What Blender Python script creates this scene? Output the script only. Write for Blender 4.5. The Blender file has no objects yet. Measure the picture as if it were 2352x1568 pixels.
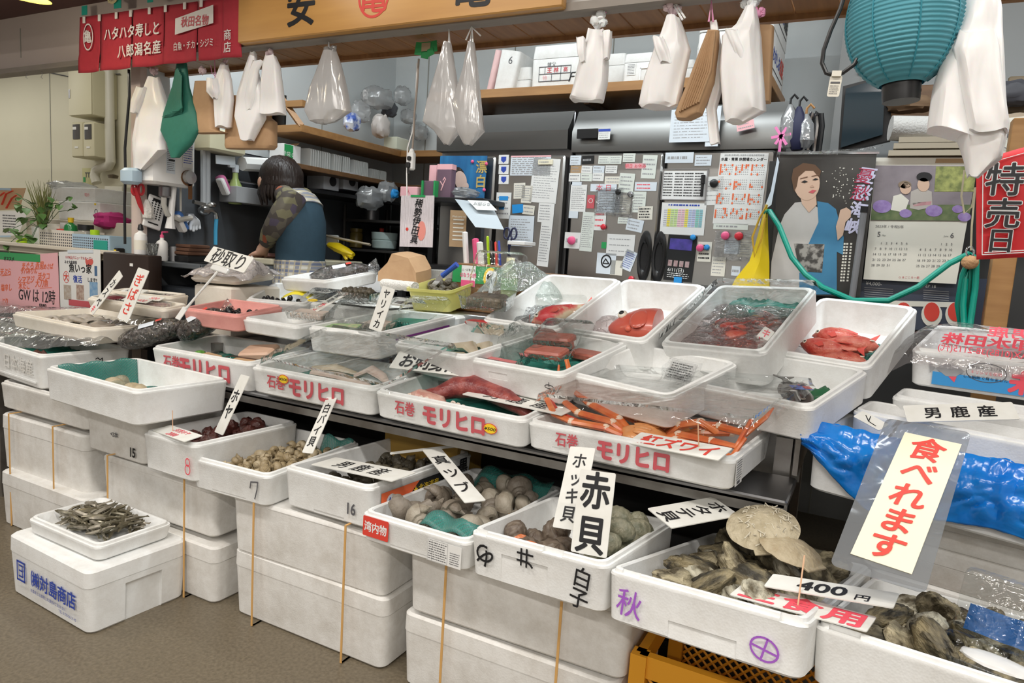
import bpy,bmesh,math,random
import numpy as np
from mathutils import Matrix,Vector,Euler,noise

MT = Matrix.Translation
def RX(a): return Matrix.Rotation(math.radians(a),4,'X')
def RY(a): return Matrix.Rotation(math.radians(a),4,'Y')
def RZ(a): return Matrix.Rotation(math.radians(a),4,'Z')

# ---------------------------------------------------------------- camera, world, lights, exposure
SC = bpy.context.scene
COL = SC.collection
IW,IH,FPX,CZ = 2352,1568,1600.0,1.10
YAW,PITCH,ROLL = [math.radians(a) for a in (27.2,7.1,3.65)]
def cam_axes():
    cy,sy,cp,sp = math.cos(YAW),math.sin(YAW),math.cos(PITCH),math.sin(PITCH)
    f = Vector((-sy*cp,cy*cp,-sp)); r = Vector((cy,sy,0)); u = r.cross(f)
    c,s = math.cos(ROLL),math.sin(ROLL)
    return c*r + s*u,-s*r + c*u,f
CR,CU,CF = cam_axes()
CAM = Vector((0,0,CZ))
cd = bpy.data.cameras.new('camera'); co = bpy.data.objects.new('camera',cd); COL.objects.link(co)
cd.sensor_width = 36.0; cd.lens = 36.0*FPX/IW; cd.clip_start = 0.02; cd.clip_end = 100
mm = Matrix((CR,CU,-CF)).transposed().to_4x4(); mm.translation = CAM
co.matrix_world = mm
SC.camera = co

SC.view_settings.view_transform = 'Standard'
SC.view_settings.look = 'None'
SC.view_settings.gamma = 1.0
SC.view_settings.use_curve_mapping = False
SC.view_settings.exposure = 0.0

wd = bpy.data.worlds.new('world'); SC.world = wd; wd.use_nodes = True
bg = wd.node_tree.nodes['Background']; bg.inputs[0].default_value = (1.0,0.93,0.85,1); bg.inputs[1].default_value = 0.34

def area(name,loc,size,energy,col,rot=(0,0,0)):
    l = bpy.data.lights.new(name,'AREA'); l.shape = 'RECTANGLE'; l.size,l.size_y = size
    l.energy = energy; l.color = col
    o = bpy.data.objects.new(name,l); COL.objects.link(o); o.location = loc; o.rotation_euler = rot
    return o
R = math.radians
# hall fluorescent rows over the aisle with added rear fill (warm white) and the stall's own tubes behind the fascia (cool white)
for x,y,e in ((-3.2,0.35,28),(-1.2,0.35,29),(0.9,0.35,30),(-2.2,-1.6,26),(0.4,-1.6,50),(-.8,-3.4,42),(2.2,-3.0,60)):  # rearmost lamps are added fill for the low front boxes
    area('hall_tube_and_fill_light',(x,y,2.75),(1.25,0.10),e,(1.0,0.95,0.89))
for i,x in enumerate((-2.3,-1.15,0.0,1.15)):
    area('stall_tube_light',(x,2.05,2.64),(0.95,0.07),15,(0.90,0.97,1.0))
for x,y,z in ((-4.6,2.3,2.5),(-6.2,2.5,2.35),(-7.6,2.5,2.3)):  # unseen lamps added for streaks on the clear sheet and a brighter wall
    area('added_neighbour_light',(x,y,z),(1.2,0.10),7,(1.0,0.98,0.90))

# ---------------------------------------------------------------- layout helpers
def ray(px,py):
    return CR*((px - IW/2)/FPX) - CU*((py - IH/2)/FPX) + CF
def at(px,py,x=None,y=None,z=None,plane=None):
    d = ray(px,py)
    if plane is not None:
        p,n = plane
        return CAM + d*((p - CAM).dot(n)/d.dot(n))
    if x is not None: return CAM + d*(x/d.x)
    if y is not None: return CAM + d*(y/d.y)
    return CAM + d*((z - CZ)/d.z)
def mpp(p):                       # metres one photo pixel spans at point p
    return (p - CAM).dot(CF)/FPX
V3 = Vector

# ---------------------------------------------------------------- materials
def mat(name,col,rough=0.5,metal=0.0,noise_amt=0.0,noise_scale=30.0,col2=None,bump=0.0,bump_scale=60.0,
        trans=0.0,emit=None,spec=0.5,sss=0.0,stretch=None,coat=0.0):
    m = bpy.data.materials.new(name); m.use_nodes = True
    nt = m.node_tree; b = nt.nodes['Principled BSDF']
    b.inputs['Base Color'].default_value = (*col,1); b.inputs['Roughness'].default_value = rough
    b.inputs['Metallic'].default_value = metal; b.inputs['Specular IOR Level'].default_value = spec
    if coat: b.inputs['Coat Weight'].default_value = coat; b.inputs['Coat Roughness'].default_value = 0.12
    if sss:
        b.inputs['Subsurface Weight'].default_value = sss; b.inputs['Subsurface Scale'].default_value = 0.01
    if emit: b.inputs['Emission Color'].default_value = (*emit[0],1); b.inputs['Emission Strength'].default_value = emit[1]
    if col2 or bump:
        tc = nt.nodes.new('ShaderNodeTexCoord'); mp = nt.nodes.new('ShaderNodeMapping')
        nt.links.new(tc.outputs['Object'],mp.inputs[0])
        if stretch: mp.inputs['Scale'].default_value = stretch
    if col2:
        n = nt.nodes.new('ShaderNodeTexNoise'); n.inputs['Scale'].default_value = noise_scale; n.inputs['Detail'].default_value = 6
        nt.links.new(mp.outputs[0],n.inputs[0])
        cr = nt.nodes.new('ShaderNodeValToRGB'); e = cr.color_ramp.elements
        e[0].position = 0.5 - noise_amt; e[1].position = 0.5 + noise_amt
        e[0].color = (*col,1); e[1].color = (*col2,1)
        nt.links.new(n.outputs[0],cr.inputs[0]); nt.links.new(cr.outputs[0],b.inputs['Base Color'])
    if bump:
        n2 = nt.nodes.new('ShaderNodeTexNoise'); n2.inputs['Scale'].default_value = bump_scale; n2.inputs['Detail'].default_value = 3
        nt.links.new(mp.outputs[0],n2.inputs[0])
        bp = nt.nodes.new('ShaderNodeBump'); bp.inputs['Strength'].default_value = bump; bp.inputs['Distance'].default_value = 0.01
        nt.links.new(n2.outputs[0],bp.inputs['Height']); nt.links.new(bp.outputs[0],b.inputs['Normal'])
    return m
def film(name,tint=(0.96,0.97,0.97),gloss=0.10,rough=0.08,bump=0.5,bump_scale=14.0,milk=0.0,milk_col=(0.9,0.9,0.9),stretch=None):
    """clear plastic sheet: see-through, with a fresnel sheen and optional milky haze"""
    m = bpy.data.materials.new(name); m.use_nodes = True; nt = m.node_tree; N = nt.nodes
    for n in list(N): N.remove(n)
    out = N.new('ShaderNodeOutputMaterial'); tr = N.new('ShaderNodeBsdfTransparent'); gl = N.new('ShaderNodeBsdfGlossy')
    tr.inputs[0].default_value = (*tint,1); gl.inputs['Roughness'].default_value = rough
    lw = N.new('ShaderNodeLayerWeight'); lw.inputs[0].default_value = 0.28
    ma = N.new('ShaderNodeMath'); ma.operation = 'MULTIPLY_ADD'; ma.inputs[1].default_value = 0.75; ma.inputs[2].default_value = gloss
    mix = N.new('ShaderNodeMixShader'); L = nt.links.new
    if bump:
        tc = N.new('ShaderNodeTexCoord'); mp = N.new('ShaderNodeMapping'); n2 = N.new('ShaderNodeTexNoise'); bp = N.new('ShaderNodeBump')
        if stretch: mp.inputs['Scale'].default_value = stretch
        n2.inputs['Scale'].default_value = bump_scale; n2.inputs['Detail'].default_value = 2; n2.inputs['Distortion'].default_value = 1.2
        bp.inputs['Strength'].default_value = bump; bp.inputs['Distance'].default_value = 0.02
        L(tc.outputs['Object'],mp.inputs[0]); L(mp.outputs[0],n2.inputs[0]); L(n2.outputs[0],bp.inputs['Height'])
        L(bp.outputs[0],gl.inputs['Normal']); L(bp.outputs[0],lw.inputs['Normal'])
    L(lw.outputs['Fresnel'],ma.inputs[0]); L(ma.outputs[0],mix.inputs[0])
    base = tr.outputs[0]
    if milk:
        df = N.new('ShaderNodeBsdfDiffuse'); df.inputs[0].default_value = (*milk_col,1)
        tl = N.new('ShaderNodeBsdfTranslucent'); tl.inputs[0].default_value = (*milk_col,1)
        ad = N.new('ShaderNodeMixShader'); ad.inputs[0].default_value = 0.5; L(df.outputs[0],ad.inputs[1]); L(tl.outputs[0],ad.inputs[2])
        m2 = N.new('ShaderNodeMixShader'); m2.inputs[0].default_value = milk; L(tr.outputs[0],m2.inputs[1]); L(ad.outputs[0],m2.inputs[2])
        base = m2.outputs[0]
    L(base,mix.inputs[1]); L(gl.outputs[0],mix.inputs[2]); L(mix.outputs[0],out.inputs[0])
    return m
def foam_mat(name,col,dirt):
    """expanded polystyrene: faint bead relief, scuffs and grey handling marks"""
    m = mat(name,col,0.55,spec=0.35); nt = m.node_tree; N = nt.nodes; L = nt.links.new; b = N['Principled BSDF']
    tc = N.new('ShaderNodeTexCoord'); vo = N.new('ShaderNodeTexVoronoi'); vo.inputs['Scale'].default_value = 220
    L(tc.outputs['Object'],vo.inputs[0])
    n = N.new('ShaderNodeTexNoise'); n.inputs['Scale'].default_value = 9; n.inputs['Detail'].default_value = 8; n.inputs['Roughness'].default_value = 0.75
    L(tc.outputs['Object'],n.inputs[0])
    cr = N.new('ShaderNodeValToRGB'); e = cr.color_ramp.elements; e[0].position = 0.42; e[1].position = 0.74
    e[0].color = (*col,1); e[1].color = (*dirt,1)
    L(n.outputs[0],cr.inputs[0]); L(cr.outputs[0],b.inputs['Base Color'])
    bp = N.new('ShaderNodeBump'); bp.inputs['Strength'].default_value = 0.12; bp.inputs['Distance'].default_value = 0.002
    L(vo.outputs[0],bp.inputs['Height']); L(bp.outputs[0],b.inputs['Normal'])
    return m
FOAM = foam_mat('foam_white',(0.86,0.87,0.86),(0.72,0.71,0.68))
FOAM_OLD = foam_mat('foam_worn',(0.80,0.79,0.76),(0.60,0.57,0.52))
FOAM_CREAM = foam_mat('foam_cream',(0.84,0.79,0.70),(0.74,0.68,0.58))
FOAM_PINK = foam_mat('foam_pink',(0.84,0.40,0.36),(0.76,0.33,0.30))
FOAM_PALEPINK = foam_mat('foam_palepink',(0.82,0.56,0.56),(0.72,0.50,0.50))
WHITE = mat('white_plastic',(0.85,0.85,0.84),0.35)
CARD = mat('sign_white',(0.86,0.86,0.82),0.4,noise_amt=0.3,noise_scale=25,col2=(0.74,0.73,0.67))
CREAMCARD = mat('sign_cream',(0.85,0.79,0.60),0.55)
INK = mat('ink_black',(0.012,0.012,0.014),0.5)
INKGREY = mat('ink_grey',(0.10,0.10,0.11),0.6)
INKSOFT = mat('ink_faded',(0.36,0.36,0.37),0.7)
RED = mat('ink_red',(0.72,0.06,0.04),0.5)
PINKRED = mat('ink_pinkred',(0.86,0.10,0.14),0.5)
ROSE = mat('print_rose',(0.58,0.10,0.12),0.5)
BLUE = mat('ink_blue',(0.03,0.07,0.42),0.5)
PURPLE = mat('ink_purple',(0.34,0.10,0.52),0.5)
GREENDK = mat('ink_green',(0.02,0.16,0.08),0.5)
ORANGEINK = mat('ink_orange',(0.86,0.16,0.05),0.5)
YELLOW = mat('yellow_print',(0.95,0.66,0.03),0.45)
YELLOWPAPER = mat('yellow_paper',(0.93,0.80,0.05),0.5)
PAPER = mat('paper_white',(0.80,0.80,0.78),0.6)
PAPERGR = mat('paper_greenish',(0.72,0.76,0.70),0.6)
PAPERCR = mat('paper_cream',(0.76,0.73,0.64),0.6)
PAPERBL = mat('paper_bluish',(0.70,0.76,0.82),0.6)
PAPERPK = mat('paper_pink',(0.86,0.47,0.50),0.6)
TAPEGREEN = mat('tape_green',(0.03,0.34,0.10),0.4)
TAPETEAL = mat('tape_teal',(0.02,0.36,0.28),0.4)
STEEL = mat('stainless',(0.52,0.51,0.49),0.30,1.0,bump=0.02,bump_scale=40,stretch=(1,1,8))
STEELDK = mat('stainless_dull',(0.36,0.36,0.37),0.36,1.0)
STEELWORN = mat('stainless_worn',(0.42,0.41,0.39),0.45,0.9,noise_amt=0.2,noise_scale=12,col2=(0.24,0.22,0.20))
CHROME = mat('chrome',(0.75,0.75,0.76),0.12,1.0)
BLACK = mat('black_plastic',(0.012,0.012,0.013),0.35)
BLACKM = mat('black_matte',(0.012,0.012,0.012),0.8)
DARKBROWN = mat('dark_board',(0.028,0.016,0.012),0.4)
RUBBERGREY = mat('rubber_grey',(0.03,0.03,0.035),0.6)
WOOD = mat('wood_board',(0.40,0.21,0.075),0.45,noise_amt=0.22,noise_scale=5,col2=(0.30,0.145,0.05),stretch=(1,6,9))
WOODDK = mat('wood_dark',(0.17,0.085,0.035),0.5,noise_amt=0.25,noise_scale=5,col2=(0.10,0.05,0.02),stretch=(1,8,8))
WOODSIGN = mat('wood_sign',(0.66,0.36,0.11),0.35,noise_amt=0.25,noise_scale=3.2,col2=(0.53,0.27,0.08),stretch=(0.7,5,7))
WOODSOFFIT = mat('wood_soffit',(0.34,0.165,0.06),0.5,noise_amt=0.25,noise_scale=5,col2=(0.22,0.10,0.035),stretch=(9,1,1))
SIDING = mat('wood_siding',(0.22,0.165,0.10),0.6,noise_amt=0.3,noise_scale=6,col2=(0.12,0.085,0.05),stretch=(1,1,9))
KRAFT = mat('kraft_paper',(0.52,0.33,0.18),0.7,noise_amt=0.3,noise_scale=30,col2=(0.46,0.28,0.15),bump=0.1,bump_scale=25)
CARDBOARD = mat('cardboard',(0.44,0.29,0.16),0.75)
GREENPAPER = mat('green_paper',(0.03,0.20,0.145),0.6,noise_amt=0.3,noise_scale=60,col2=(0.025,0.17,0.12))
BAGWHITE = mat('bag_white',(0.90,0.89,0.89),0.36,noise_amt=0.3,noise_scale=9,col2=(0.93,0.91,0.90),bump=0.9,bump_scale=9,stretch=(1.6,1.6,.45),sss=0.15)
BAGFROST = film('bag_frosted',(0.95,0.95,0.95),0.12,0.18,0.45,12,milk=0.68,milk_col=(0.95,0.93,0.92),stretch=(1.5,1.5,.4))
BAGPINK = mat('bag_knot',(0.80,0.64,0.68),0.45,bump=0.5,bump_scale=60)
PINKCORD = mat('pink_cord',(0.72,0.30,0.48),0.5)
CLEAR = film('clear_film',(0.965,0.975,0.975),0.05,0.05,0.9,11)
CLEARLID = film('clear_lid',(0.965,0.975,0.975),0.04,0.05,0.7,10)
CLEARPACK = film('clear_pack',(0.94,0.96,0.955),0.08,0.08,0.5,30)
CRINKLE = film('crinkled_film',(0.95,0.96,0.965),0.07,0.09,1.0,45,milk=0.07)
POUCH = film('pouch_film',(0.95,0.95,0.95),0.10,0.16,0.6,12,milk=0.5,milk_col=(0.82,0.84,0.85))
def net_mat(name,col,scale=70):
    m = film(name,(0.96,0.98,0.98),0.02,0.4,0,milk=0.5,milk_col=col); nt = m.node_tree; N = nt.nodes; L = nt.links.new
    tc = N.new('ShaderNodeTexCoord'); prev = None
    for rot in ((0.5,0.3,0.8),(-0.5,0.2,-0.8)):
        mp = N.new('ShaderNodeMapping'); mp.inputs['Rotation'].default_value = rot; w = N.new('ShaderNodeTexWave'); w.inputs['Scale'].default_value = scale
        L(tc.outputs['Object'],mp.inputs[0]); L(mp.outputs[0],w.inputs[0]); g = N.new('ShaderNodeMath'); g.operation = 'POWER'; g.inputs[1].default_value = 3; L(w.outputs[1],g.inputs[0])
        if prev: x = N.new('ShaderNodeMath'); x.operation = 'MAXIMUM'; L(prev.outputs[0],x.inputs[0]); L(g.outputs[0],x.inputs[1]); prev = x
        else: prev = g
    z = N.new('ShaderNodeMath'); z.operation = 'MULTIPLY_ADD'; z.inputs[1].default_value = 0.6; z.inputs[2].default_value = 0.22; L(prev.outputs[0],z.inputs[0])
    for n in N:
        if n.type == 'MIX_SHADER' and abs(n.inputs[0].default_value - 0.5) < 1e-6 and not n.inputs[0].is_linked and n.inputs[1].is_linked and n.inputs[1].links[0].from_node.type == 'BSDF_TRANSPARENT': L(z.outputs[0],n.inputs[0])
    return m
TEALNET = net_mat('net_teal',(0.06,0.40,0.34)); DARKNET = net_mat('net_dark_teal',(0.0,0.16,0.12))
TEALSHEET = mat('teal_sheet',(0.02,0.17,0.13),0.4,bump=0.3,bump_scale=20)
TEALPLASTIC = mat('teal_sheet_light',(0.05,0.30,0.24),0.35,bump=0.4,bump_scale=25)
BLUEBAG = mat('blue_bag',(0.005,0.14,0.62),0.22,noise_amt=0.25,noise_scale=7,col2=(0.01,0.26,0.74),bump=0.45,bump_scale=22,coat=0.4)
HOSE = mat('hose_green',(0.0,0.28,0.20),0.35)
YELLOWRUB = mat('yellow_rubber',(0.80,0.58,0.01),0.4,bump=0.15,bump_scale=20)
YELLOWTUB = film('tub_yellow',(0.92,0.88,0.35),0.04,0.25,0,milk=0.88,milk_col=(0.92,0.88,0.36))
REDCLOTH = mat('red_cloth',(0.50,0.036,0.055),0.85,noise_amt=0.3,noise_scale=40,col2=(0.43,0.03,0.048))
REDBANNER = mat('red_banner',(0.60,0.02,0.025),0.6)
CREAMWALL = mat('wall_cream',(0.71,0.68,0.53),0.6,noise_amt=0.3,noise_scale=2.5,col2=(0.66,0.63,0.49))
CREAMBOX = mat('cream_metal',(0.64,0.60,0.42),0.45)
CREAMPIPE = mat('cream_pipe',(0.72,0.70,0.60),0.35)
PANELWALL = mat('wall_panel',(0.62,0.66,0.67),0.5,noise_amt=0.3,noise_scale=2,col2=(0.57,0.61,0.62))
GREYWALL = mat('wall_grey',(0.30,0.31,0.31),0.55)
SINKWALL = mat('wall_steelgrey',(0.085,0.092,0.10),0.45,noise_amt=0.3,noise_scale=3,col2=(0.060,0.065,0.072))
FASCIA = mat('fascia_board',(0.58,0.50,0.45),0.6,noise_amt=0.25,noise_scale=2,col2=(0.52,0.44,0.40))
FASCIAWHITE = mat('fascia_white',(0.70,0.68,0.64),0.55)
LIP = mat('fascia_lip',(0.33,0.29,0.25),0.6,noise_amt=0.3,noise_scale=8,col2=(0.25,0.22,0.19),stretch=(1,4,4))
CEIL = mat('ceiling_maroon',(0.075,0.02,0.016),0.5)
CEILWHITE = mat('ceiling_white',(0.34,0.34,0.33),0.8)
FLOORM = mat('floor_sheet',(0.185,0.152,0.103),0.42,noise_amt=0.18,noise_scale=110,col2=(0.118,0.095,0.063),bump=0.06,bump_scale=150)
LANTERN = mat('lantern_paper',(0.07,0.30,0.37),0.6,noise_amt=0.3,noise_scale=5,col2=(0.09,0.33,0.40))
SKIN = mat('skin',(0.62,0.36,0.25),0.5,sss=0.1)
HAIR = mat('hair_dark',(0.022,0.013,0.010),0.42,bump=0.5,bump_scale=90,stretch=(1,1,0.15))
VEST = mat('vest_blue',(0.024,0.058,0.085),0.85,noise_amt=0.3,noise_scale=50,col2=(0.019,0.048,0.072),bump=.35,bump_scale=14)
LEAF = mat('leaf_green',(0.07,0.19,0.045),0.45,noise_amt=0.25,noise_scale=18,col2=(0.16,0.28,0.09))
LEAFDK = mat('leaf_dark',(0.05,0.12,0.04),0.5)
MAGENTA = mat('magenta_cloth',(0.42,0.02,0.15),0.75)
LIME = mat('lime_plastic',(0.50,0.78,0.02),0.35)
GREENPL = mat('green_bottle',(0.02,0.22,0.06),0.2)
BASKETBL = mat('basket_blue',(0.42,0.58,0.72),0.4)
BASKETWH = mat('basket_cream',(0.80,0.74,0.66),0.4)
CRATE = mat('crate_orange',(0.72,0.32,0.02),0.4)
TWINE = mat('rubber_strap',(0.66,0.38,0.13),0.5)
STICK = mat('skewer',(0.72,0.45,0.28),0.6)
MUSSELBAG = mat('dark_shells_bag',(0.02,0.017,0.015),0.4,noise_amt=0.12,noise_scale=55,col2=(0.13,0.105,0.085),bump=0.9,bump_scale=60)
ICE = film('ice_bag',(0.96,0.95,0.96),0.10,0.14,0.8,40,milk=0.6,milk_col=(0.93,0.88,0.87))
KNIFEBLUE = mat('knife_handle',(0.03,0.09,0.42),0.35)
# ---------------------------------------------------------------- mesh building
class MB:
    def __init__(s): s.v,s.f,s.m = [],[],[]
    def add(s,vs,fs,m=0,T=None):
        b = len(s.v)
        if T is not None: vs = [T @ V3(p) for p in vs]
        s.v += [tuple(p) for p in vs]; s.f += [tuple(b + i for i in f) for f in fs]; s.m += [m]*len(fs)
        return s
    def box(s,c,size,m=0,rot=None,bev=0.0):
        x,y,z = [k/2 for k in size]
        T = MT(V3(c)) @ (Euler(rot).to_matrix().to_4x4() if rot else Matrix())
        if bev > 0:
            b = min(bev,x*0.45,y*0.45,z*0.45)
            loops = [rrect(-x + b,-y + b,x - b,y - b,b,-z,2),rrect(-x,-y,x,y,b*1.6,-z + b,2),
                     rrect(-x,-y,x,y,b*1.6,z - b,2),rrect(-x + b,-y + b,x - b,y - b,b,z,2)]
            return s.loft(loops,m,T=T)
        vs = [(i*x,j*y,k*z) for k in (-1,1) for j in (-1,1) for i in (-1,1)]
        fs = [(0,2,3,1),(4,5,7,6),(0,1,5,4),(2,6,7,3),(0,4,6,2),(1,3,7,5)]
        return s.add(vs,fs,m,T)
    def loft(s,loops,m=0,cap0=True,cap1=True,T=None,closed=True):
        n = len(loops[0]); vs = [p for l in loops for p in l]; fs = []
        for i in range(len(loops) - 1):
            for j in range(n if closed else n - 1):
                a,b = i*n + j,i*n + (j + 1) % n
                fs.append((a,b,b + n,a + n))
        if cap0 and closed: fs.append(tuple(range(n - 1,-1,-1)))
        if cap1 and closed: fs.append(tuple((len(loops) - 1)*n + j for j in range(n)))
        return s.add(vs,fs,m,T)
    def tube(s,pts,r,n=8,m=0,cap=True,T=None,flat=1.0):
        pts = [V3(p) for p in pts]; k = len(pts); rs = r if isinstance(r,(list,tuple)) else [r]*k
        loops = []; up = None
        for i,p in enumerate(pts):
            t = (pts[min(i + 1,k - 1)] - pts[max(i - 1,0)])
            t = t.normalized() if t.length > 1e-9 else V3((0,0,1))
            if up is None:
                up = V3((0,0,1)) if abs(t.z) < 0.9 else V3((1,0,0))
            a = t.cross(up)
            a = a.normalized() if a.length > 1e-6 else t.orthogonal().normalized()
            b = a.cross(t).normalized(); up = b
            loops.append([p + (a*math.cos(q)*rs[i] + b*math.sin(q)*rs[i]*flat) for q in [2*math.pi*j/n for j in range(n)]])
        return s.loft(loops,m,cap,cap,T)
    def lathe(s,prof,n=16,m=0,T=None,cap0=True,cap1=True):
        loops = [[(r*math.cos(q),r*math.sin(q),z) for q in [2*math.pi*j/n for j in range(n)]] for r,z in prof]
        return s.loft(loops,m,cap0,cap1,T)
    def cyl(s,c,r,h,n=16,m=0,rot=None):
        T = MT(V3(c)) @ (Euler(rot).to_matrix().to_4x4() if rot else Matrix())
        return s.lathe([(r,-h/2),(r,h/2)],n,m,T)
    def grid(s,fn,nu,nv,m=0,T=None,wrap=False):
        vs = [fn(i/nu,j/nv) for j in range(nv + 1) for i in range(nu + 1)]
        fs = [(j*(nu + 1) + i,j*(nu + 1) + i + 1,(j + 1)*(nu + 1) + i + 1,(j + 1)*(nu + 1) + i) for j in range(nv) for i in range(nu)]
        return s.add(vs,fs,m,T)
    def ell(s,c,r,nu=16,nv=10,m=0,rot=None,fn=None):
        T = MT(V3(c)) @ (Euler(rot).to_matrix().to_4x4() if rot else Matrix())
        loops = []
        for j in range(1,nv):
            ph = -math.pi/2 + math.pi*j/nv; l = []
            for i in range(nu):
                th = 2*math.pi*i/nu
                d = V3((math.cos(ph)*math.cos(th),math.cos(ph)*math.sin(th),math.sin(ph)))
                k = fn(d,th,ph) if fn else 1.0
                l.append((d.x*r[0]*k,d.y*r[1]*k,d.z*r[2]*k))
            loops.append(l)
        b = len(s.v); s.loft(loops,m,False,False,T)
        k0 = fn(V3((0,0,-1)),0,-math.pi/2) if fn else 1; k1 = fn(V3((0,0,1)),0,math.pi/2) if fn else 1
        e = len(s.v); s.v += [tuple(T @ V3((0,0,-r[2]*k0))),tuple(T @ V3((0,0,r[2]*k1)))]
        for i in range(nu):
            s.f.append((e,b + (i + 1) % nu,b + i)); s.m.append(m)
            o = b + (nv - 2)*nu; s.f.append((e + 1,o + i,o + (i + 1) % nu)); s.m.append(m)
        return s
    def poly(s,pts,th,nrm,m=0):
        """flat plate with outline pts (world/local points) and thickness th along nrm"""
        n = V3(nrm).normalized()*th; k = len(pts)
        vs = [V3(p) for p in pts] + [V3(p) + n for p in pts]
        fs = [tuple(range(k)),tuple(range(2*k - 1,k - 1,-1))] + [(i,i + k,(i + 1) % k + k,(i + 1) % k) for i in range(k)]
        return s.add(vs,fs,m)
def rrect(x0,y0,x1,y1,r,z,n=4):
    r = max(1e-4,min(r,(x1 - x0)/2.01,(y1 - y0)/2.01)); o = []
    for cx,cy,a0 in ((x1 - r,y1 - r,0),(x0 + r,y1 - r,90),(x0 + r,y0 + r,180),(x1 - r,y0 + r,270)):
        for i in range(n + 1):
            a = R(a0 + 90*i/n); o.append((cx + r*math.cos(a),cy + r*math.sin(a),z))
    return o
def sub(parent_matrix,local): return parent_matrix @ local
def obj(name,mb,mats,parent=None,M=None,sharp=35,recalc=True):
    me = bpy.data.meshes.new(name)
    me.from_pydata(mb.v,[],mb.f)
    if not isinstance(mats,(list,tuple)): mats = [mats]
    for m in mats: me.materials.append(m)
    me.polygons.foreach_set('material_index',mb.m)
    if recalc:
        bm = bmesh.new(); bm.from_mesh(me); bmesh.ops.recalc_face_normals(bm,faces=bm.faces); bm.to_mesh(me); bm.free()
    me.polygons.foreach_set('use_smooth',[True]*len(me.polygons))
    me.set_sharp_from_angle(angle=R(sharp)); me.update()
    o = bpy.data.objects.new(name,me); COL.objects.link(o)
    if parent is not None: o.parent = parent
    if M is not None: o.matrix_local = M
    return o
def tag(o,label,cat,group=None,kind=None):
    o['label'] = label; o['category'] = cat
    if group: o['group'] = group
    if kind: o['kind'] = kind
    return o
def struct(o):
    o['kind'] = 'structure'; return o
def empty(name,M):
    o = bpy.data.objects.new(name,None); COL.objects.link(o); o.empty_display_size = 0.02; o.matrix_world = M; return o
def copy_tree(o,M,parent=None):
    c = o.copy(); COL.objects.link(c); c.parent = parent
    c.matrix_local = M
    for ch in o.children: copy_tree(ch,ch.matrix_local.copy(),c)
    return c
def pose(p):
    return MT(V3(p[:3])) @ RZ(p[3]) @ Matrix.Rotation(R(p[8] if len(p) > 8 else 0),4,'Y') @ RX(p[4])
def rectM(r):      # x, y, z, euler deg x y z
    return MT(V3(r[:3])) @ Euler([R(a) for a in r[3:6]]).to_matrix().to_4x4()
def TR(x,y,z,rx=0,ry=0,rz=0): return MT((x,y,z)) @ Euler((R(rx),R(ry),R(rz))).to_matrix().to_4x4()
def frame(o,ex,ez):
    """matrix with local x along ex, local z along ez (y = ez x ex)"""
    ex = V3(ex).normalized(); ez = (V3(ez) - ex*V3(ez).dot(ex)).normalized(); ey = ez.cross(ex)
    m = Matrix((ex,ey,ez)).transposed().to_4x4(); m.translation = V3(o); return m

# lettering: glyph outlines become real flat meshes; queued and converted in one go at the end
TEXTQ = []
def text(parent,s,m,size,M,sx=1.0,bold=0.0,shear=0.0,mirror=False,vertical=False,gap=1.08,name='lettering',center=True,tracking=1.0):
    me = bpy.data.meshes.new(name); me.materials.append(m)
    o = bpy.data.objects.new(name,me); COL.objects.link(o); o.parent = parent; o.matrix_local = M
    TEXTQ.append((o,s,size,sx,bold,shear,mirror,vertical,gap,center,tracking)); return o
def flush_text():
    fonts = []; cache = {}
    for o,s,size,sx,bold,shear,mirror,vertical,gap,center,tracking in TEXTQ:
        for ch in (list(s) if vertical else [s]):
            if (ch,shear,tracking) not in cache and ch.strip():
                t = bpy.data.curves.new('t','FONT'); t.body = ch; t.size = 1.0; t.shear = shear; t.resolution_u = 3; t.space_character = tracking
                q = bpy.data.objects.new('t',t); COL.objects.link(q); cache[(ch,shear,tracking)] = q; fonts.append((q,t))
    dg = bpy.context.evaluated_depsgraph_get(); geo = {}
    for k,q in cache.items():
        me = bpy.data.meshes.new_from_object(q.evaluated_get(dg))
        v = np.array([x.co[:] for x in me.vertices]).reshape(-1,3); f = [tuple(p.vertices) for p in me.polygons]; geo[k] = (v,f); bpy.data.meshes.remove(me)
    for q,t in fonts: bpy.data.objects.remove(q); bpy.data.curves.remove(t)
    for o,s,size,sx,bold,shear,mirror,vertical,gap,center,tracking in TEXTQ:
        vs,fs = [],[]
        def put(v,f,dx,dy):
            sh = [(0,0)] if not bold else [(bold*a,bold*b) for a,b in ((-1,0),(1,0),(0,-1),(0,1),(.7,.7),(-.7,-.7),(.7,-.7),(-.7,.7))]
            for a,b in sh:
                base = sum(len(x) for x in vs); w = v.copy(); w[:,2] += len(vs)*3e-5; w[:,0] = w[:,0]*size*sx + dx + a*size; w[:,1] = w[:,1]*size + dy + b*size
                if mirror: w[:,0] *= -1
                vs.append(w); fs.extend(tuple(base + i for i in t) for t in f)
        if vertical:
            n = len(s)
            for i,ch in enumerate(s):
                if not ch.strip(): continue
                v,f = geo[(ch,shear,tracking)]
                if not len(v): continue
                cx = (v[:,0].min() + v[:,0].max())/2*size*sx
                put(v,f,-cx,((n - 1)/2 - i)*size*gap - 0.37*size)
        elif s.strip():
            v,f = geo[(s,shear,tracking)]
            if len(v):
                cx = (v[:,0].min() + v[:,0].max())/2*size*sx if center else 0
                put(v,f,-cx,-0.37*size if center else 0)
        if vs: o.data.from_pydata(np.concatenate(vs).tolist(),[],fs)
        o.data.update()
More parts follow.
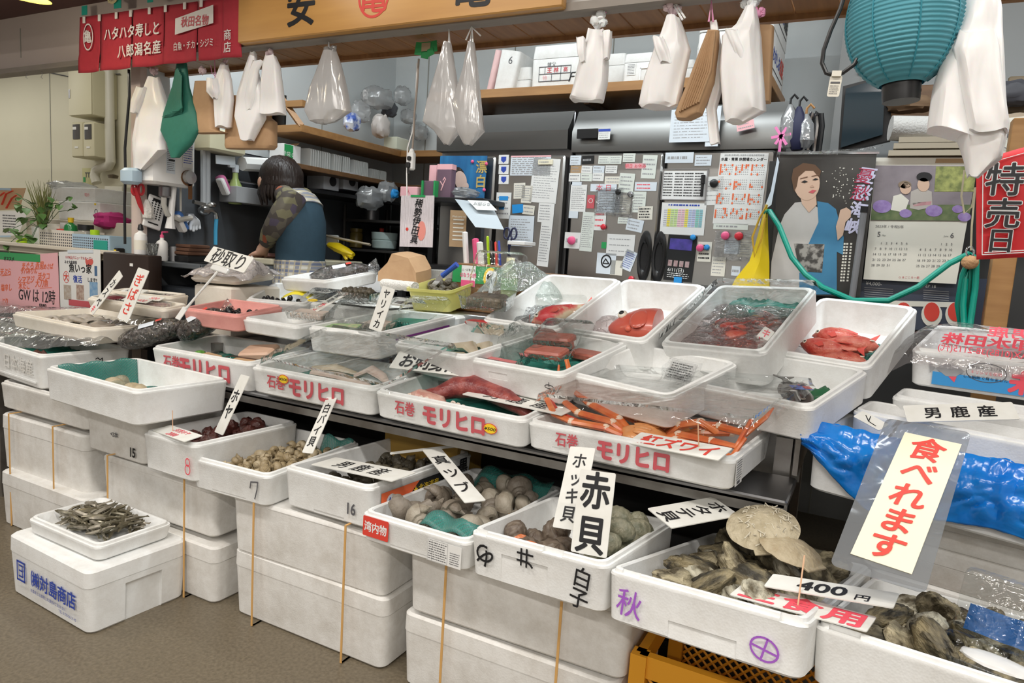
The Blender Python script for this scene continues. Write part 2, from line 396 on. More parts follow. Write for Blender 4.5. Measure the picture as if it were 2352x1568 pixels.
def strokes(parent,lines,m,w,M,name='lettering'):
    """felt-pen strokes: polylines in the local xy plane drawn as flat ribbons"""
    mb = MB()
    for ln in lines:
        for a,b in zip(ln[:-1],ln[1:]):
            zz = (len(mb.f) % 9)*2e-5; a,b = V3((*a,zz)),V3((*b,zz)); d = (b - a)
            if d.length < 1e-6: continue
            d.normalize(); n = V3((-d.y,d.x,0))*w/2; a = a - d*w*.3; b = b + d*w*.3
            mb.add([a - n,b - n,b + n,a + n],[(0,1,2,3)])
    return obj(name,mb,m,parent,M,recalc=False)
def ring_pts(cx,cy,rx,ry,n=24,a0=0,a1=360):
    return [(cx + rx*math.cos(R(a0 + (a1 - a0)*i/n)),cy + ry*math.sin(R(a0 + (a1 - a0)*i/n))) for i in range(n + 1)]
def scribble(mb,w,h,rows,rng,m=1,margin=0.1,z=0.0006,weight=0.35,x0=0.0,y0=0.0):
    """illegible small print: broken dashes in rows, on the face z"""
    for i in range(rows):
        y = y0 + h/2 - h*margin - (i + .5)*(h*(1 - 2*margin))/rows; x = x0 - w/2 + w*margin; end = x0 + w/2 - w*margin*rng.uniform(.8,3.5)
        t = h*(1 - 2*margin)/rows*weight
        while x < end:
            L = w*rng.uniform(.03,.13); e = min(x + L,end)
            mb.add([(x,y - t/2,z),(e,y - t/2,z),(e,y + t/2,z),(x,y + t/2,z)],[(0,1,2,3)],m); x = e + w*rng.uniform(.012,.04)
def plate(w,h,t=0.002,r=0.0,m=0,bend=0.0):
    mb = MB()
    if r: return mb.loft([rrect(-w/2,-h/2,w/2,h/2,r,-t,3),rrect(-w/2,-h/2,w/2,h/2,r,0,3)],m)
    return mb.box((0,0,-t/2),(w,h,t),m)

# ---------------------------------------------------------------- foam boxes
def boolcut(o,cuts):
    for i,(c,s) in enumerate(cuts):
        k = obj('cutter',MB().box(c,s),FOAM); k.matrix_world = o.matrix_world
        md = o.modifiers.new('b','BOOLEAN'); md.object = k; md.operation = 'DIFFERENCE'; md.solver = 'EXACT'
        dg = bpy.context.evaluated_depsgraph_get(); me = bpy.data.meshes.new_from_object(o.evaluated_get(dg))
        o.modifiers.clear(); old = o.data; o.data = me; bpy.data.meshes.remove(old); bpy.data.objects.remove(k)
    o.data.set_sharp_from_angle(angle=R(35))
def foam_mesh(w,d,h,t=0.017,fl=0.016,r=0.022,tap=0.006,rim=0.006,m=0):
    a = tap
    L = [rrect(a + .005,a + .005,w - a - .005,d - a - .005,r,0),rrect(a,a,w - a,d - a,r,.005),
         rrect(.001,.001,w - .001,d - .001,r,h - .016),rrect(0,0,w,d,r,h - .013)]
    if rim: L += [rrect(.001,.001,w - .001,d - .001,r,h - .0085),rrect(rim,rim,w - rim,d - rim,r,h - .008)]
    L += [rrect(rim + .001,rim + .001,w - rim - .001,d - rim - .001,r,h - .0015),rrect(rim + .003,rim + .003,w - rim - .003,d - rim - .003,r,h),
          rrect(t - .003,t - .003,w - t + .003,d - t + .003,r,h),rrect(t,t,w - t,d - t,r,h - .003),
          rrect(t + a,t + a,w - t - a,d - t - a,r,fl + .012),rrect(t + a + .008,t + a + .008,w - t - a - .008,d - t - a - .008,r,fl)]
    return MB().loft(L,m)
BOX = {}
def foam(key,label,p,mat=None,cuts=(),cat='foam box',group=None,name='foam_box',**kw):
    o = obj(name,foam_mesh(p[5],p[6],p[7],**kw),mat or FOAM); o.matrix_world = pose(p)
    if cuts: boolcut(o,cuts)
    tag(o,label,cat,group); BOX[key] = (o,p[5],p[6],p[7]); return o
def lidded(key,label,p,lid_h=0.05,mat=None,cuts=(),group=None):
    w,d,h = p[5:8]; r = .024
    mb = MB().loft([rrect(.012,.012,w - .012,d - .012,r,0),rrect(.007,.007,w - .007,d - .007,r,.006),rrect(.0015,.0015,w - .0015,d - .0015,r,h - lid_h - .001),rrect(.006,.006,w - .006,d - .006,r,h - lid_h + .003)])
    o = obj('foam_box',mb,mat or FOAM_OLD); o.matrix_world = pose(p)
    if cuts: boolcut(o,cuts)
    lm = MB().loft([rrect(.004,.004,w - .004,d - .004,r,h - lid_h),rrect(.0,.0,w,d,r,h - lid_h + .002),rrect(.001,.001,w - .001,d - .001,r,h - .006),rrect(.007,.007,w - .007,d - .007,r,h)])
    obj('lid',lm,mat or FOAM_OLD,o)
    tag(o,label,'foam box',group); BOX[key] = (o,w,d,h); return o
def front_text(o,s,m,size,x,z,**kw): return text(o,s,m,size,TR(x,-.0012,z,90,0,0),**kw)
def strap(label,x,y0,y1,z1,off=0.003):
    """flat rubber strap round a stack, in a vertical plane"""
    w,t = .003,.0012; a = [(y0 - off,.002),(y0 - off,z1 + off),(y1 + off,z1 + off),(y1 + off,.002)]
    mb = MB(); loops = []
    for (y,z),(oy,oz) in zip(a,((-1,-1),(-1,1),(1,1),(1,-1))):
        loops.append([(x - w,y,z),(x + w,y,z),(x + w,y + oy*t*2,z + oz*t*2*(1 if oz > 0 else 0)),(x - w,y + oy*t*2,z + oz*t*2*(1 if oz > 0 else 0))])
    loops.append(loops[0])
    mb.loft(loops,0,False,False)
    return tag(obj('rubber_strap',mb,TWINE),label,'strap','rubber straps round the stacked foam boxes')
PB = dict(
    F0=(-2.209,1.09,0,-3.022,-0.06,0.432,0.299,0.183,-0.031),
    F0b=(-2.163,1.12,0.186,-1.308,-0.037,0.356,0.232,0.051,-0.022),
    net=(-2.365,1.287,0.536,-2.706,-0.487,0.503,0.319,0.11,0.553),
    A1=(-3.018,1.412,0.531,-5.053,0.264,0.48,0.32,0.125,0.574),
    D7=(-1.712,1.331,0.365,1.998,1.033,0.3,0.411,0.095,-0.012),
    E16=(-1.384,1.369,0.375,-2.819,-1.226,0.313,0.477,0.113,-1.377),
    G=(-1.069,1.316,0.372,-2.159,-1.304,0.319,0.523,0.077,-0.492),
    H=(-0.75,1.312,0.372,-7.013,-2.337,0.346,0.372,0.107,-3.7),
    I=(-0.407,1.265,0.392,-9.988,-8.705,0.382,0.571,0.104,-4.657),
    J=(-0.03,1.256,0.397,-11.879,-7.94,0.42,0.45,0.108,-2.654),
    C8=(-1.925,1.325,0.383,-2.471,-0.267,0.252,0.395,0.117,-0.881),
    M1=(-2.272,1.604,0.593,0.2,4.22,0.497,0.3,0.103,-0.142),
    M2=(-1.736,1.569,0.611,0.812,3.545,0.49,0.3,0.089,0.413),
    M3=(-1.24,1.572,0.611,-2.189,4.918,0.495,0.3,0.083,0.24),
    M4=(-0.751,1.569,0.612,-6.192,1.252,0.529,0.333,0.075,-1.138),
    O4=(-0.245,2.085,0.782,-18.005,24.251,0.278,0.37,0.109,0.861),
    O3=(-0.517,1.998,0.778,-15.125,25.878,0.31,0.395,0.11,-2.682),
    O2=(-0.855,2.066,0.781,-17,26.926,0.315,0.37,0.109,-0.242),
    O1=(-1.137,2.036,0.784,-13.507,24.151,0.317,0.387,0.109,-0.464),
    N2=(-0.715,1.743,0.707,-19.343,11.719,0.336,0.322,0.09,0.642),
    N3=(-0.389,1.792,0.716,-20.078,12.135,0.318,0.318,0.09,-0.324),
    N1=(-1.031,1.744,0.706,-12.759,11.533,0.348,0.341,0.091,-0.887),
    N0=(-1.348,1.809,0.709,-17.436,10.379,0.353,0.338,0.091,-0.942),
    P5b=(-1.714,1.796,0.724,-3.619,5.618,0.322,0.444,0.09,-1.639),
    P5a=(-1.999,1.758,0.763,1.54,3,0.264,0.24,0.055,1.083),
    P2=(-2.201,1.956,0.787,26.823,9.656,0.245,0.323,0.076,1.105),
    P3=(-2.192,2.128,0.891,0.007,7.333,0.255,0.336,0.055,-1.281),
    P4=(-2.248,1.708,0.767,5.334,5.431,0.266,0.248,0.066,0.908),
    P7=(-2.458,1.898,0.909,14.484,3.642,0.225,0.28,0.027,-0.064),
    P8b=(-2.717,1.638,0.79,6,6.22,0.412,0.125,0.044,1.667),
    P8a=(-2.8,1.775,0.8,3,6,0.372,0.1,0.049,-0.718),
    Y1=(-1.621,2.232,0.859,3.729,9.043,0.187,0.231,0.087,-1.018),
    K=(-0.098,1.725,0.603,-11.495,-0.224,0.56,0.292,0.143,1.456),
    L=(-0.021,1.89,0.658,-11.73,0.916,0.45,0.17,0.12,0.896),
    M5=(0.102,2.118,0.823,-11.685,7.595,0.5,0.367,0.102,-0.292),
    S3lo=(-1.579,1.373,0,-0.1,-0.006,0.559,0.38,0.199,-0.157),
    S3up=(-1.579,1.364,0.197,0.8,0.116,0.554,0.38,0.165,-0.293),
    S4lo=(-0.963,1.366,0,0,0.055,0.57,0.38,0.194,-0.216),
    S4up=(-0.952,1.36,0.204,0.8,0.034,0.574,0.38,0.163,0),
    S2lo=(-2.215,1.364,0,-0.069,0.015,0.57,0.38,0.179,-0.011),
    S2up=(-2.22,1.382,0.196,-0.224,-0.009,0.549,0.38,0.161,-0.002),
    A4=(-2.767,1.345,-0.001,-0.627,-0.029,0.519,0.38,0.202,-0.063),
    A3=(-2.817,1.377,0.193,-0.283,-0.014,0.524,0.38,0.208,-0.253),
    A2=(-2.819,1.377,0.423,-0.5,-0.014,0.535,0.38,0.1,0),
    B15=(-2.288,1.371,0.368,-1.211,0.03,0.317,0.35,0.155,0.011),
    L2=(0.066,2.027,0.713,-11.509,3.436,0.48,0.129,0.092,0.026),
    lidM2=(-1.689,1.549,0.705,-10.086,19.314,0.598,0.309,0.02,-0.638),
    lidM4=(-0.729,1.543,0.712,-10.835,6.773,0.573,0.398,0.02,-8.286),
    lidA=(-3.339,1.496,0.657,19.413,2.935,0.607,0.336,0.018,5.343))
# signs and cards: x, y, z, rotation in degrees, width, height
PR = dict(
    sunatori=(-2.025,1.722,1.021,57.2,6.3,-8.5,0.25,0.064),
    kasube=(-2.588,1.638,0.86,62.4,-4.6,-16.6,0.143,0.14),
    gibasa=(-2.398,1.619,0.868,71.6,-3.9,-1.4,0.075,0.154),
    yariika=(-1.444,1.85,0.894,75.6,-1.1,-9,0.063,0.124),
    redsign=(-1.806,1.98,0.877,29.9,-3.8,-13.2,0.077,0.143),
    sashimi=(-1.17,1.75,0.757,43.7,-2.9,-4.9,0.299,0.069),
    oga3=(-0.833,1.677,0.705,5.8,-0.2,-8.1,0.332,0.077),
    benizuwai=(-0.355,1.532,0.7,15.2,-4.6,-18.3,0.237,0.063),
    honmaguro=(-0.805,2.099,0.81,-2.3,0.7,14.9,0.205,0.179),
    hoya=(-1.739,1.5,0.582,63.4,-11.4,-14.4,0.116,0.2),
    shirobai=(-1.396,1.52,0.571,53.3,-12.1,-2.2,0.044,0.18),
    oga16=(-1.18,1.452,0.5,3.3,-6.6,-11.4,0.341,0.085),
    matsubu=(-0.933,1.518,0.52,6.5,-0.5,53.2,0.056,0.33),
    hokki=(-0.565,1.46,0.577,59.7,-8.3,-7.4,0.064,0.194),
    akagai=(-0.479,1.36,0.567,72.4,-5,-2.3,0.082,0.175),
    hotate=(-0.303,1.522,0.56,3.6,6.1,-38.9,0.092,0.182),
    tabere=(0.088,1.45,0.704,36.4,-0.8,-13.2,0.149,0.376),
    tabereP=(0.096,1.45,0.701,45.7,-1.2,-15.6,0.101,0.307),
    yen400=(-0.014,1.345,0.535,6.3,-10.4,-11.5,0.218,0.055),
    namashoku=(-0.057,1.315,0.505,0.8,-6.1,-13.2,0.237,0.066),
    ogaR=(0.199,1.86,0.809,33,-9.7,8.5,0.219,0.055),
    card2000=(-1.803,1.332,0.505,8.1,-8.6,-17.3,0.44,0.053),
    stick=(-1.134,1.679,0.51,59.8,-13.2,15.7,0.217,0.008))
# ---------------------------------------------------------------- the setting
def wallbox(name,x0,x1,y0,y1,z0,z1,m,extra=None):
    mb = MB().box(((x0 + x1)/2,(y0 + y1)/2,(z0 + z1)/2),(x1 - x0,y1 - y0,z1 - z0))
    mats = [m]
    if extra: mats.append(extra[0]); extra[1](mb)
    return struct(obj(name,mb,mats))
XL = -2.85
mbf = MB().box((-1.5,2.0,-.02),(12,9,.04))
struct(obj('floor',mbf,FLOORM))
SEAM = mat('panel_seam',(0.30,0.30,0.27),0.7)
def seams_x(xs,y,z0,z1):
    def f(mb):
        for x in xs: mb.box((x,y,(z0 + z1)/2),(.006,.004,z1 - z0),1)
    return f
def seams_y(ys,x,z0,z1):
    def f(mb):
        for y in ys: mb.box((x,y,(z0 + z1)/2),(.004,.006,z1 - z0),1)
    return f
wallbox('wall_back',-2.95,-0.25,3.7,3.78,0,2.75,PANELWALL,(SEAM,seams_x((-2.6,-2.0,-1.4,-.8),3.699,0,2.7)))
# stall side wall: steel-grey splashback below, pale panels above
side = MB().box((XL - .04,2.84,2.14),(.08,1.72,1.25),0).box((XL - .04,2.84,.755),(.08,1.72,1.51),1)
for y in (2.15,3.05): side.box((XL,y,2.1),(.004,.006,1.2),2)
struct(obj('wall_left',side,[PANELWALL,SINKWALL,SEAM]))
wallbox('trim_1',XL - .055,XL + .008,1.955,1.985,0,1.80,mat('post_pinkish',(0.60,0.50,0.45),0.55))
wallbox('wall_hall',-8.5,-2.93,3.2,3.26,0,2.75,CREAMWALL,(SEAM,seams_x((-6.62,-5.72,-4.55,-3.7),3.199,0,2.7)))
wallbox('wall_right',-0.25,1.2,3.42,3.5,0,2.75,GREYWALL,(SEAM,seams_x((-.16,.12),3.419,0,2.7)))
# dark wood siding at the stall's far end
sd = MB()
for i in range(14): sd.box((.95,3.02,.07 + i*.13),(1.25,.02,.124),0,bev=.004)
struct(obj('wall_siding',sd,SIDING))
struct(obj('ceiling',MB().box((-1.5,3.0,2.78),(12,3.2,.04)),CEILWHITE))
struct(obj('ceiling_hall',MB().box((-2.5,-.1,2.95),(14,4.2,.04)),CEILWHITE))
# fascia over the stall front: cream boards, lip and the boarded soffit
FY = 1.87
zb = at(580,93,y=FY).z
wallbox('trim_2',-8.0,-2.05,FY + .03,FY + .07,at(60,160,y=FY + .03).z,at(60,34,y=FY + .03).z,FASCIA,
        (SEAM,lambda mb: [mb.box((x,FY + .029,(at(60,160,y=FY + .03).z + at(60,34,y=FY + .03).z)/2),(.004,.003,.13),1) for x in (-3.62,-2.75)]))
wallbox('trim_3',-8.0,0.9,FY - .008,FY + .05,zb - .022,zb,LIP)
wallbox('trim_4',-0.78,0.9,FY,FY + .05,zb,zb + .20,FASCIAWHITE)
wallbox('trim_5',-2.20,-0.78,FY + .035,FY + .075,zb,2.5,FASCIAWHITE)
sf = MB()
yb0,yb1 = FY + .05,2.075
for i in range(34):
    x = -2.85 + i*.112; sf.box((x + .055,(yb0 + yb1)/2,zb - .010),(.107,yb1 - yb0,.014),0)
sf.box((-1.0,yb1 + .011,zb - .011),(3.8,.022,.040),0)
struct(obj('ceiling_soffit',sf,WOODSOFFIT))
struct(obj('ceiling_maroon',MB().box((-5.2,FY - .27,at(60,30,y=FY).z + .02),(6.4,.66,.03)),CEIL))
# ---------------------------------------------------------------- stepped steel display stand
TY0 = 1.615
st = MB()
st.box((-1.19,1.72,.586),(2.14,.21,.020),0,bev=.004)
st.box((-1.19,TY0 + .006,.572),(2.14,.012,.028),1)
st.box((-1.19,1.905,.63),(2.14,.012,.13),1)
st.box((-1.24,2.10,.692),(2.24,.40,.014),0)
st.box((-1.24,1.96,.30),(2.2,.012,.60),2)  # black panel added to make the space under the stand dark
st.box((-.125,1.94,.655),(.012,.30,.09),1)
o = obj('display_stand',st,[STEELDK,STEELWORN,BLACKM])
tag(o,'stepped stainless steel display stand carrying the tilted foam boxes','stand')
lm = MB()
for x in (-2.25,-1.2,-.16):
    for y in (1.86,2.30):
        l = obj('leg',MB().box((x,y,.345),(.04,.04,.685)),STEELWORN,o)
bk = obj('riser',MB().box((-.75,2.24,.745),(1.25,.04,.09)),BLACKM,o)
o = obj('side_table',MB().box((-3.35,1.62,.545),(.80,.40,.03),0,bev=.004),STEELDK); tag(o,'low steel side table under the cream trays beyond the shellfish bags','table')
for x in (-3.7,-3.05):
    for y in (1.5,1.76): obj('leg',MB().box((x,y,.265),(.04,.04,.53)),STEELWORN,o)
tag(obj('foam_block',MB().box((-2.36,2.06,.80),(.22,.26,.20),0,bev=.008),FOAM_CREAM),'plain foam block under the tray of bagged ice','foam block')
tag(obj('kraft_carton',MB().box((-1.13,2.05,.44),(.28,.3,.28)),mat('carton_ochre',(0.50,0.30,0.06),0.7)),'ochre carton standing in the dark under the steel display stand','carton').location = (-.1,-.1,0)

# ---------------------------------------------------------------- foam boxes: floor stacks
G1 = 'closed foam boxes stacked as the front base'
def sc(n): return PB[n]
lidded('A4','worn lidded foam box on the floor, bottom of the pile under the embossed tray',sc('A4'),group=G1)
lidded('A3','worn lidded foam box with rubber straps, second up under the embossed tray',sc('A3'),.055,group=G1)
foam('A2','shallow plain foam box directly under the tray with raised lettering',sc('A2'),FOAM_OLD)
lidded('S2lo','worn lidded foam box on the floor behind the blue-lettered box',sc('S2lo'),.05,group=G1)
lidded('S2up','tall plain foam box under the boxes marked 15 and 8',sc('S2up'),.02,group=G1)
lidded('S3lo','scuffed lidded foam box on the floor under the boxes marked 7 and 16',sc('S3lo'),.05,group=G1)
lidded('S3up','plain foam box resting on the scuffed box, below the 7 and 16',sc('S3up'),.012,group=G1)
lidded('S4lo','lidded foam box on the floor beside the orange crate',sc('S4lo'),.05,group=G1)
lidded('S4up','plain foam box second from the floor beneath the red-stickered whelk box',sc('S4up'),.012,group=G1)
for k,x,l in (('A3',-2.70,'rubber strap round the pile under the embossed tray, outer one'),('A3',-2.43,'rubber strap round the pile under the embossed tray, near its corner'),
                ('S2up',-2.13,'rubber strap below the box marked 15'),('S2up',-1.76,'rubber strap below the red number 8'),
                ('S3up',-1.47,'rubber strap below the black number 7'),('S3up',-1.14,'rubber strap below the stencilled 16'),
                ('S4up',-.83,'rubber strap below the ingredients label'),('S4up',-.53,'rubber strap below the felt-pen writing on the clam box')):
    b,w,d,h = BOX[k]; z1 = b.location.z + h
    strap(l,x,1.355,1.36 + d,z1 + .012,.006)
f0 = lidded('F0','white lidded foam box with blue shop lettering on the floor',sc('F0'),.05,FOAM,cuts=[((.432,.16,.03),(.03,.11,.17))])
b = MB(); w0 = .05
for x0,y0,x1,y1 in ((0,0,.048,.006),(0,.056,.048,.062),(0,0,.006,.062),(.042,0,.048,.062),(.013,.046,.035,.051),(.013,.030,.035,.035),(.011,.013,.035,.018),(.030,.013,.035,.051)):
    b.add([(x0,y0,0),(x1,y0,0),(x1,y1,0),(x0,y1,0)],[(0,1,2,3)])
obj('crest',b,BLUE,f0,TR(.055,-.0012,.055,90,0,0),recalc=False)
front_text(f0,'㈱対島商店',BLUE,.052,.255,.083,sx=.92,bold=.022)
front_text(f0,'青森県上北郡階上町蒼前4丁目37-531',BLUE,.0115,.225,.045)
front_text(f0,'TEL 0178-56-3145',BLUE,.012,.33,.032)
foam('F0b','open foam tray heaped with tiny silver fish on the blue-lettered box',sc('F0b'),FOAM,cat='foam tray')

# ---------------------------------------------------------------- foam boxes: open boxes of the front row
a1 = foam('A1','foam tray with raised Japanese lettering under crumpled clear film',sc('A1'),FOAM,cat='foam tray')
front_text(a1,'日本海産',FOAM_OLD,.058,.32,.07,bold=.012)
obj('ridge',MB().box((.30,-.001,.022),(.30,.004,.006)),FOAM,a1)
strokes(a1,[[(-.014,.008),(-.006,.012),(.002,.004),(.010,.010),(.012,-.004)]],INK,.003,TR(.4815,.20,.085,90,0,90))
b15 = foam('B15','foam box stamped 15 under the box lined with green net',sc('B15'),FOAM_OLD)
front_text(b15,'15',INK,.042,.262,.035,sx=.8,bold=.03)
front_text(b15,'+2本',INKGREY,.02,.165,.075,bold=.02)
nb = foam('net','foam box lined with green net holding a few pale shells',sc('net'),FOAM,cuts=[((.533,.20,.035),(.02,.12,.08))])
c8 = foam('C8','foam box with a red 8 holding dark sea squirts',sc('C8'),FOAM,cuts=[((.14,0,.0),(.09,.012,.02))])
strokes(c8,[ring_pts(0,.010,.009,.011) ,ring_pts(0,-.012,.011,.014)],PINKRED,.0035,TR(.225,-.0025,.05,90,0,0))
d7 = foam('D7','foam box with a handwritten 7 full of tan sea snails',sc('D7'),FOAM,cuts=[((.15,0,0),(.13,.014,.022))])
strokes(d7,[[(-.016,.0),(-.013,.018),(.012,.022),(.010,.0),(.002,-.028)]],INKGREY,.004,TR(.255,-.0025,.048,90,0,0))
e16 = foam('E16','foam box stencilled 16 full of dark whelks',sc('E16'),FOAM,cuts=[((.17,0,0),(.11,.016,.024))])
front_text(e16,'16',INKGREY,.042,.255,.045,sx=.85,bold=.02)
mb = MB(); Wd,Dd,Hd = BOX['E16'][1:]
mb.add([(0,0,0),(.36,0,0),(.36,.055,0),(0,.055,0)],[(0,1,2,3)],0)
mb.add([(0,0,.0004),(.085,0,.0004),(.16,.055,.0004),(0,.055,.0004)],[(0,1,2,3)],1)
mb.add([(.02*math.cos(t)*1.0 + .04,.02*math.sin(t) + .026,.0008) for t in [i*.4488 for i in range(14)]],[tuple(range(14))],2)
lb = obj('band_label',mb,[INK,ORANGEINK,PAPERBL],e16,TR(Wd + .0012,.045,.03,90,0,90),recalc=False)
text(lb,'H',BLUE,.035,TR(.04,.026,.0012),bold=.02,shear=.3)
text(lb,'★北海道産',YELLOW,.024,TR(.19,.032,.0012),bold=.01)
text(e16,'黒',INK,.05,TR(Wd + .001,.42,.08,90,0,90),bold=.03)
g = foam('G','foam box with a red bay-catch sticker full of big grey whelks',sc('G'),FOAM,cuts=[((.155,0,0),(.12,.014,.024))])
sk = obj('sticker',MB().loft([rrect(-.04,-.025,.04,.025,.003,0,2),rrect(-.04,-.025,.04,.025,.003,.0006,2)]),RED,g,TR(.053,-.0022,.043,90,0,0))
text(sk,'湾内物',WHITE,.027,TR(0,0,.0009),sx=.88,bold=.02)
rng = random.Random(3)
mb = plate(.095,.052,.0006); scribble(mb,.055,.048,8,rng,1,.04,x0=-.018); scribble(mb,.03,.034,6,rng,1,.05,x0=.030,y0=-.006)
for x0,y0,x1,y1 in ((-.046,-.025,.010,-.0245),(-.046,.0245,.010,.025),(-.046,-.025,-.0455,.025),(.0095,-.025,.010,.025),(-.034,-.025,-.0335,.025)):
    mb.add([(x0,y0,.0007),(x1,y0,.0007),(x1,y1,.0007),(x0,y1,.0007)],[(0,1,2,3)],1)
obj('ingredients_label',mb,[PAPER,INKGREY],g,TR(.258,-.0024,.033,90,0,0))
h = foam('H','foam box with black felt-pen characters holding ark shells and clams',sc('H'),FOAM,cuts=[((.15,0,.03),(.12,.013,.075)),((.22,.004,.105),(.05,.02,.018)),((.03,.004,.105),(.035,.02,.018))])
text(h,'め',INK,.055,TR(.045,-.0015,.055,90,0,0) @ RZ(150),bold=.012)
text(h,'井',INK,.045,TR(.155,-.0015,.075,90,0,0) @ RZ(90),bold=.012)
text(h,'白子',INK,.046,TR(.292,-.0022,.045,90,0,0) @ RZ(-8),bold=.012,vertical=True,gap=.95)
ib = foam('I','foam box with purple felt-pen characters heaped with oysters',sc('I'),FOAM,cuts=[((.20,0,0),(.13,.016,.07)),((.05,.004,.104),(.04,.02,.014)),((.36,.004,.1),(.05,.02,.02))])
text(ib,'秋',PURPLE,.056,TR(.055,-.0022,.045,90,0,0) @ RZ(-4),bold=.006)
strokes(ib,[ring_pts(0,0,.024,.019),[(0,-.018),(0,.018)],[(-.022,-.002),(.022,.001)]],PURPLE,.0038,TR(.315,-.0022,.038,90,0,0) @ RZ(-15))
jb = foam('J','foam box of oysters with a clear pack on top, under the large laminated sign',sc('J'),FOAM,cuts=[((.05,.004,.108),(.05,.02,.018))])
# orange crate carrying the oyster boxes
cr = MB(); cw,cdp,chh = .62,.36,.27; cx0,cy0 = -.36,1.40
for x,y in ((0,0),(cw,0),(0,cdp),(cw,cdp)): cr.box((x,y,chh/2),(.035,.035,chh))
for z in (.02,chh - .025,): cr.box((cw/2,0,z),(cw,.02,.05)).box((cw/2,cdp,z),(cw,.02,.05)).box((0,cdp/2,z),(.02,cdp,.05)).box((cw,cdp/2,z),(.02,cdp,.05))
cr.box((cw/2,0,chh/2),(.035,.016,chh)); cr.box((cw/2,cdp/2,.01),(cw,cdp,.012))
o = obj('plastic_crate',cr,CRATE); o.location = (cx0,cy0,0); tag(o,'orange lattice plastic crate on the floor under the oyster boxes','crate')
for side_y in (0,cdp):
    lt = MB()
    for i in range(34):
        x = -.1 + i*.026
        for sgn in (1,-1):
            p0 = V3((x,side_y,.05)); p1 = V3((x + sgn*.17,side_y,chh - .05))
            if sgn < 0: p0.x += .0; 
            t0 = max(0,min(1,(0.02 - p0.x)/(p1.x - p0.x))); t1 = max(0,min(1,(cw - .02 - p0.x)/(p1.x - p0.x)))
            if sgn < 0: t0,t1 = t1,t0
            if t1 - t0 > .05: lt.tube([p0.lerp(p1,t0),p0.lerp(p1,t1)],.0035,4)
    obj('lattice',lt,CRATE,o)

# ---------------------------------------------------------------- flat fish boxes on the steel stand
def morihiro(key,label,price=None):
    o = foam(key,label,sc(key),FOAM,cuts=[((PB[key][5]*.17,0,0),(.022,.012,.034)),((PB[key][5]*.72,0,0),(.022,.012,.034))],group='flat fish boxes with red maker lettering')
    w,hh = PB[key][5],PB[key][7]
    front_text(o,'石巻',ROSE,hh*.50,w*.23,hh*.55,sx=.85,bold=.02)
    front_text(o,'モリヒロ',ROSE,hh*.72,w*.56,hh*.50,sx=.88,bold=.045)
    if price:
        x,z = price
        st = obj('price_sticker',MB().lathe([(.0,0),(.021,0),(.021,.0006),(0,.0006)],28,1,cap0=False,cap1=False).lathe([(0,.0007),(.0185,.0007),(.0185,.001),(0,.001)],28,0,cap0=False,cap1=False),[YELLOW,RED],o,TR(x,-.0028,z,90,0,0) @ Matrix.Diagonal((1,.68,1,1)))
        text(st,'¥500',INK,.017,TR(0,0,.0013),bold=.012,shear=.2)
    return o
morihiro('M1','fish box with red maker lettering holding tofu-pale packs, partly behind the net box')
morihiro('M2','fish box with red maker lettering, price sticker between the words, squid under a clear lid',(PB['M2'][5]*.30,.064))
morihiro('M3','fish box with red maker lettering, price sticker at its end, octopus arm inside',(PB['M3'][5]*.80,.040))
m4 = morihiro('M4','fish box with red maker lettering holding orange snow crabs')
mb = plate(.05,.06,.0006); scribble(mb,.046,.05,8,rng,1,.05,y0=.004); mb.add([(-.014,-.027,.0007),(.008,-.027,.0007),(.008,-.02,.0007),(-.014,-.02,.0007)],[(0,1,2,3)],1)
obj('ingredients_label',mb,[PAPER,INKGREY],m4,TR(PB['M4'][5] + .001,.045,.038,90,0,90))
strokes(m4,[ring_pts(0,0,.004,.014),[(0,-.014),(-.008,-.022)]],INKGREY,.0016,TR(PB['M4'][5] + .001,.26,.04,90,0,90))
foam('N0','foam box of brown squid on green sheet under an upturned clear pack',sc('N0'))
n1 = foam('N1','foam box of tuna packs on green sheet in the middle row',sc('N1'),cuts=[((.12,0,.05),(.07,.008,.02))])
strokes(n1,[ring_pts(0,0,.014,.005),[(0,.012),(0,0)]],INK,.0022,TR(.305,-.0025,.05,90,0,0))
foam('N2','empty foam box with a bagged label, behind the crabs',sc('N2'))
foam('N3','foam box holding one black fish with a blue tag',sc('N3'))
GO = 'deep foam boxes tilted towards the aisle at the back of the stand'
foam('O1','tilted foam box holding a bagged red-and-cream fish',sc('O1'),group=GO,h=None) if False else foam('O1','tilted foam box holding a bagged red-and-cream fish',sc('O1'),group=GO)
foam('O2','tilted foam box holding one large red fish head',sc('O2'),group=GO)
foam('O3','tilted foam box of red fish under a clear lid',sc('O3'),group=GO)
foam('O4','tilted foam box of uncovered red big-eyed fish',sc('O4'),group=GO)
foam('K','thick white foam box draped with a bright blue bag',sc('K'),t=.022,r=.03,cat='foam box')
foam('L','grey-shadowed empty foam box behind the blue bag',sc('L'),FOAM)
foam('L2','narrow foam box between the printed bream box and the blue-bag box',sc('L2'),FOAM)
m5 = foam('M5','foam box printed with a blue band and red bream lettering under a printed clear bag',sc('M5'),FOAM)
lb = obj('blue_band',MB().add([(0,0,0),(.44,0,0),(.44,.034,0),(0,.034,0)],[(0,1,2,3)]),mat('print_band_blue',(0.05,0.32,0.70),0.5),m5,TR(.055,-.0012,.012,90,0,0),recalc=False)
text(lb,'未来真鯛',PINKRED,.060,TR(.27,.032,.0006),bold=.05,sx=.9)
text(lb,'健康向上宣言',INK,.015,TR(.25,.068,.0006))
strokes(lb,[ring_pts(.115,.047,.042,.024,28)],INKGREY,.0018,TR(0,0,.0005))
for i,(s,m) in enumerate((('お魚自慢の生け造り',INK),('キリシマを使用',PINKRED),('した鯛飯で育ちました',INK))): text(lb,s,m,.0095,TR(.115,.059 - i*.013,.0008))
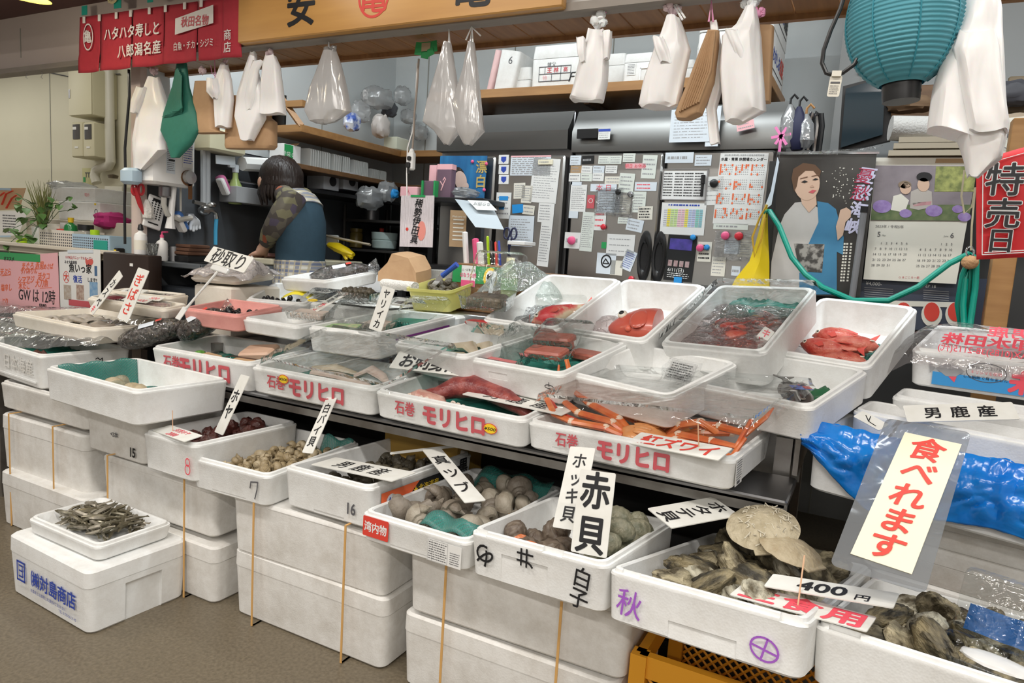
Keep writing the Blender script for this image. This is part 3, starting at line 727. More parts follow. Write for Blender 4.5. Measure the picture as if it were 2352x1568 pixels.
fishp = MB().add([(-.034,.004,0),(-.012,.020,0),(.014,.015,0),(.030,.004,0),(.012,-.012,0),(-.010,-.014,0)],[(0,1,2,3,4,5)],0).add([(-.034,.004,.0002),(-.05,.022,.0002),(-.046,-.010,.0002)],[(0,1,2)],0).add([(-.004,-.014,.0002),(.010,-.028,.0002),(.014,-.012,.0002)],[(0,1,2)],1)
obj('fish_print',fishp,[INKSOFT,PINKRED],lb,TR(.04,.040,.0006),recalc=False)
# pile of lids and boxes carrying the blue-bag box
for i,(z0,hh_,dx,l) in enumerate(((0,.30,.0,'foam box on the floor at the bottom of the pile under the blue bag'),(.301,.13,.015,'foam box second from the floor under the blue bag'),(.432,.085,-.012,'foam lid third up in the pile under the blue bag'),(.518,.075,.008,'topmost foam lid under the blue-bag box'))):
    lidded('S5_%d' % i,l,(.045 + dx,1.775,z0,-11.5,0,.62,.33,hh_),min(.05,hh_*.4))
# boxes further back on the stand
p5 = foam('P5b','foam box with a purple stripe holding squid packs',sc('P5b'))
obj('purple_stripe',MB().add([(0,0,0),(.30,0,0),(.30,.007,0),(0,.007,0)],[(0,1,2,3)]),mat('stripe_purple',(0.25,0.05,0.28),0.5),p5,TR(PB['P5b'][5] + .001,.09,.052,90,0,90),recalc=False)
foam('P5a','foam box of clear packs next to the purple-striped one',sc('P5a'))
foam('P2','foam box of small black clams with a yellow slip',sc('P2'),t=.02)
foam('P3','foam box with one netted bag of mussels lying in it',sc('P3'))
foam('P4','pink foam tub holding black mussels',sc('P4'),FOAM_PINK,cat='foam tub',t=.012)
foam('P7','cream foam tray under a slumped bag of ice',sc('P7'),FOAM_CREAM,cat='foam tray')
foam('P8a','cream foam tray of wrapped packs behind the gibasa board',sc('P8a'),FOAM_CREAM,cat='foam tray')
foam('P8b','cream foam tray of wrapped packs with red price slips',sc('P8b'),FOAM_CREAM,cat='foam tray')
# ---------------------------------------------------------------- seafood
SHELLTAN = mat('shell_tan',(0.42,0.33,0.19),0.45,noise_amt=0.3,noise_scale=45,col2=(0.24,0.18,0.10),bump=0.3,bump_scale=120)
SHELLTAN2 = mat('shell_pale',(0.52,0.44,0.30),0.45,noise_amt=0.3,noise_scale=50,col2=(0.34,0.26,0.15),bump=0.3,bump_scale=120)
SHELLDK = mat('shell_dark',(0.06,0.052,0.036),0.4,noise_amt=0.25,noise_scale=60,col2=(0.13,0.11,0.075),bump=0.4,bump_scale=120)
SHELLGR = mat('whelk_grey',(0.27,0.235,0.19),0.5,noise_amt=0.3,noise_scale=40,col2=(0.15,0.12,0.09),bump=0.3,bump_scale=90)
SHELLGR2 = mat('whelk_pale',(0.40,0.36,0.29),0.5,noise_amt=0.3,noise_scale=40,col2=(0.22,0.18,0.13),bump=0.3,bump_scale=90)
CLAMG = mat('clam_green',(0.33,0.31,0.22),0.45,noise_amt=0.2,noise_scale=50,col2=(0.14,0.15,0.10),bump=.4,bump_scale=120)
ARK = mat('ark_shell',(0.085,0.055,0.038),0.45,noise_amt=0.2,noise_scale=70,col2=(0.20,0.16,0.12))
ARKFLESH = mat('ark_flesh',(0.58,0.17,0.06),0.3,bump=0.3,bump_scale=50)
OYS = [mat('oyster_shell',a,0.6,noise_amt=0.11,noise_scale=34,col2=b,bump=1.0,bump_scale=75,stretch=(1,.45,1.6)) for a,b in
       (((0.07,0.055,0.03),(0.42,0.36,0.23)),((0.10,0.08,0.045),(0.56,0.52,0.40)),((0.035,0.03,0.02),(0.28,0.23,0.13)))]
SCAL = mat('scallop_shell',(0.36,0.30,0.19),0.6,noise_amt=0.2,noise_scale=35,col2=(0.56,0.49,0.35),bump=0.7,bump_scale=70)
PEARL = mat('oyster_inside',(0.80,0.80,0.78),0.25,noise_amt=0.2,noise_scale=14,col2=(0.62,0.60,0.58))
MUSSEL = mat('mussel_black',(0.012,0.012,0.014),0.25,coat=0.3)
SILVER = [mat('smelt_skin',c,0.28,0.35,noise_amt=0.3,noise_scale=70,col2=d) for c,d in
          (((0.30,0.27,0.20),(0.12,0.11,0.07)),((0.42,0.38,0.31),(0.16,0.14,0.10)),((0.20,0.17,0.11),(0.09,0.08,0.05)))]
REDF = mat('red_fish_skin',(0.50,0.045,0.03),0.3,noise_amt=0.14,noise_scale=26,col2=(0.68,0.22,0.15),bump=0.35,bump_scale=170,coat=0.25)
REDFIN = mat('red_fin',(0.60,0.07,0.05),0.4)
CRABM = mat('crab_orange',(0.60,0.085,0.018),0.3,noise_amt=0.25,noise_scale=30,col2=(0.74,0.24,0.07),coat=0.3)
CRABDK = mat('crab_red',(0.50,0.045,0.02),0.35)
CRABBELLY = mat('crab_belly',(0.72,0.34,0.12),0.35,noise_amt=0.3,noise_scale=35,col2=(0.60,0.22,0.07),coat=0.3)
JOINTM = mat('crab_joint',(0.80,0.62,0.48),0.4)
EYEW = mat('fish_eye_white',(0.80,0.74,0.62),0.2)
TUNA = mat('tuna_red',(0.36,0.075,0.055),0.35,noise_amt=0.2,noise_scale=40,col2=(0.46,0.17,0.12),stretch=(1,8,1))
SQUID = mat('squid_pale',(0.70,0.60,0.52),0.25,noise_amt=0.25,noise_scale=20,col2=(0.55,0.42,0.36),coat=0.4)
SQUIDBR = mat('squid_brown',(0.42,0.35,0.25),0.3,noise_amt=0.25,noise_scale=20,col2=(0.60,0.52,0.38),coat=0.3)
OCTO = mat('octopus_red',(0.16,0.018,0.02),0.35,noise_amt=0.15,noise_scale=30,col2=(0.36,0.085,0.07),bump=.4,bump_scale=70)
OCTOPK = mat('octopus_flesh',(0.56,0.26,0.21),0.35,noise_amt=.2,noise_scale=40,col2=(0.68,0.46,0.38),bump=.4,bump_scale=60)
HOYA = mat('sea_squirt',(0.085,0.018,0.014),0.4,noise_amt=0.2,noise_scale=30,col2=(0.06,0.02,0.015),bump=0.6,bump_scale=60)
SEAWEED = mat('seaweed_brown',(0.10,0.035,0.025),0.5,noise_amt=0.25,noise_scale=60,col2=(0.22,0.08,0.06),bump=0.8,bump_scale=80)
BREAM = mat('bream_skin',(0.40,0.27,0.27),0.35,noise_amt=0.25,noise_scale=25,col2=(0.58,0.48,0.48))
BLKFISH = mat('black_fish_skin',(0.03,0.026,0.024),0.3,noise_amt=0.2,noise_scale=30,col2=(0.07,0.06,0.055),coat=0.3)

def BW(key): return BOX[key][0].matrix_world
def put(o,key,M): o.matrix_world = BW(key) @ M; return o
def fbm(p,s,o=4): return noise.fractal(V3(p)*s,1.0,2.0,o)

def whelk_mesh(size,turns=3.6,fat=1.0,spike=0.0,seed=0):
    """coiled snail: a tapering tube wound round an axis"""
    mb = MB(); n = 10; L = []; steps = int(turns*14)
    for i in range(steps + 1):
        t = i/14.0; k = 0.56**t; a = 2*math.pi*t
        rad = .33*k*size; rr = .27*k*size*fat; z = -.95*size*(k - 1)*.62
        c = V3((rad*math.cos(a),rad*math.sin(a),z)); out = V3((math.cos(a),math.sin(a),0))
        L.append([c + out*(rr*math.cos(q)) + V3((0,0,1))*(rr*1.25*math.sin(q))*(1 + spike*math.sin(i*1.9)) for q in [2*math.pi*j/n for j in range(n)]])
    mb.loft(L)
    mb.ell((.40*size,-.10*size,.0),(.17*size,.30*size*fat,.24*size),10,6,0)      # flared lip and siphon
    mb.tube([(.34*size,-.2*size,0),(.36*size,-.42*size,-.10*size),(.33*size,-.55*size,-.16*size)],[.13*size,.09*size,.04*size],6)
    return mb
def clam_mesh(size,ribs=16,amp=.06,flat=.5,nu=30):
    def f(d,th,ph):
        hinge = 1 - .16*max(0,-d.y)
        return hinge*(1 + amp*math.cos(ribs*math.atan2(d.x,d.y + 1.15)*2.6)*(1 - abs(d.z)*.3))*(1 + .02*math.cos(ph*30))
    mb = MB().ell((0,0,0),(size*.56,size*.46,size*flat*.62),nu,12,0,fn=f)
    return mb
def oyster_mesh(size,seed):
    o = V3((seed*7.3,seed*3.1,seed*1.7))
    def f(d,th,ph):
        return 1 + .26*noise.noise(d*1.3 + o) + .07*noise.noise(d*4.0 + o) + .045*math.sin(16*d.length_squared*(d.y + .4*d.x) + 5*noise.noise(d*2.5 + o)) + .03*noise.noise(d*15 + o)
    return MB().ell((0,0,0),(size*.42,size*.56,size*.25),36,22,0,fn=f)
def scallop_mesh(size):
    mb = MB(); n = 72; rows = []
    for sgn in (1,-1):
        for t in ((0,.25,.5,.7,.85,.95,1.0) if sgn > 0 else (.95,.7,.4,0)):
            L = []
            for i in range(n):
                a = 2*math.pi*i/n; x,y = t*math.sin(a)*.5,t*math.cos(a)*.47; ph = math.atan2(x,y + .50)
                z = sgn*(.15*(1 - t**2.2) + .007*math.cos(ph*30)*min(1,t*2)*(1 - t*.3) + .006*math.sin(t*26)*t) + .02*noise.noise(V3((x*4,y*4,3)))
                k = 1 - .12*max(0,-math.cos(a))**6; L.append((x*size*k,y*size,z*size))
            rows.append(L)
    mb.loft(rows); mb.box((0,-.45*size,0),(.44*size,.11*size,.035*size),0,bev=.004); return mb
def fish_mesh(L,deep=.30,thick=.17,bend=0.0,m_body=0,m_fin=1,eye=True,tail=True):
    """side-lying ready fish: nose at -x, tail at +x, back at +y"""
    mb = MB(); prof = [(0,.04,.05),(.04,.30,.32),(.10,.55,.62),(.18,.82,.88),(.28,1,1),(.40,.98,.96),(.54,.80,.78),(.68,.54,.52),(.80,.32,.30),(.88,.22,.18),(.92,.24,.10)]
    loops = []; n = 14
    for t,dp,tk in prof:
        x = -L/2 + t*L; yb = bend*L*(t - .4)**2*2
        loops.append([(x,yb + dp*deep*L/2*math.cos(q)*(1.08 if math.cos(q) > 0 else .92),tk*thick*L/2*math.sin(q)) for q in [2*math.pi*j/n for j in range(n)]])
    mb.loft(loops,m_body)
    te = loops[-1]; cx,cy = te[0][0] - .01*L,sum(p[1] for p in te)/n
    if tail:
        mb.poly([(cx,cy + .02*L,0),(cx + .16*L,cy + .14*L,.004*L),(cx + .11*L,cy,0),(cx + .16*L,cy - .14*L,-.004*L),(cx,cy - .02*L,0)],.010*L,(0,0,1),m_fin)
        mb.poly([(-.20*L,deep*L*.47,0),(-.10*L,deep*L*.60,0),(.06*L,deep*L*.52,0),(.22*L,deep*L*.36,0),(.22*L,deep*L*.26,0),(-.2*L,deep*L*.40,0)],.008*L,(0,0,1),m_fin)
        mb.poly([(.05*L,-deep*L*.36,0),(.10*L,-deep*L*.55,0),(.20*L,-deep*L*.40,0),(.2*L,-deep*L*.22,0)],.008*L,(0,0,1),m_fin)
    for s in (1,-1):
        mb.poly([(-.22*L,-.03*L,s*thick*L*.46),(-.10*L,.03*L,s*thick*L*.56),(-.05*L,-.06*L,s*thick*L*.55),(-.12*L,-.09*L,s*thick*L*.52)],.004*L*s,(0,0,1),m_fin)
        if eye:
            mb.ell((-.395*L,.035*L,s*thick*L*.30),(.042*L,.042*L,.016*L),14,8,2)
            mb.ell((-.397*L,.035*L,s*(thick*L*.30 + .010*L)),(.022*L,.022*L,.009*L),12,6,3)
    mb.poly([(-.50*L,-.02*L,.012*L),(-.43*L,-.045*L,.018*L),(-.43*L,-.05*L,.018*L),(-.5*L,-.03*L,.012*L)],.003*L,(0,0,1),3)
    return mb
FISHM = [REDF,REDFIN,EYEW,BLACK]
def smelt_mesh(L,bend,seed):
    loops = []; n = 6
    for t,k in ((0,.15),(.08,.62),(.22,1),(.5,.9),(.75,.5),(.88,.28),(.94,.5),(1,.75)):
        x = (t - .5)*L; y = bend*L*math.sin(t*math.pi*1.3 + seed); z = .1*L*math.sin(t*3 + seed*2)*bend*3
        fl = .25 if t > .9 else 1
        loops.append([(x,y + k*.055*L*math.cos(q)*fl,z + k*.075*L*math.sin(q)) for q in [2*math.pi*j/n for j in range(n)]])
    return MB().loft(loops)

def pile(key,protos,n,rad,region,z0,rng,label,cat,group,tilt=25,flat=.8,crowd=.92,name=None,names=None,zmax=9):
    """drop things one by one into the box: each comes to rest on the floor or on those below it"""
    x0,y0,x1,y1 = region; done = []; out = []; used = set()
    for i in range(n):
        best = None
        for _ in range(14):
            x,y = rng.uniform(x0,x1),rng.uniform(y0,y1); z = z0 + rad*flat
            for (a,b,c) in done:
                d2 = (x - a)**2 + (y - b)**2; s = (2*rad*crowd)**2
                if d2 < s: z = max(z,c + math.sqrt(s - d2)*flat)
            if best is None or z < best[2]: best = (x,y,z)
        if best[2] > zmax: continue
        done.append(best); pr = protos[i % len(protos)]
        M = BW(key) @ TR(*best,rng.uniform(-tilt,tilt),rng.uniform(-tilt,tilt),rng.uniform(0,360)) @ Matrix.Scale(rng.uniform(.85,1.15),4)
        if pr not in used: used.add(pr); c = pr; c.matrix_world = M
        else: c = copy_tree(pr,M)
        tag(c,label,cat,group); out.append(c)
    return out

rng = random.Random(11)
# tiny silver fish in the low tray
w,d,hh = BOX['F0b'][1:]
sm = [obj('small_fish',smelt_mesh(.070 + .007*k,(.07,-.09,.12,-.04)[k % 4],k),SILVER[k % 3]) for k in range(6)]
n_s = 0; used = set()
for i in range(190):
    pr = sm[i % 6]; x,y = rng.uniform(.072,w - .072),rng.uniform(.058,d - .058)
    hump = 1 - ((x - w/2)/(w/2))**2*.5 - ((y - d/2)/(d/2))**2*.5
    z = .022 + (.012 + .034*hump)*(i/190)**.6 + .004*rng.random()
    M = BW('F0b') @ TR(x,y,z,rng.uniform(0,360),rng.uniform(-14,14),rng.gauss(0,28) if min(y,d - y) < .085 else rng.gauss(90,30) if min(x,w - x) < .1 else rng.uniform(0,360))
    if pr not in used: used.add(pr); c = pr; c.matrix_world = M
    else: c = copy_tree(pr,M)
    tag(c,'tiny silver-brown fish heaped in the low foam tray','fish','tiny silver fish in the low tray')
# green net box
def sheet(name,key,fn,nu,nv,m,label,cat='sheet',M=None,th=.0012,kind=None):
    mb = MB().grid(fn,nu,nv); o = obj(name,mb,m,recalc=False)
    if M is not None: o.matrix_world = M
    elif key: o.matrix_world = BW(key)
    if th:
        md = o.modifiers.new('t','SOLIDIFY'); md.thickness = th; md.offset = 0
    return tag(o,label,cat) if label else o
w,d,hh = BOX['net'][1:]
def net_fn(u,v):
    y = .03 + u*(d - .055); q = v*1.5
    if q < .75: x,z = .026 + .012*q,hh + .003 - q*.112
    else: x,z = .04 + (q - .75)*.20,.026 + .012*math.sin(u*9)*math.sin(q*5)
    return (x + .005*math.sin(u*14),y,z + .004*math.sin(u*17))
sheet('mesh_net','net',net_fn,30,16,TEALNET,'green mesh net draped over the inner side of its foam box','net')
cl = [obj('clam',clam_mesh(.075,3,.01,.7),SHELLTAN2),obj('clam',clam_mesh(.07,3,.01,.7),CLAMG)]
for i,(x,y,z) in enumerate(((.20,.11,.045),(.25,.10,.045),(.31,.11,.043),(.17,.15,.04),(.36,.10,.04))):
    c = cl[i % 2] if i < 2 else copy_tree(cl[i % 2],Matrix())
    put(c,'net',TR(x,y,z + .012,20 + i*15,i*20,i*70)); tag(c,'pale surf clam lying in the green-netted foam box','clam','surf clams in the net-lined box')
# sea squirts
w,d,hh = BOX['C8'][1:]
pr = []
for k in range(3):
    o3 = V3((k*3.7,1,2)); pr.append(obj('sea_squirt',MB().ell((0,0,0),(.026,.022,.021),18,12,fn=lambda dd,t,p: 1 + .35*abs(noise.noise(dd*4 + o3)) + .25*noise.noise(dd*2.2 + o3)),HOYA))
pile('C8',pr,42,.024,(.05,.06,w - .05,d - .06),.018,rng,'dark red knobbly sea squirt in the box with the red 8','sea squirt','sea squirts in the box with the red 8',tilt=180)
# tan snails
w,d,hh = BOX['D7'][1:]
pr = [obj('sea_snail',whelk_mesh(.030,3.2,1.25),m) for m in (SHELLTAN,SHELLTAN2,SHELLTAN)]
pile('D7',pr,125,.0155,(.06,.05,w - .05,d - .05),.018,rng,'round tan sea snail in the heap beside the white baigai board','sea snail','tan snails in the box marked 7',tilt=180)
sheet('mesh_net','D7',lambda u,v: (.17 + u*.12,d - .028 - v*.03,.10 - v*.06 + .008*math.sin(u*9)),12,6,TEALNET,'scrap of green net at the back of the tan snails','net')
w,d,hh = BOX['E16'][1:]
pr = [obj('whelk',whelk_mesh(.042,3.2,1.15,.15),SHELLDK) for m in range(2)]
pile('E16',pr,62,.021,(.06,.10,w - .05,d - .06),.018,rng,'dark blackish whelk in the heap behind the Oga board','whelk','dark whelks in the box stencilled 16',tilt=180,zmax=.085)
w,d,hh = BOX['G'][1:]
pr = [obj('large_whelk',whelk_mesh(.070,3.1,1.12),m) for m in (SHELLGR,SHELLGR2,SHELLGR)]
pile('G',pr,46,.031,(.055,.055,w - .055,d - .07),.016,rng,'big grey-brown whelk in the box with the red sticker','whelk','big whelks in the red-stickered box',tilt=180,zmax=.075)
sheet('mesh_net','G',lambda u,v: (.05 + u*.24,d - .022 - v*.10,.09 - v*.055 + .008*math.sin(u*13)),20,8,TEALNET,'green net along the back of the big whelks','net')
sheet('mesh_net','G',lambda u,v: (.16 + u*.14,.03 + v*.09,.070 + .02*math.sin(v*3.1) + .006*math.sin(u*11)),16,8,TEALNET,'green net over whelks next to the ingredients label','net')
# ark shells and clams
w,d,hh = BOX['H'][1:]
pr = [obj('ark_shell',clam_mesh(.072,9,.05,.75,150),ARK)]
for c in pile('H',pr,8,.030,(.045,.045,.17,.20),.02,rng,'dark ribbed ark shell beside the akagai board','ark shell','ark shells in the felt-pen box',tilt=50): pass
for x,y in ((.075,.11),(.115,.085)):
    o = put(obj('ark_flesh',MB().ell((0,0,0),(.026,.014,.018),14,8,fn=lambda dd,t,p: 1 + .15*noise.noise(dd*3)),ARKFLESH),'H',TR(x,y,.062,0,20,35)); tag(o,'orange ark clam flesh bulging between the ribbed shells, %s' % ('outer piece' if x < .1 else 'piece nearer the akagai board'),'shellfish')
pr = [obj('clam',clam_mesh(.062,12,.022,.7,150),CLAMG)]
pile('H',pr,22,.027,(.235,.095,w - .04,d - .06),.018,rng,'greenish hard clam in the dark net next to the akagai board','clam','hard clams in green net',tilt=60)
sheet('mesh_net','H',lambda u,v: (.20 + u*.125,d - .05 - v*.11,.112 - .05*u - .05*v + .007*math.sin(u*9 + v*6)),14,10,DARKNET,'dark green folded net above the hard clams','net')
# oysters
w,d,hh = BOX['I'][1:]
LBO = 'rough grey-brown oyster heaped in the box with purple characters'
pr = [obj('oyster',oyster_mesh(.098,k + 1),OYS[k % 3]) for k in range(7)]
pile('I',pr,46,.040,(.075,.115,w - .065,d - .08),.018,rng,LBO,'oyster','oysters in the purple-lettered box',tilt=55,flat=.55,crowd=.80,zmax=.115)
w,d,hh = BOX['J'][1:]
pr = [obj('oyster',oyster_mesh(.098,k + 11),OYS[(k + 1) % 3]) for k in range(7)]
pile('J',pr,44,.040,(.07,.07,w - .06,d - .07),.018,rng,'rough oyster in the box under the large laminated sign','oyster','oysters under the laminated sign',tilt=55,flat=.55,crowd=.80,zmax=.105)
tag(obj('scallop',scallop_mesh(.150),SCAL),'uppermost barnacled scallop shell on the oysters','scallop')
so = bpy.context.scene.objects['scallop']; c = at(1752,1212,y=1.53); so.matrix_world = TR(c.x,c.y,c.z,22,-12,20)
br = MB(); r2 = random.Random(5)
for i in range(60):
    a,q = r2.uniform(0,6.28),r2.uniform(.2,.9); x,y = .07*q*math.cos(a),.065*q*math.sin(a); z = .019*math.sqrt(max(0,1 - q*q))
    br.tube([(x,y,z),(x + r2.uniform(-.008,.008),y + r2.uniform(-.008,.008),z + .004),(x + r2.uniform(-.01,.01),y + r2.uniform(-.01,.01),z + .002)],.0012,5)
wm = obj('barnacle_crust',br,mat('worm_tube',(0.62,0.57,0.45),0.6),so); wm['kind'] = 'stuff'
s2 = obj('scallop',scallop_mesh(.135),SHELLTAN2); c = at(1815,1262,y=1.50); s2.matrix_world = TR(c.x,c.y,c.z,14,4,60); tag(s2,'smoother tilted scallop shell lying below the barnacled one','scallop')
# clear clamshell pack with an opened oyster, in the oyster box at the frame's corner
def pack(key,M,w,d,h,label,contents=None,lid=None,m=None,name='plastic_pack',taper=.012,ribs=0):
    mb = MB().loft([rrect(-w/2 + taper,-d/2 + taper,w/2 - taper,d/2 - taper,.012,.0008,3),rrect(-w/2 + .004,-d/2 + .004,w/2 - .004,d/2 - .004,.014,h - .002,3),rrect(-w/2 - .004,-d/2 - .004,w/2 + .004,d/2 + .004,.014,h,3)],0,True,False)
    if ribs:
        for i in range(ribs):
            x = -w/2 + .02 + (w - .04)*i/(ribs - 1); mb.tube([(x,-d/2 + taper - .001,.002),(x,-d/2 + .003,h - .003)],.0008,4)
    o = obj(name,mb,m or CLEARPACK); o.matrix_world = (BW(key) if key else Matrix()) @ M
    tag(o,label,'plastic pack')
    if lid is not None:     # hinged lid at angle lid
        l = MB().loft([rrect(-w/2 - .004,0,w/2 + .004,d + .008,.014,0,3),rrect(-w/2 + .004,.006,w/2 - .004,d,.014,h*.6,3),rrect(-w/2 + .010,.012,w/2 - .010,d - .006,.012,h*.66,3)],0,False,True)
        obj('lid',l,m or CLEARPACK,o,TR(0,d/2 + .004,h,lid,0,0))
    return o
pk = pack('J',TR(.255,.085,.078,6,2,-14),.165,.105,.035,'open clear pack holding a shucked oyster on the oyster heap',lid=68,ribs=14)
oy = obj('shucked_oyster',MB().ell((0,0,.012),(.066,.036,.014),26,12,0,fn=lambda dd,t,p: 1 + .16*noise.noise(dd*2.2)).ell((.004,0,.021),(.056,.028,.008),22,8,1,fn=lambda dd,t,p: 1 + .12*noise.noise(dd*2.6)),[OYS[2],PEARL]); oy.matrix_world = pk.matrix_world @ TR(0,0,.008); tag(oy,'shucked oyster showing its white inner shell in a clear pack','oyster')
fl = obj('blue_print_film',MB().grid(lambda u,v: (.02*math.sin(u*3) + u*.085,v*.045,.004*math.sin(u*11)),10,5),mat('blue_film',(0.02,0.13,0.40),0.3,bump=.4,bump_scale=40),pk,TR(-.07,.062,.040,60,0,0),recalc=False)

# ---- flat fish boxes
def block(key,name,M,size,m,label,cat,bev=.006,wob=0.0):
    o = obj(name,MB().box((0,0,size[2]/2),size,0,bev=bev),m); put(o,key,M); return tag(o,label,cat)
def crumple(key,x0,y0,x1,y1,z,amp,m,label,seed=0,name='plastic_sheet',cat='plastic sheet',nu=26,nv=20):
    def f(u,v):
        e = 1 + .05*noise.noise(V3((u*4,v*4,seed)))
        return (x0 + (x1 - x0)*u*e,y0 + (y1 - y0)*v*e,z + amp*noise.noise(V3((u*5,v*4,seed*3.3))) + amp*.6*abs(noise.noise(V3((u*11,v*9,seed)))))
    return sheet(name,key,f,nu,nv,m,label,cat)
w,d,hh = BOX['M1'][1:]
crumple('M1',.03,.03,w - .03,d - .03,.040,.022,TEALSHEET,'dark green sheet under the packs in the box beside the net box',1)
PALE = mat('fish_cake',(0.74,0.50,0.36),0.45,noise_amt=.3,noise_scale=20,col2=(0.66,0.44,0.32))
block('M1','fish_block',TR(.33,.20,.070,14,-6,12),(.13,.085,.030),PALE,'wrapped salmon-pale fish block on green sheet','fish block',.008)
for i,(x,y,zz,rz,l) in enumerate(((.17,.10,.055,-8,'wrapped pack with green leaf on green sheet'),(.34,.09,.058,4,'wrapped pack of tan slices in front of the pale block'))):
    p = pack('M1',TR(x,y,zz,4,0,rz),.155 if i else .13,.085,.016,l,m=CLEARLID)
    obj('tray',MB().box((0,0,.004),(.14 if i else .12,.078,.004),0,bev=.002),BLACK,p)
    obj('slices',MB().box((.015,0,.012),(.09,.055,.014),0,bev=.004),mat('tan_slices',(0.62,0.40,0.22),.4),p)
    if not i: obj('green_leaf',MB().ell((-.045,0,.014),(.020,.024,.014),12,8),mat('peas_green',(0.12,0.32,0.06),.4,bump=.6,bump_scale=90),p)
w,d,hh = BOX['M2'][1:]
crumple('M2',.03,.05,w - .03,d - .03,.025,.02,TEALSHEET,'dark green sheet under the squid beneath the raised clear lid',2)
for i,(pts,r,m) in enumerate((([(.06,.09,.05),(.15,.07,.055),(.25,.09,.05),(.33,.08,.048)],[.016,.022,.018,.006],SQUID),([(.12,.16,.05),(.24,.15,.055),(.36,.13,.05),(.45,.09,.045)],[.02,.024,.016,.005],SQUID),
                                ([(.26,.20,.05),(.31,.22,.075),(.37,.20,.065),(.42,.17,.05)],[.014,.024,.018,.006],SQUID),([(.08,.20,.05),(.16,.22,.06),(.25,.23,.05)],[.018,.026,.010],SQUIDBR))):
    o = obj('squid',MB().tube([V3(p) for p in pts],r,10,flat=.6),m); put(o,'M2',Matrix()); tag(o,'pale squid %s under the raised clear lid' % ('nearest the price sticker','stretched along the box','curled beside the sashimi board','with a brown mantle')[i],'squid')
def clearlid(key,label,p,h=.022,m=None):
    w,d = p[5],p[6]
    mb = MB().loft([rrect(0,0,w,d,.02,0,4),rrect(.006,.006,w - .006,d - .006,.02,h*.5,4),rrect(.008,.008,w - .008,d - .008,.02,h,4),rrect(.022,.022,w - .022,d - .022,.016,h + .001,4),rrect(.025,.025,w - .025,d - .025,.016,h - .008,4)],0,False,False)
    nb = len(mb.v)
    mb.grid(lambda u,v: (.025 + (w - .05)*u,.025 + (d - .05)*v,h - .008 + .006*noise.noise(V3((u*4,v*3,w*9)))),22,14)
    o = obj('plastic_cover',mb,m or CLEARLID,recalc=False); o.matrix_world = pose(p); return tag(o,label,'clear lid')
clearlid('M2','large clear plastic lid propped aslant over the squid box',PB['lidM2'])
w,d,hh = BOX['M3'][1:]
crumple('M3',.03,.03,w - .03,d - .03,.024,.016,TEALPLASTIC,'green sheet under the octopus arm',3)
arm = MB(); pts = [(.10,.06,.045),(.15,.10,.062),(.19,.15,.085),(.25,.17,.092),(.32,.15,.082),(.40,.13,.070),(.46,.12,.05)]
arm.tube([V3(p) for p in [(.10,.05,.040),(.115,.085,.052),(.145,.115,.066),(.18,.15,.082),(.23,.17,.088),(.29,.165,.084),(.35,.15,.078),(.41,.13,.066),(.46,.12,.045)]],[.018,.030,.024,.036,.039,.030,.031,.022,.010],16,0,flat=.85)
arm.tube([(.09,.05,.05),(.13,.045,.06),(.19,.06,.05),(.22,.05,.045)],[.022,.034,.030,.010],12,1)
oc = put(obj('octopus_arm',arm,[OCTO,OCTOPK]),'M3',Matrix()); tag(oc,'thick dark red octopus arm curled in its fish box','octopus')
sk = MB()
for i in range(9):
    t = i/8; p = V3((.21 + .15*t,.10 - .02*t,.050 - .010*t)); sk.lathe([(.0,0),(.009 - .0045*t,.0),(.010 - .005*t,.004),(.006 - .003*t,.005),(.0,.0025)],10,0,MT(p) @ Euler((R(80),0,0)).to_matrix().to_4x4(),False,False)
for i in range(14):
    t = i/13; p = V3((.11 + .06*(i % 4)/3,.025 + .01*(i//4),.075 - .006*(i//4))); sk.lathe([(0,0),(.007,0),(.008,.003),(.004,.004),(0,.002)],8,0,MT(p) @ Euler((R(40),0,0)).to_matrix().to_4x4(),False,False)
obj('suckers',sk,mat('sucker_pale',(0.80,0.66,0.56),.4),oc)['kind'] = 'stuff'
# snow crabs
def leg_pts(a0,a1,L,rise): pass
def crab(key,M,label,legs,size=1.0):
    s = size; mb = MB()
    mb.ell((0,0,0),(.060*s,.050*s,.024*s),24,12,0,fn=lambda d,t,p: 1 + .06*math.cos(6*t) + .05*noise.noise(d*5))
    o = obj('snow_crab',mb,CRABBELLY); put(o,key,M); tag(o,label,'crab')
    pl = MB()
    for i in range(5): pl.ell((0,(-.030 + i*.012)*s,(.021 - abs(i - 2)*.001)*s),((.018 + .004*i)*s,.008*s,.006*s),12,6)
    obj('abdomen_plates',pl,CRABBELLY,o)
    for ang,out in legs:
        l = MB(); P = [V3(p)*s for p in out]
        rs = [.011,.013,.012,.010,.007,.003][:len(P)]
        l.tube(P,[r*s for r in rs],8,0,flat=.72)
        for q in P[1:3]: l.ell(q,(.0125*s,.0125*s,.010*s),10,6,1)
        obj('leg',l,[CRABM if ang else CRABDK,JOINTM],o)
    return o
def P3(*p): return p
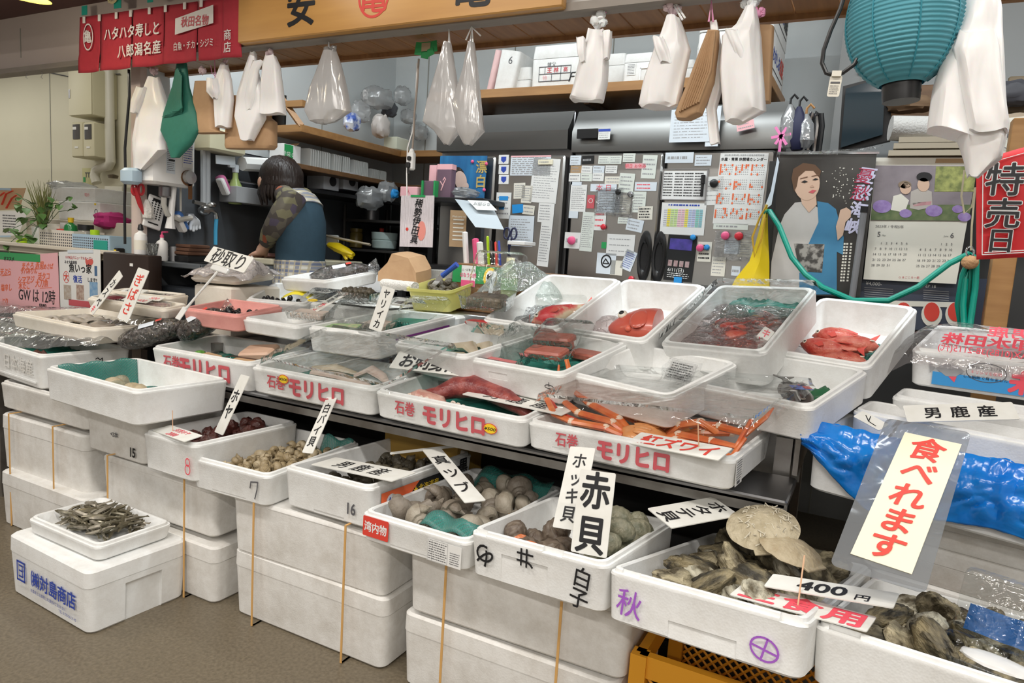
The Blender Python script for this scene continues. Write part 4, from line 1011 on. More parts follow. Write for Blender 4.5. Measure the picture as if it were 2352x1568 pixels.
c1 = [(1,[(-.05,-.02,.0),(-.09,-.03,.015),(-.18,-.04,.02),(-.235,-.03,.028),(-.29,.02,.06)]),
      (1,[(-.05,.0,.0),(-.085,.0,.02),(-.18,.0,.03),(-.24,.03,.045),(-.27,.05,.05),(-.28,.085,.125)]),
      (1,[(-.05,.02,.0),(-.08,.03,.02),(-.17,.05,.04),(-.225,.07,.06),(-.262,.095,.14)]),
      (0,[(-.17,-.035,.02),(-.24,-.01,.022),(-.28,.02,.045),(-.33,.06,.075),(-.36,.08,.09)]),
      (1,[(.05,-.02,.0),(.09,-.03,.015),(.17,-.045,.012),(.23,-.06,.012),(.25,-.03,.05)]),
      (1,[(.05,.0,.0),(.09,-.005,.02),(.17,-.01,.02),(.235,-.04,.03),(.255,.0,.085)]),
      (1,[(.05,.02,.0),(.08,.03,.03),(.13,.035,.045),(.17,.015,.035),(.13,.03,.05)]),
      (1,[(.05,.03,.0),(.09,.05,.03),(.17,.05,.035),(.24,.02,.04),(.275,.05,.075),(.285,.08,.09)]),
      (1,[(.02,.045,.0),(.05,.075,.03),(.06,.10,.06),(.02,.11,.07),(-.02,.10,.06)])]
crab('M4',TR(.275,.115,.058,8,0,2),'orange snow crab belly-up across the fish box, its legs over both ends',c1,1.0)
c2 = [(1,[(-.05,0,0),(-.09,.02,.02),(-.12,.06,.045),(-.09,.09,.06),(-.03,.10,.065)]),(1,[(-.05,-.02,0),(-.10,-.02,.01),(-.17,.0,.02),(-.2,.04,.03)]),
      (1,[(.05,0,0),(.09,.01,.02),(.14,.05,.045),(.12,.09,.06)]),(1,[(.05,-.02,0),(.10,-.02,.01),(.17,.0,.02),(.2,.03,.04)])]
crab('M4',TR(.30,.235,.052,-6,0,0),'second snow crab lying behind the first beneath the clear lid',c2,.9)
clearlid('M4','large wavy clear plastic lid lying over the snow crabs',(PB['lidM4'][0],PB['lidM4'][1] - .0,PB['lidM4'][2] + .022,PB['lidM4'][3],PB['lidM4'][4],PB['lidM4'][5],PB['lidM4'][6],.02,-5))
# ---- middle row
w,d,hh = BOX['N0'][1:]
crumple('N0',.03,.03,w - .04,d - .12,.03,.016,TEALPLASTIC,'green sheet under the brown squid pieces',4)
for i,(pts,r) in enumerate((([(.10,.16,.05),(.18,.17,.06),(.27,.12,.05)],[.018,.026,.010]),([(.17,.20,.05),(.24,.19,.065),(.31,.13,.05)],[.012,.022,.012]),([(.14,.11,.045),(.22,.10,.05),(.28,.07,.045)],[.010,.018,.006]))):
    o = put(obj('squid',MB().tube(pts,r,9,flat=.6),SQUIDBR),'N0',Matrix()); tag(o,'brown-striped squid on green sheet, %s of three' % ('uppermost','one towards the tilted boxes','one nearest the aisle')[i],'squid')
pack('N0',TR(.23,.26,.10,6,0,2) @ RX(0),.20,.13,.045,'large empty clear pack lying on the brown-squid box',lid=60,m=CLEARLID)
w,d,hh = BOX['N1'][1:]
crumple('N1',.03,.03,w - .03,d - .03,.035,.022,TEALPLASTIC,'green sheet under the tuna packs',5)
for i,(x,y,z,rz,l) in enumerate(((.20,.13,.078,6,'closed clear pack of dark red tuna nearest the crab lid'),(.15,.235,.085,14,'open clear pack of tuna behind the honmaguro card'),(.09,.07,.065,-2,'flat clear pack of pink tuna strips beside the sashimi board'))):
    p = pack('N1',TR(x,y,z,4,0,rz),.165,.10,.030,l,lid=(14,78,10)[i],m=CLEARPACK,ribs=10)
    if i < 2: obj('tuna_block',MB().box((0,0,.016),(.125,.06,.026),0,bev=.009),TUNA,p)
    else: obj('tuna_strip',MB().box((0,-.01,.007),(.14,.03,.010),0,bev=.004),mat('tuna_pink',(0.62,0.18,0.18),.4),p)
block('N1','tuna_block',TR(.27,.235,.055,0,0,-4),(.11,.05,.022),TUNA,'unwrapped dark tuna block under the honmaguro card','tuna block',.006)
w,d,hh = BOX['N2'][1:]
lb = plate(.085,.06,.0006); scribble(lb,.08,.055,7,rng,1,.05)
o = put(obj('bagged_label',lb,[PAPER,INK]),'N2',TR(.215,.225,.066,48,0,-4)); tag(o,'printed label in a crumpled clear bag inside the empty foam box','label')
crumpled = obj('bag',MB().grid(lambda u,v: (-.055 + .11*u + .006*math.sin(v*9),-.04 + .075*v,.004 + .006*noise.noise(V3((u*6,v*6,2)))),16,12),CRINKLE,o,recalc=False)
w,d,hh = BOX['N3'][1:]
crumple('N3',.17,.06,w - .03,d - .05,.03,.016,mat('dark_green_sheet',(0.02,0.12,0.05),.4),'dark green sheet under the black fish',6)
bf = put(obj('black_fish',fish_mesh(.22,.34,.22),[BLKFISH,BLKFISH,mat('dull_eye',(0.2,0.17,0.15),.3),BLACK]),'N3',TR(.205,.15,.058,10,0,130)); tag(bf,'black fish with a blue tag lying in its foam box','fish')
tg = obj('tag',plate(.05,.026,.001),mat('tag_blue',(0.05,0.13,0.55),.4),bf,TR(-.045,.0,.028,0,0,100)); obj('tag_patch',plate(.018,.016,.001),RED,tg,TR(-.014,0,.0011))
# ---- tilted boxes of red fish
w,d,hh = BOX['O4'][1:]
rf = [obj('red_fish',fish_mesh(.168,.36,.30,b),FISHM) for b in (0,.15,-.12)]
LR = [(.150,.075,.045,178,'red big-eyed fish nearest the aisle, nose away from the lidded box'),(.122,.135,.062,3,'red fish with a big pale eye facing the lidded box'),(.152,.180,.064,183,'red fish lying above the pale-eyed one'),(.122,.225,.052,5,'rearmost red fish in the uncovered tilted box'),(.150,.110,.050,184,'red fish half buried between the others')]
for i,(x,y,z,rz,l) in enumerate(LR):
    c = rf[i] if i < 3 else copy_tree(rf[i % 3],Matrix())
    put(c,'O4',TR(x,y,z,28 if i != 1 else 20,0,rz)); tag(c,l,'fish','uncovered red fish')
crumple('O4',.16,.16,w - .025,.26,.028,.012,TEALSHEET,'scrap of dark green sheet under the uncovered red fish',7)
w,d,hh = BOX['O3'][1:]
SP = [(.13,.08,.05,8),(.175,.11,.055,183),(.135,.15,.06,172),(.16,.18,.062,5),(.135,.215,.056,10),(.17,.25,.058,184),(.16,.285,.05,170)]
for i,(x,y,z,rz) in enumerate(SP):
    c = copy_tree(rf[i % 3],Matrix()); put(c,'O3',TR(x,y,z,25,0,rz)); tag(c,'red fish in a wet plastic bag under the clear lid','fish','bagged red fish under the lid')
crumple('O3',.05,.26,w - .03,d - .012,.06,.03,TEALSHEET,'dark green sheet behind the bagged red fish',8)
crumple('O3',.035,.04,w - .035,.30,.082,.012,film('wet_pink_film',(0.98,0.95,0.95),0.05,0.07,.9,24,milk=.05,milk_col=(.8,.5,.48)),'wet clear bag over the red fish beneath the lid',9,'clear_bag','bag')
p = PB['O3']; lw = list(p); M = pose(p) @ TR(-.006,-.002,p[7] + .001)
mb = MB().loft([rrect(0,0,p[5] + .012,p[6] + .006,.02,0,4),rrect(.004,.004,p[5] + .008,p[6] + .002,.02,.02,4),rrect(.02,.02,p[5] - .008,p[6] - .014,.016,.022,4)],0,False,True)
o = obj('plastic_cover',mb,CLEARLID); o.matrix_world = M; tag(o,'clear plastic lid fitted on the tilted box of red fish','clear lid')
w,d,hh = BOX['O2'][1:]
hd = MB(); hl = []
for t,dp,tk in ((0,.10,.12),(.05,.34,.36),(.14,.62,.62),(.26,.86,.84),(.40,1,.98),(.55,1.04,1),(.62,.98,.92)):
    hl.append([(-.08 + t*.26,dp*.066*math.cos(q) + .006*noise.noise(V3((t*9,q,1))),tk*.050*math.sin(q)) for q in [2*math.pi*j/22 for j in range(22)]])
hd.loft(hl,0); hd.ell((-.030,.022,.036),(.016,.016,.010),14,8,2).ell((-.031,.022,.043),(.009,.009,.006),12,6,3); hd.ell((.035,-.012,.046),(.030,.040,.008),16,8,0); hd.ell((.005,-.040,.034),(.012,.012,.010),10,6,1)
o = put(obj('cut_red_fish',hd,[mat('red_head',(0.50,0.055,0.035),.3,noise_amt=.3,noise_scale=12,col2=(0.62,0.14,0.09),coat=.3),mat('red_flesh',(0.75,0.16,0.10),.3),EYEW,BLACK]),'O2',TR(.185,.125,.068,14,0,16)); tag(o,'large cut red fish head in its own tilted box','fish head')
def knotbag(key,M,L,r,m,label,tail=True):
    mb = MB(); loops = []; n = 22
    for i in range(15):
        t = i/14; rr = r*(math.sin(min(1,t*1.35)*math.pi*.62))**.7 if t < .75 else r*.93*(1 - (t - .75)/.25)**.8 + .006
        loops.append([(L*t,rr*math.cos(q)*(1 + .07*math.sin(q*9 + t*5)),rr*.7*math.sin(q)*(1 + .07*math.sin(q*9 + t*5))) for q in [2*math.pi*j/n for j in range(n)]])
    mb.loft(loops)
    if tail: mb.loft([[(L + k*.03,(.006 + .016*k)*math.cos(q)*(1 + .3*math.sin(q*5)),(.006 + .014*k)*math.sin(q)) for q in [2*math.pi*j/12 for j in range(12)]] for k in (0,.5,1)],0,False,False)
    o = obj('plastic_bag',mb,m); o.matrix_world = (BW(key) if key else Matrix()) @ M; return tag(o,label,'plastic bag')
knotbag('O2',TR(.15,.13,.05,0,0,178),.12,.05,film('pinkish_bag',(.97,.94,.94),.08,.12,.9,30,milk=.28,milk_col=(.85,.72,.70)),'knotted clear bag beside the large red fish head')
w,d,hh = BOX['O1'][1:]
o = put(obj('red_cream_fish',fish_mesh(.21,.36,.30),[mat('red_cream',(0.66,0.03,0.04),.35,noise_amt=.07,noise_scale=13,col2=(0.72,0.58,0.40)),REDFIN,EYEW,BLACK]),'O1',TR(.215,.16,.075,20,0,55)); tag(o,'cream fish with bright red patches in a clear bag','fish')
crumple('O1',.05,.05,.27,.22,.062,.02,CRINKLE,'clear bag wrapped over the red-and-cream fish',12,'clear_bag','bag')
block('O1','grey_fish_fillet',TR(.12,.13,.02,0,0,20),(.12,.05,.02),mat('fillet_grey',(.55,.52,.50),.35,noise_amt=.3,noise_scale=25,col2=(.3,.28,.27)),'grey-pink fillet in wet plastic beside the red-and-cream fish','fillet')
# ---- right-hand boxes
w,d,hh = BOX['M5'][1:]
o = put(obj('sea_bream',fish_mesh(.36,.42,.26),[BREAM,BREAM,EYEW,BLACK]),'M5',TR(.26,.18,.075,14,0,175)); tag(o,'grey-pink sea bream under the printed clear bag','fish')
def pf(u,v):
    return (-.09 + u*(w + .06),-.012 + v*(d*.86),hh + .012 + .018*noise.noise(V3((u*5,v*4,1))) - (.06*(.16 - u)/.16 if u < .16 else 0) - (.05*max(0,.1 - v)/.1) + .022*math.sin(v*3.1)*math.sin(u*3.1))
bgp = sheet('printed_bag','M5',pf,40,26,film('printed_bag_film',(.95,.93,.93),.07,.08,.9,16,milk=.12,milk_col=(.8,.74,.74)),'clear bag with mirrored red lettering over the bream box','bag',th=0)
for s,sz,x,y,z,b in (('社会員大海鮮卸水田株',.052,.31,.028,.016,.03),('FAX(0185)38-2115(代)',.022,.16,-.0145,.0,.01),('男鹿',.05,.20,.11,.028,.02),('田',.06,.46,.11,.028,.02)):
    text(bgp,s,PINKRED,sz,TR(x,y,hh + z + .014,78 if y < 0 else 24,0,0),mirror=True,bold=b,sx=.95)
w,d,hh = BOX['K'][1:]
def bluef(u,v):
    x = -.014 + u*(w + .02); e = noise.noise(V3((u*7,v*4,4))); rid = abs(noise.noise(V3((u*16 + v*3,v*5,8)))); drop = .035 + .105*min(1,max(0,(u + .02)/.30))**1.2 + .02*math.sin(u*7)
    if v < .36: y,z = d*.72 - v/.36*d*.60,hh - .050 + .022*e + .014*rid + .058*(v/.36)**3
    else:
        q = (v - .36)/.64; y = d*.12 - .050*math.sin(min(1,q*3.2)*math.pi/2) - .014*e - .022*math.sin(q*3.1)*(.4 + rid); z = hh + .016*math.sin(min(1,q*6)*math.pi) + .012*rid - max(0,q - .10)*drop*1.1
    return (x + .010*e,y - .006*rid,z)
sheet('blue_bag','K',bluef,90,60,BLUEBAG,'bright blue plastic bag lining and overhanging the thick foam box','bag',th=.0014)
o = put(obj('long_fish',MB().tube([(.20,.12,.128),(.34,.115,.132),(.48,.11,.136),(.60,.10,.138)],[.006,.012,.015,.016],8,flat=.6),mat('fish_slate',(0.10,0.16,0.18),.3)),'K',Matrix()); tag(o,'slender dark fish lying on the blue bag','fish')
# ---- boxes on the far side of the stand
def wrappack(key,M,w,d,label,cm,h=.022):
    p = pack(key,M,w,d,h,label,m=CRINKLE,taper=.006)
    obj('filling',MB().box((0,0,h*.5),(w*.86,d*.8,h*.7),0,bev=.006),cm,p)
    obj('wrap',MB().grid(lambda u,v: (-w/2 + w*u,-d/2 + d*v,h + .004*noise.noise(V3((u*5,v*5,w*40)))),12,8),CLEARLID,p,recalc=False); return p
BROWNF = mat('dried_brown',(0.20,0.13,0.07),.5,noise_amt=.2,noise_scale=40,col2=(0.42,0.32,0.20))
PINKF = mat('roe_pink',(0.50,0.30,0.30),.4,noise_amt=.2,noise_scale=40,col2=(0.66,0.50,0.48))
REDF2 = mat('roe_dark_red',(0.30,0.02,0.05),.4)
DKF = mat('seaweed_black',(0.03,0.03,0.025),.5,bump=.5,bump_scale=80)
for k,x,y,cm,l in (('P8a',.10,.12,BROWNF,'wrapped brown dried fish pack with a 500 slip'),('P8a',.24,.10,DKF,'wrapped dark seaweed pack in the rear cream tray'),('P8a',.38,.14,PINKF,'wrapped pinkish pack nearest the ice bag'),
                       ('P8b',.10,.14,REDF2,'wrapped dark red roe pack in the nearer cream tray'),('P8b',.24,.13,DKF,'wrapped black seaweed pack under a red price slip'),('P8b',.39,.17,PINKF,'wrapped purple-pink pack beside the pink tub')):
    wrappack(k,TR(x*.78,BOX[k][2]/2,.022,0,0,rng.uniform(-4,4)),.095,BOX[k][2]*.7,l,cm)
for k,x,y,rz,s1,s2,l in (('P8a',.17,.17,4,'500','','cream slip reading 500 among the rear wrapped packs'),('P8b',.30,.24,3,'','500','white slip with red figures on the nearer cream tray, back one'),('P8b',.30,.13,2,'モズク','400','white slip with red 400 beside the pink tub')):
    c = put(obj('price_slip',plate(.125,.035,.001),CARD),k,TR(x*.78,BOX[k][2]*(.3 if y < .2 else .75),.052,14,0,rz)); tag(c,l,'price slip')
    if s1: text(c,s1,INK,.022,TR(-.025,0,.0006))
    if s2: text(c,s2,PINKRED,.027,TR(.026,0,.0006),shear=.25)
sheet('ice_bag','P7',lambda u,v: (-.02 + u*.30,-.02 + v*.28,.025 + .065*math.sin(u*3.0)**.7*math.sin(v*3.0 + .1)**.8 + .02*noise.noise(V3((u*7,v*6,2))) + (.05 if .75 < u < .95 and .3 < v < .7 else 0)*abs(noise.noise(V3((u*9,v*9,5))))),34,26,ICE,'slumped clear bag of crushed ice on the cream tray','bag')
mus = [obj('black_clam',MB().ell((0,0,0),(.014,.010,.008),12,8,fn=lambda d,t,p: 1 + .1*d.x),MUSSEL) for _ in range(2)]
w,d,hh = BOX['P2'][1:]
pile('P2',mus,75,.0105,(.03,.04,w - .05,d*.42),.018,rng,'small glossy black clam in the box with the yellow slip','clam','small black clams',tilt=90)
c = put(obj('black_clam',MB().ell((0,0,0),(.012,.016,.008),12,8),MUSSEL),'P2',TR(.10,.24,.03,40,0,10)); tag(c,'single black clam apart from the heap in the yellow-slip box','clam')
def yf(u,v): return (.11 + u*.13,.11 + v*.09,.060 + .022*math.sin(u*3.4) + .006*math.sin(v*4))
sheet('yellow_slip','P2',yf,12,8,YELLOWPAPER,'bright yellow slip curling over the small black clams','slip')
w,d,hh = BOX['P4'][1:]
m2 = [obj('mussel',MB().ell((0,0,0),(.020,.012,.009),14,8,fn=lambda d,t,p: 1 + .22*d.x),MUSSEL) for _ in range(2)]
pile('P4',m2,26,.014,(.09,.06,w - .03,d - .09),.015,rng,'black mussel in the pink foam tub','mussel','mussels in the pink tub',tilt=70)
def musselbag(M,L,r,label,seed):
    o3 = V3((seed,0,0)); loops = []; n = 24
    for i in range(20):
        t = i/19; rr = r*min(1,(math.sin(math.pi*min(max(t,.02),.98)))**.33)
        loops.append([(L*(t - .5),rr*math.cos(q)*(1 + .06*noise.noise(V3((t*9,q*2,seed)))),rr*.86*math.sin(q)*(1 + .06*noise.noise(V3((t*8,q*2,seed + 3))))) for q in [2*math.pi*j/n for j in range(n)]])
    o = obj('shellfish_bag',MB().loft(loops),MUSSELBAG); o.matrix_world = M; tag(o,label,'shellfish bag')
    obj('wrap',MB().loft([[tuple(V3(p)*1.035) for p in l] for l in loops],0,False,False),film('bag_wrap',(.95,.95,.96),.10,.07,1.0,38),o)
    kn = MB().loft([[(L*.48 + k*.05,(.010 + .024*k)*math.cos(q)*(1 + .35*math.sin(q*5)),(.010 + .022*k)*math.sin(q)*(1 + .35*math.cos(q*4))) for q in [2*math.pi*j/14 for j in range(14)]] for k in (0,.35,1)],0,False,False)
    obj('gathered_end',kn,CRINKLE,o)
    lab = MB().grid(lambda u,v: (-.03 + .055*u,r*1.05*math.cos(1.9 + .5*v),r*.92*math.sin(1.9 + .5*v)),4,6); lo = obj('label',lab,PAPERBL,o,recalc=False)
    lo2 = obj('seal',MB().grid(lambda u,v: (.03 + .022*u,r*1.055*math.cos(1.75 + .35*v),r*.925*math.sin(1.75 + .35*v)),4,6),RED,o,recalc=False)
    return o
a,b = at(276,792,y=1.66),at(420,744,y=1.78)
def along(a,b,roll=0):
    c = (a + b)/2; return frame(c,b - a,V3((0,0,1))) @ RX(roll)
musselbag(along(at(285,785,y=1.60),at(418,748,y=1.72)),.235,.052,'long bag of dark shellfish lying across the trays, nearer the embossed tray',1)
musselbag(along(at(418,768,y=1.70),at(502,722,y=1.80)),.17,.052,'bag of dark shellfish lying against the pink foam tub',5)
musselbag(BW('P3') @ TR(.16,.19,.055,0,-6,52),.24,.046,'bag of dark mussels lying in the foam box behind the yellow slip',8)
# film over the embossed tray and its neighbours
def big_film(u,v):
    P = {(0,0): at(-60,800,y=1.45),(1,0): at(225,802,y=1.46),(0,1): at(-60,690,y=2.0),(1,1): at(372,728,y=1.95)}
    p = P[0,0]*(1 - u)*(1 - v) + P[1,0]*u*(1 - v) + P[0,1]*(1 - u)*v + P[1,1]*u*v
    r = .014*math.sin(v*17 + 3*noise.noise(V3((u*3,v*2,1)))) + .020*noise.noise(V3((u*4,v*6,2))) + .012*abs(noise.noise(V3((u*13,v*8,3))))
    return (p.x,p.y,p.z + r + .012)
sheet('clear_sheet',None,big_film,60,44,film('big_film',(.97,.975,.97),.20,.05,1.0,9,milk=.22),'big crumpled clear plastic sheet spread over the corner trays','plastic sheet',Matrix(),th=0)  # milky white mixed into the film stands for glare
w,d,hh = BOX['A1'][1:]
crumple('A1',.04,.05,.30,d - .04,.07,.02,TEALSHEET,'teal sheet inside the embossed tray',14)
crumple('A1',.20,.04,.40,.13,.085,.018,SEAWEED,'clump of dark red-brown seaweed in the embossed tray',15,'seaweed_clump','seaweed',30,20)
foam('T3','white foam tray under the crumpled sheet at the frame edge',(-3.74,1.44,.563,-3,1,.66,.36,.07),FOAM,cat='foam tray')
crumple('T3',.05,.05,.6,.30,.045,.015,mat('pale_leaf',(.42,.52,.40),.5,noise_amt=.2,noise_scale=20,col2=(.62,.60,.55)),'pale greenish packs under the crumpled sheet at the frame edge',21,'pale_packs','packs')
tray = foam('T2','shallow cream foam tray under the crumpled sheet, beside the shellfish bags',(-3.07,1.55,.685,-4,1,.62,.33,.06),FOAM_CREAM,cat='foam tray')
crumple('T2',.36,.06,.58,.22,.040,.018,mat('salted_fish',(0.22,0.18,0.14),.4,noise_amt=.2,noise_scale=30,col2=(.46,.40,.34)),'dark salted fish on green leaf under the crumpled sheet',16,'salted_fish','fish')
crumple('T2',.06,.08,.27,.25,.038,.015,mat('pale_salted_fish',(0.60,0.54,0.48),.4,noise_amt=.2,noise_scale=30,col2=(.22,.19,.15)),'paler salted fish under the crumpled sheet',17,'salted_fish','fish')
# squid packs
for k,x,y,rz,cm,l,st in (('P5a',.18,.16,10,SQUID,'clear pack of pale squid beside the pink tub',1),('P5b',.07,.10,18,mat('ginkgo_mix',(.55,.46,.33),.4,noise_amt=.2,noise_scale=50,col2=(.15,.45,.12)),'clear pack with green and tan slices near the clear lid',0),('P5b',.13,.22,-10,SQUID,'clear pack with a yellow price sticker beside the yari-squid board',1),('P5b',.21,.30,8,TEALPLASTIC,'clear pack over green sheet at the purple-striped edge',0)):
    p = pack(k,TR(x,y,.055,6,0,rz),.17,.11,.035,l,lid=12,ribs=12)
    obj('filling',MB().box((0,0,.014),(.13,.075,.02),0,bev=.008),cm,p)
    if st:
        s_ = obj('price_sticker',MB().lathe([(0,0),(.02,0),(.02,.0008),(0,.0008)],20,0,cap0=False,cap1=False),YELLOW,p,TR(.0,.02,.062,10,0,0) @ Matrix.Diagonal((1,.6,1,1))); text(s_,'¥500',INK,.016,TR(0,0,.001))
crumple('P5b',.10,.18,.30,.42,.05,.02,TEALSHEET,'green sheet under the squid packs',18)
p = pack(None,TR(*at(828,688,y=2.06),4,0,0),.16,.11,.032,'clear pack of dark snails on the white tray behind the yari-squid board',ribs=18,m=CLEARPACK)
for i in range(11):
    c = obj('dark_snail',whelk_mesh(.032,3,1.2),SHELLDK) if i == 0 else copy_tree(c,Matrix()); c.matrix_world = p.matrix_world @ TR(-.055 + .022*(i % 6),-.02 + .035*(i//6),.028,i*50,i*31,i*70); tag(c,'dark brown snail in the clear pack behind the yari-squid board','sea snail','snails in the clear pack')
# ---------------------------------------------------------------- sign boards among the boxes
def sign(key,label,s,ink,size,vertical=False,name='sign_board',m=None,t=.0022,cat='sign',bold=.03,sx=1.0,turn=0,mod=None,gap=1.05,r=.004,tracking=1.0):
    p = list(PR[key]) if isinstance(key,str) else list(key)
    if mod: p = [a + b for a,b in zip(p,mod)]
    w,h = p[6],p[7]
    o = obj(name,MB().loft([rrect(-w/2,-h/2,w/2,h/2,r,-t,3),rrect(-w/2,-h/2,w/2,h/2,r,0,3)]),m or CARD); o.matrix_world = rectM(p)
    tag(o,label,cat)
    if s: text(o,s,ink,size,TR(0,0,.0006,0,0,turn),vertical=vertical,bold=bold,sx=sx,gap=gap,tracking=tracking)
    return o
o = sign('sunatori','white board lettered sand-purged in black, held by a clip stand','砂取り',INK,.066,sx=1.05,bold=.012)
cp = obj('clip_stand',MB().box((-.01,-.044,-.003),(.10,.022,.012),0,bev=.003).tube([(-.015,-.05,-.004),(-.05,-.15,-.012),(-.075,-.215,-.02)],[.005,.004,.005],8).box((-.085,-.235,-.022),(.03,.05,.004),0,bev=.001),mat('clear_acrylic',(0.80,0.80,0.78),0.15,spec=.6),o)
p = list(PR['kasube']); 
o = sign((p[0],p[1],p[2],62,-4,-10,.062,.185),'tilted white board lettered kasube in black beside the gibasa board','カスベ',INK,.042,vertical=True,bold=.012,turn=-20 if False else 0)
o.matrix_world = o.matrix_world @ RZ(-26)
text(o,'キ',PINKRED,.032,TR(0,-.078,.0008),bold=.02)
o = sign((PR['gibasa'][0],PR['gibasa'][1],PR['gibasa'][2],71,-2,-1,.070,.20),'upright cream-white board lettered gibasa in red','ぎばさ',RED,.052,vertical=True,bold=.012)
o.matrix_world = o.matrix_world @ RZ(-10)
o = sign((PR['yariika'][0],PR['yariika'][1],PR['yariika'][2],75,-1,-9,.062,.150),'upright board lettered yari-squid in black among the squid packs','ヤリイカ',INK,.033,vertical=True,bold=.012)
o.matrix_world = o.matrix_world @ RZ(-8)
o = sign((PR['redsign'][0],PR['redsign'][1],PR['redsign'][2],32,-4,-13,.062,.150),'slanting card with black then red lettering between black clams and squid packs','',INK,.03)
o.matrix_world = o.matrix_world @ RZ(-20)
text(o,'鮮度',INKGREY,.03,TR(0,.038,.0008),vertical=True,bold=.01); text(o,'サメ',PINKRED,.036,TR(0,-.035,.0008),vertical=True,bold=.015)
sign('sashimi','board lettered for-sashimi, half under the clear lid by the octopus','お刺身用',INK,.058,bold=.03,sx=1.08)
sign('oga3','board lettered Oga-caught resting across the octopus box','男鹿産',INK,.054,bold=.006,tracking=1.8,sx=1.05)
o = sign('benizuwai','card lettered red snow crab in red, skewered to the crab box','紅ズワイ',RED,.050,bold=.03,sx=1.0)
obj('skewer',MB().tube([(.048,.008,-.02),(.052,.014,.058)],.0014,6),STICK,o)
o = sign((-.805,1.985,.815,12,2,-7,.185,.055),'card lettered bluefin tuna lying across the tuna packs','本まぐろ',INK,.034,bold=.012)
sign('hoya','tall leaning board lettered sea squirt in black','ホヤ',INK,.050,vertical=True,mod=(0,0,0,0,0,0,-.052,-.005),bold=.02).matrix_world @= RZ(-9)
sign('shirobai','narrow leaning board lettered white whelk over the tan snails','白バイ貝',INK,.034,vertical=True,bold=.015,sx=.9).matrix_world @= RZ(-5)
sign('oga16','board lettered Oga-caught lying on the edge of the dark whelk box','男鹿産',INK,.058,bold=.006,tracking=1.6)
sign('matsubu','board lettered true whelk slanting down into the big grey whelks','真ツブ',INK,.058,vertical=True,bold=.012,gap=1.5,sx=.8)
st = sign('stick','thin white board seen edge-on resting over the dark whelks','',INK,.01)
sign('hokki','tall board lettered surf clam behind the akagai board','ホッキ貝',INK,.040,vertical=True,bold=.015,mod=(0,0,0,0,0,0,.004,0))
sign('akagai','white board lettered akagai in large black strokes in the clam box','赤貝',INK,.082,vertical=True,bold=.022,gap=1.12,sx=.86)
sign('hotate','board lettered scallop lying askew between clams and oysters','ホタテ貝',INK,.042,vertical=True,bold=.018,sx=1.2)
p = PR['tabere']
o = obj('laminated_sign',MB().loft([rrect(-p[6]/2,-p[7]/2,p[6]/2,p[7]/2,.012,-.001,4),rrect(-p[6]/2,-p[7]/2,p[6]/2,p[7]/2,.012,.0,4)]),film('laminate',(.82,.84,.86),.10,.12,.3,12,milk=.30,milk_col=(.62,.64,.66)))
o.matrix_world = rectM(p); tag(o,'large laminated sign, red brush lettering on cream paper, hanging over the oysters','sign')
pp = obj('cream_paper',plate(.098,.312,.0012),CREAMCARD,o,TR(.008,-.002,.0022,0,0,-3))
text(pp,'食べれます',RED,.062,TR(0,.002,.0008),vertical=True,bold=.022,gap=.97,shear=.08)
o = sign('yen400','board lettered 400 yen skewered above the raw-eating board','',INK,.01)
text(o,'400',INK,.046,TR(-.012,0,.0008),sx=1.25,bold=.03); text(o,'円',INK,.022,TR(.058,-.012,.0008),sx=1.25,bold=.02)
obj('skewer',MB().tube([(-.045,-.055,-.035),(-.040,.010,.055)],.0016,6),STICK,o)
sign('namashoku','board lettered for-raw-eating in pink-red on the oyster box edge','生食用',PINKRED,.062,bold=.035,sx=1.15,tracking=1.1)
sign('ogaR','board lettered Oga-caught leaning on the empty box behind the blue bag','男鹿産',INK,.038,bold=.022,tracking=1.8)
o = sign((-1.79,1.345,.512,10,-3,-12,.205,.055),'card with red handwriting and 2000 skewered to the box with the red 8','',INK,.01)
text(o,'天然ホヤ',PINKRED,.022,TR(.01,.012,.0008),bold=.01); text(o,'2000',PINKRED,.026,TR(.0,-.013,.0008),shear=.2,bold=.01)
obj('skewer',MB().tube([(-.035,.0,-.02),(-.028,.012,.062)],.0013,6),STICK,o)
p = at(1745,783,y=2.0)
o = sign((p.x,p.y,p.z,62,-8,-14,.036,.085),'white card with pink-red lettering between the two boxes of red fish','キンメ',PINKRED,.026,vertical=True,bold=.02); o.matrix_world @= RZ(-32)
p = at(2000,965,y=1.80)
o = sign((p.x,p.y,p.z,30,-4,-12,.075,.03),'small white card with a black pen stroke above the blue bag','',INK,.01); strokes(o,[[(-.02,.006),(0,-.006),(.022,-.008)],[(0,-.006),(-.01,.010)]],INK,.002,TR(0,0,.0006))
o.matrix_world @= RZ(-32)

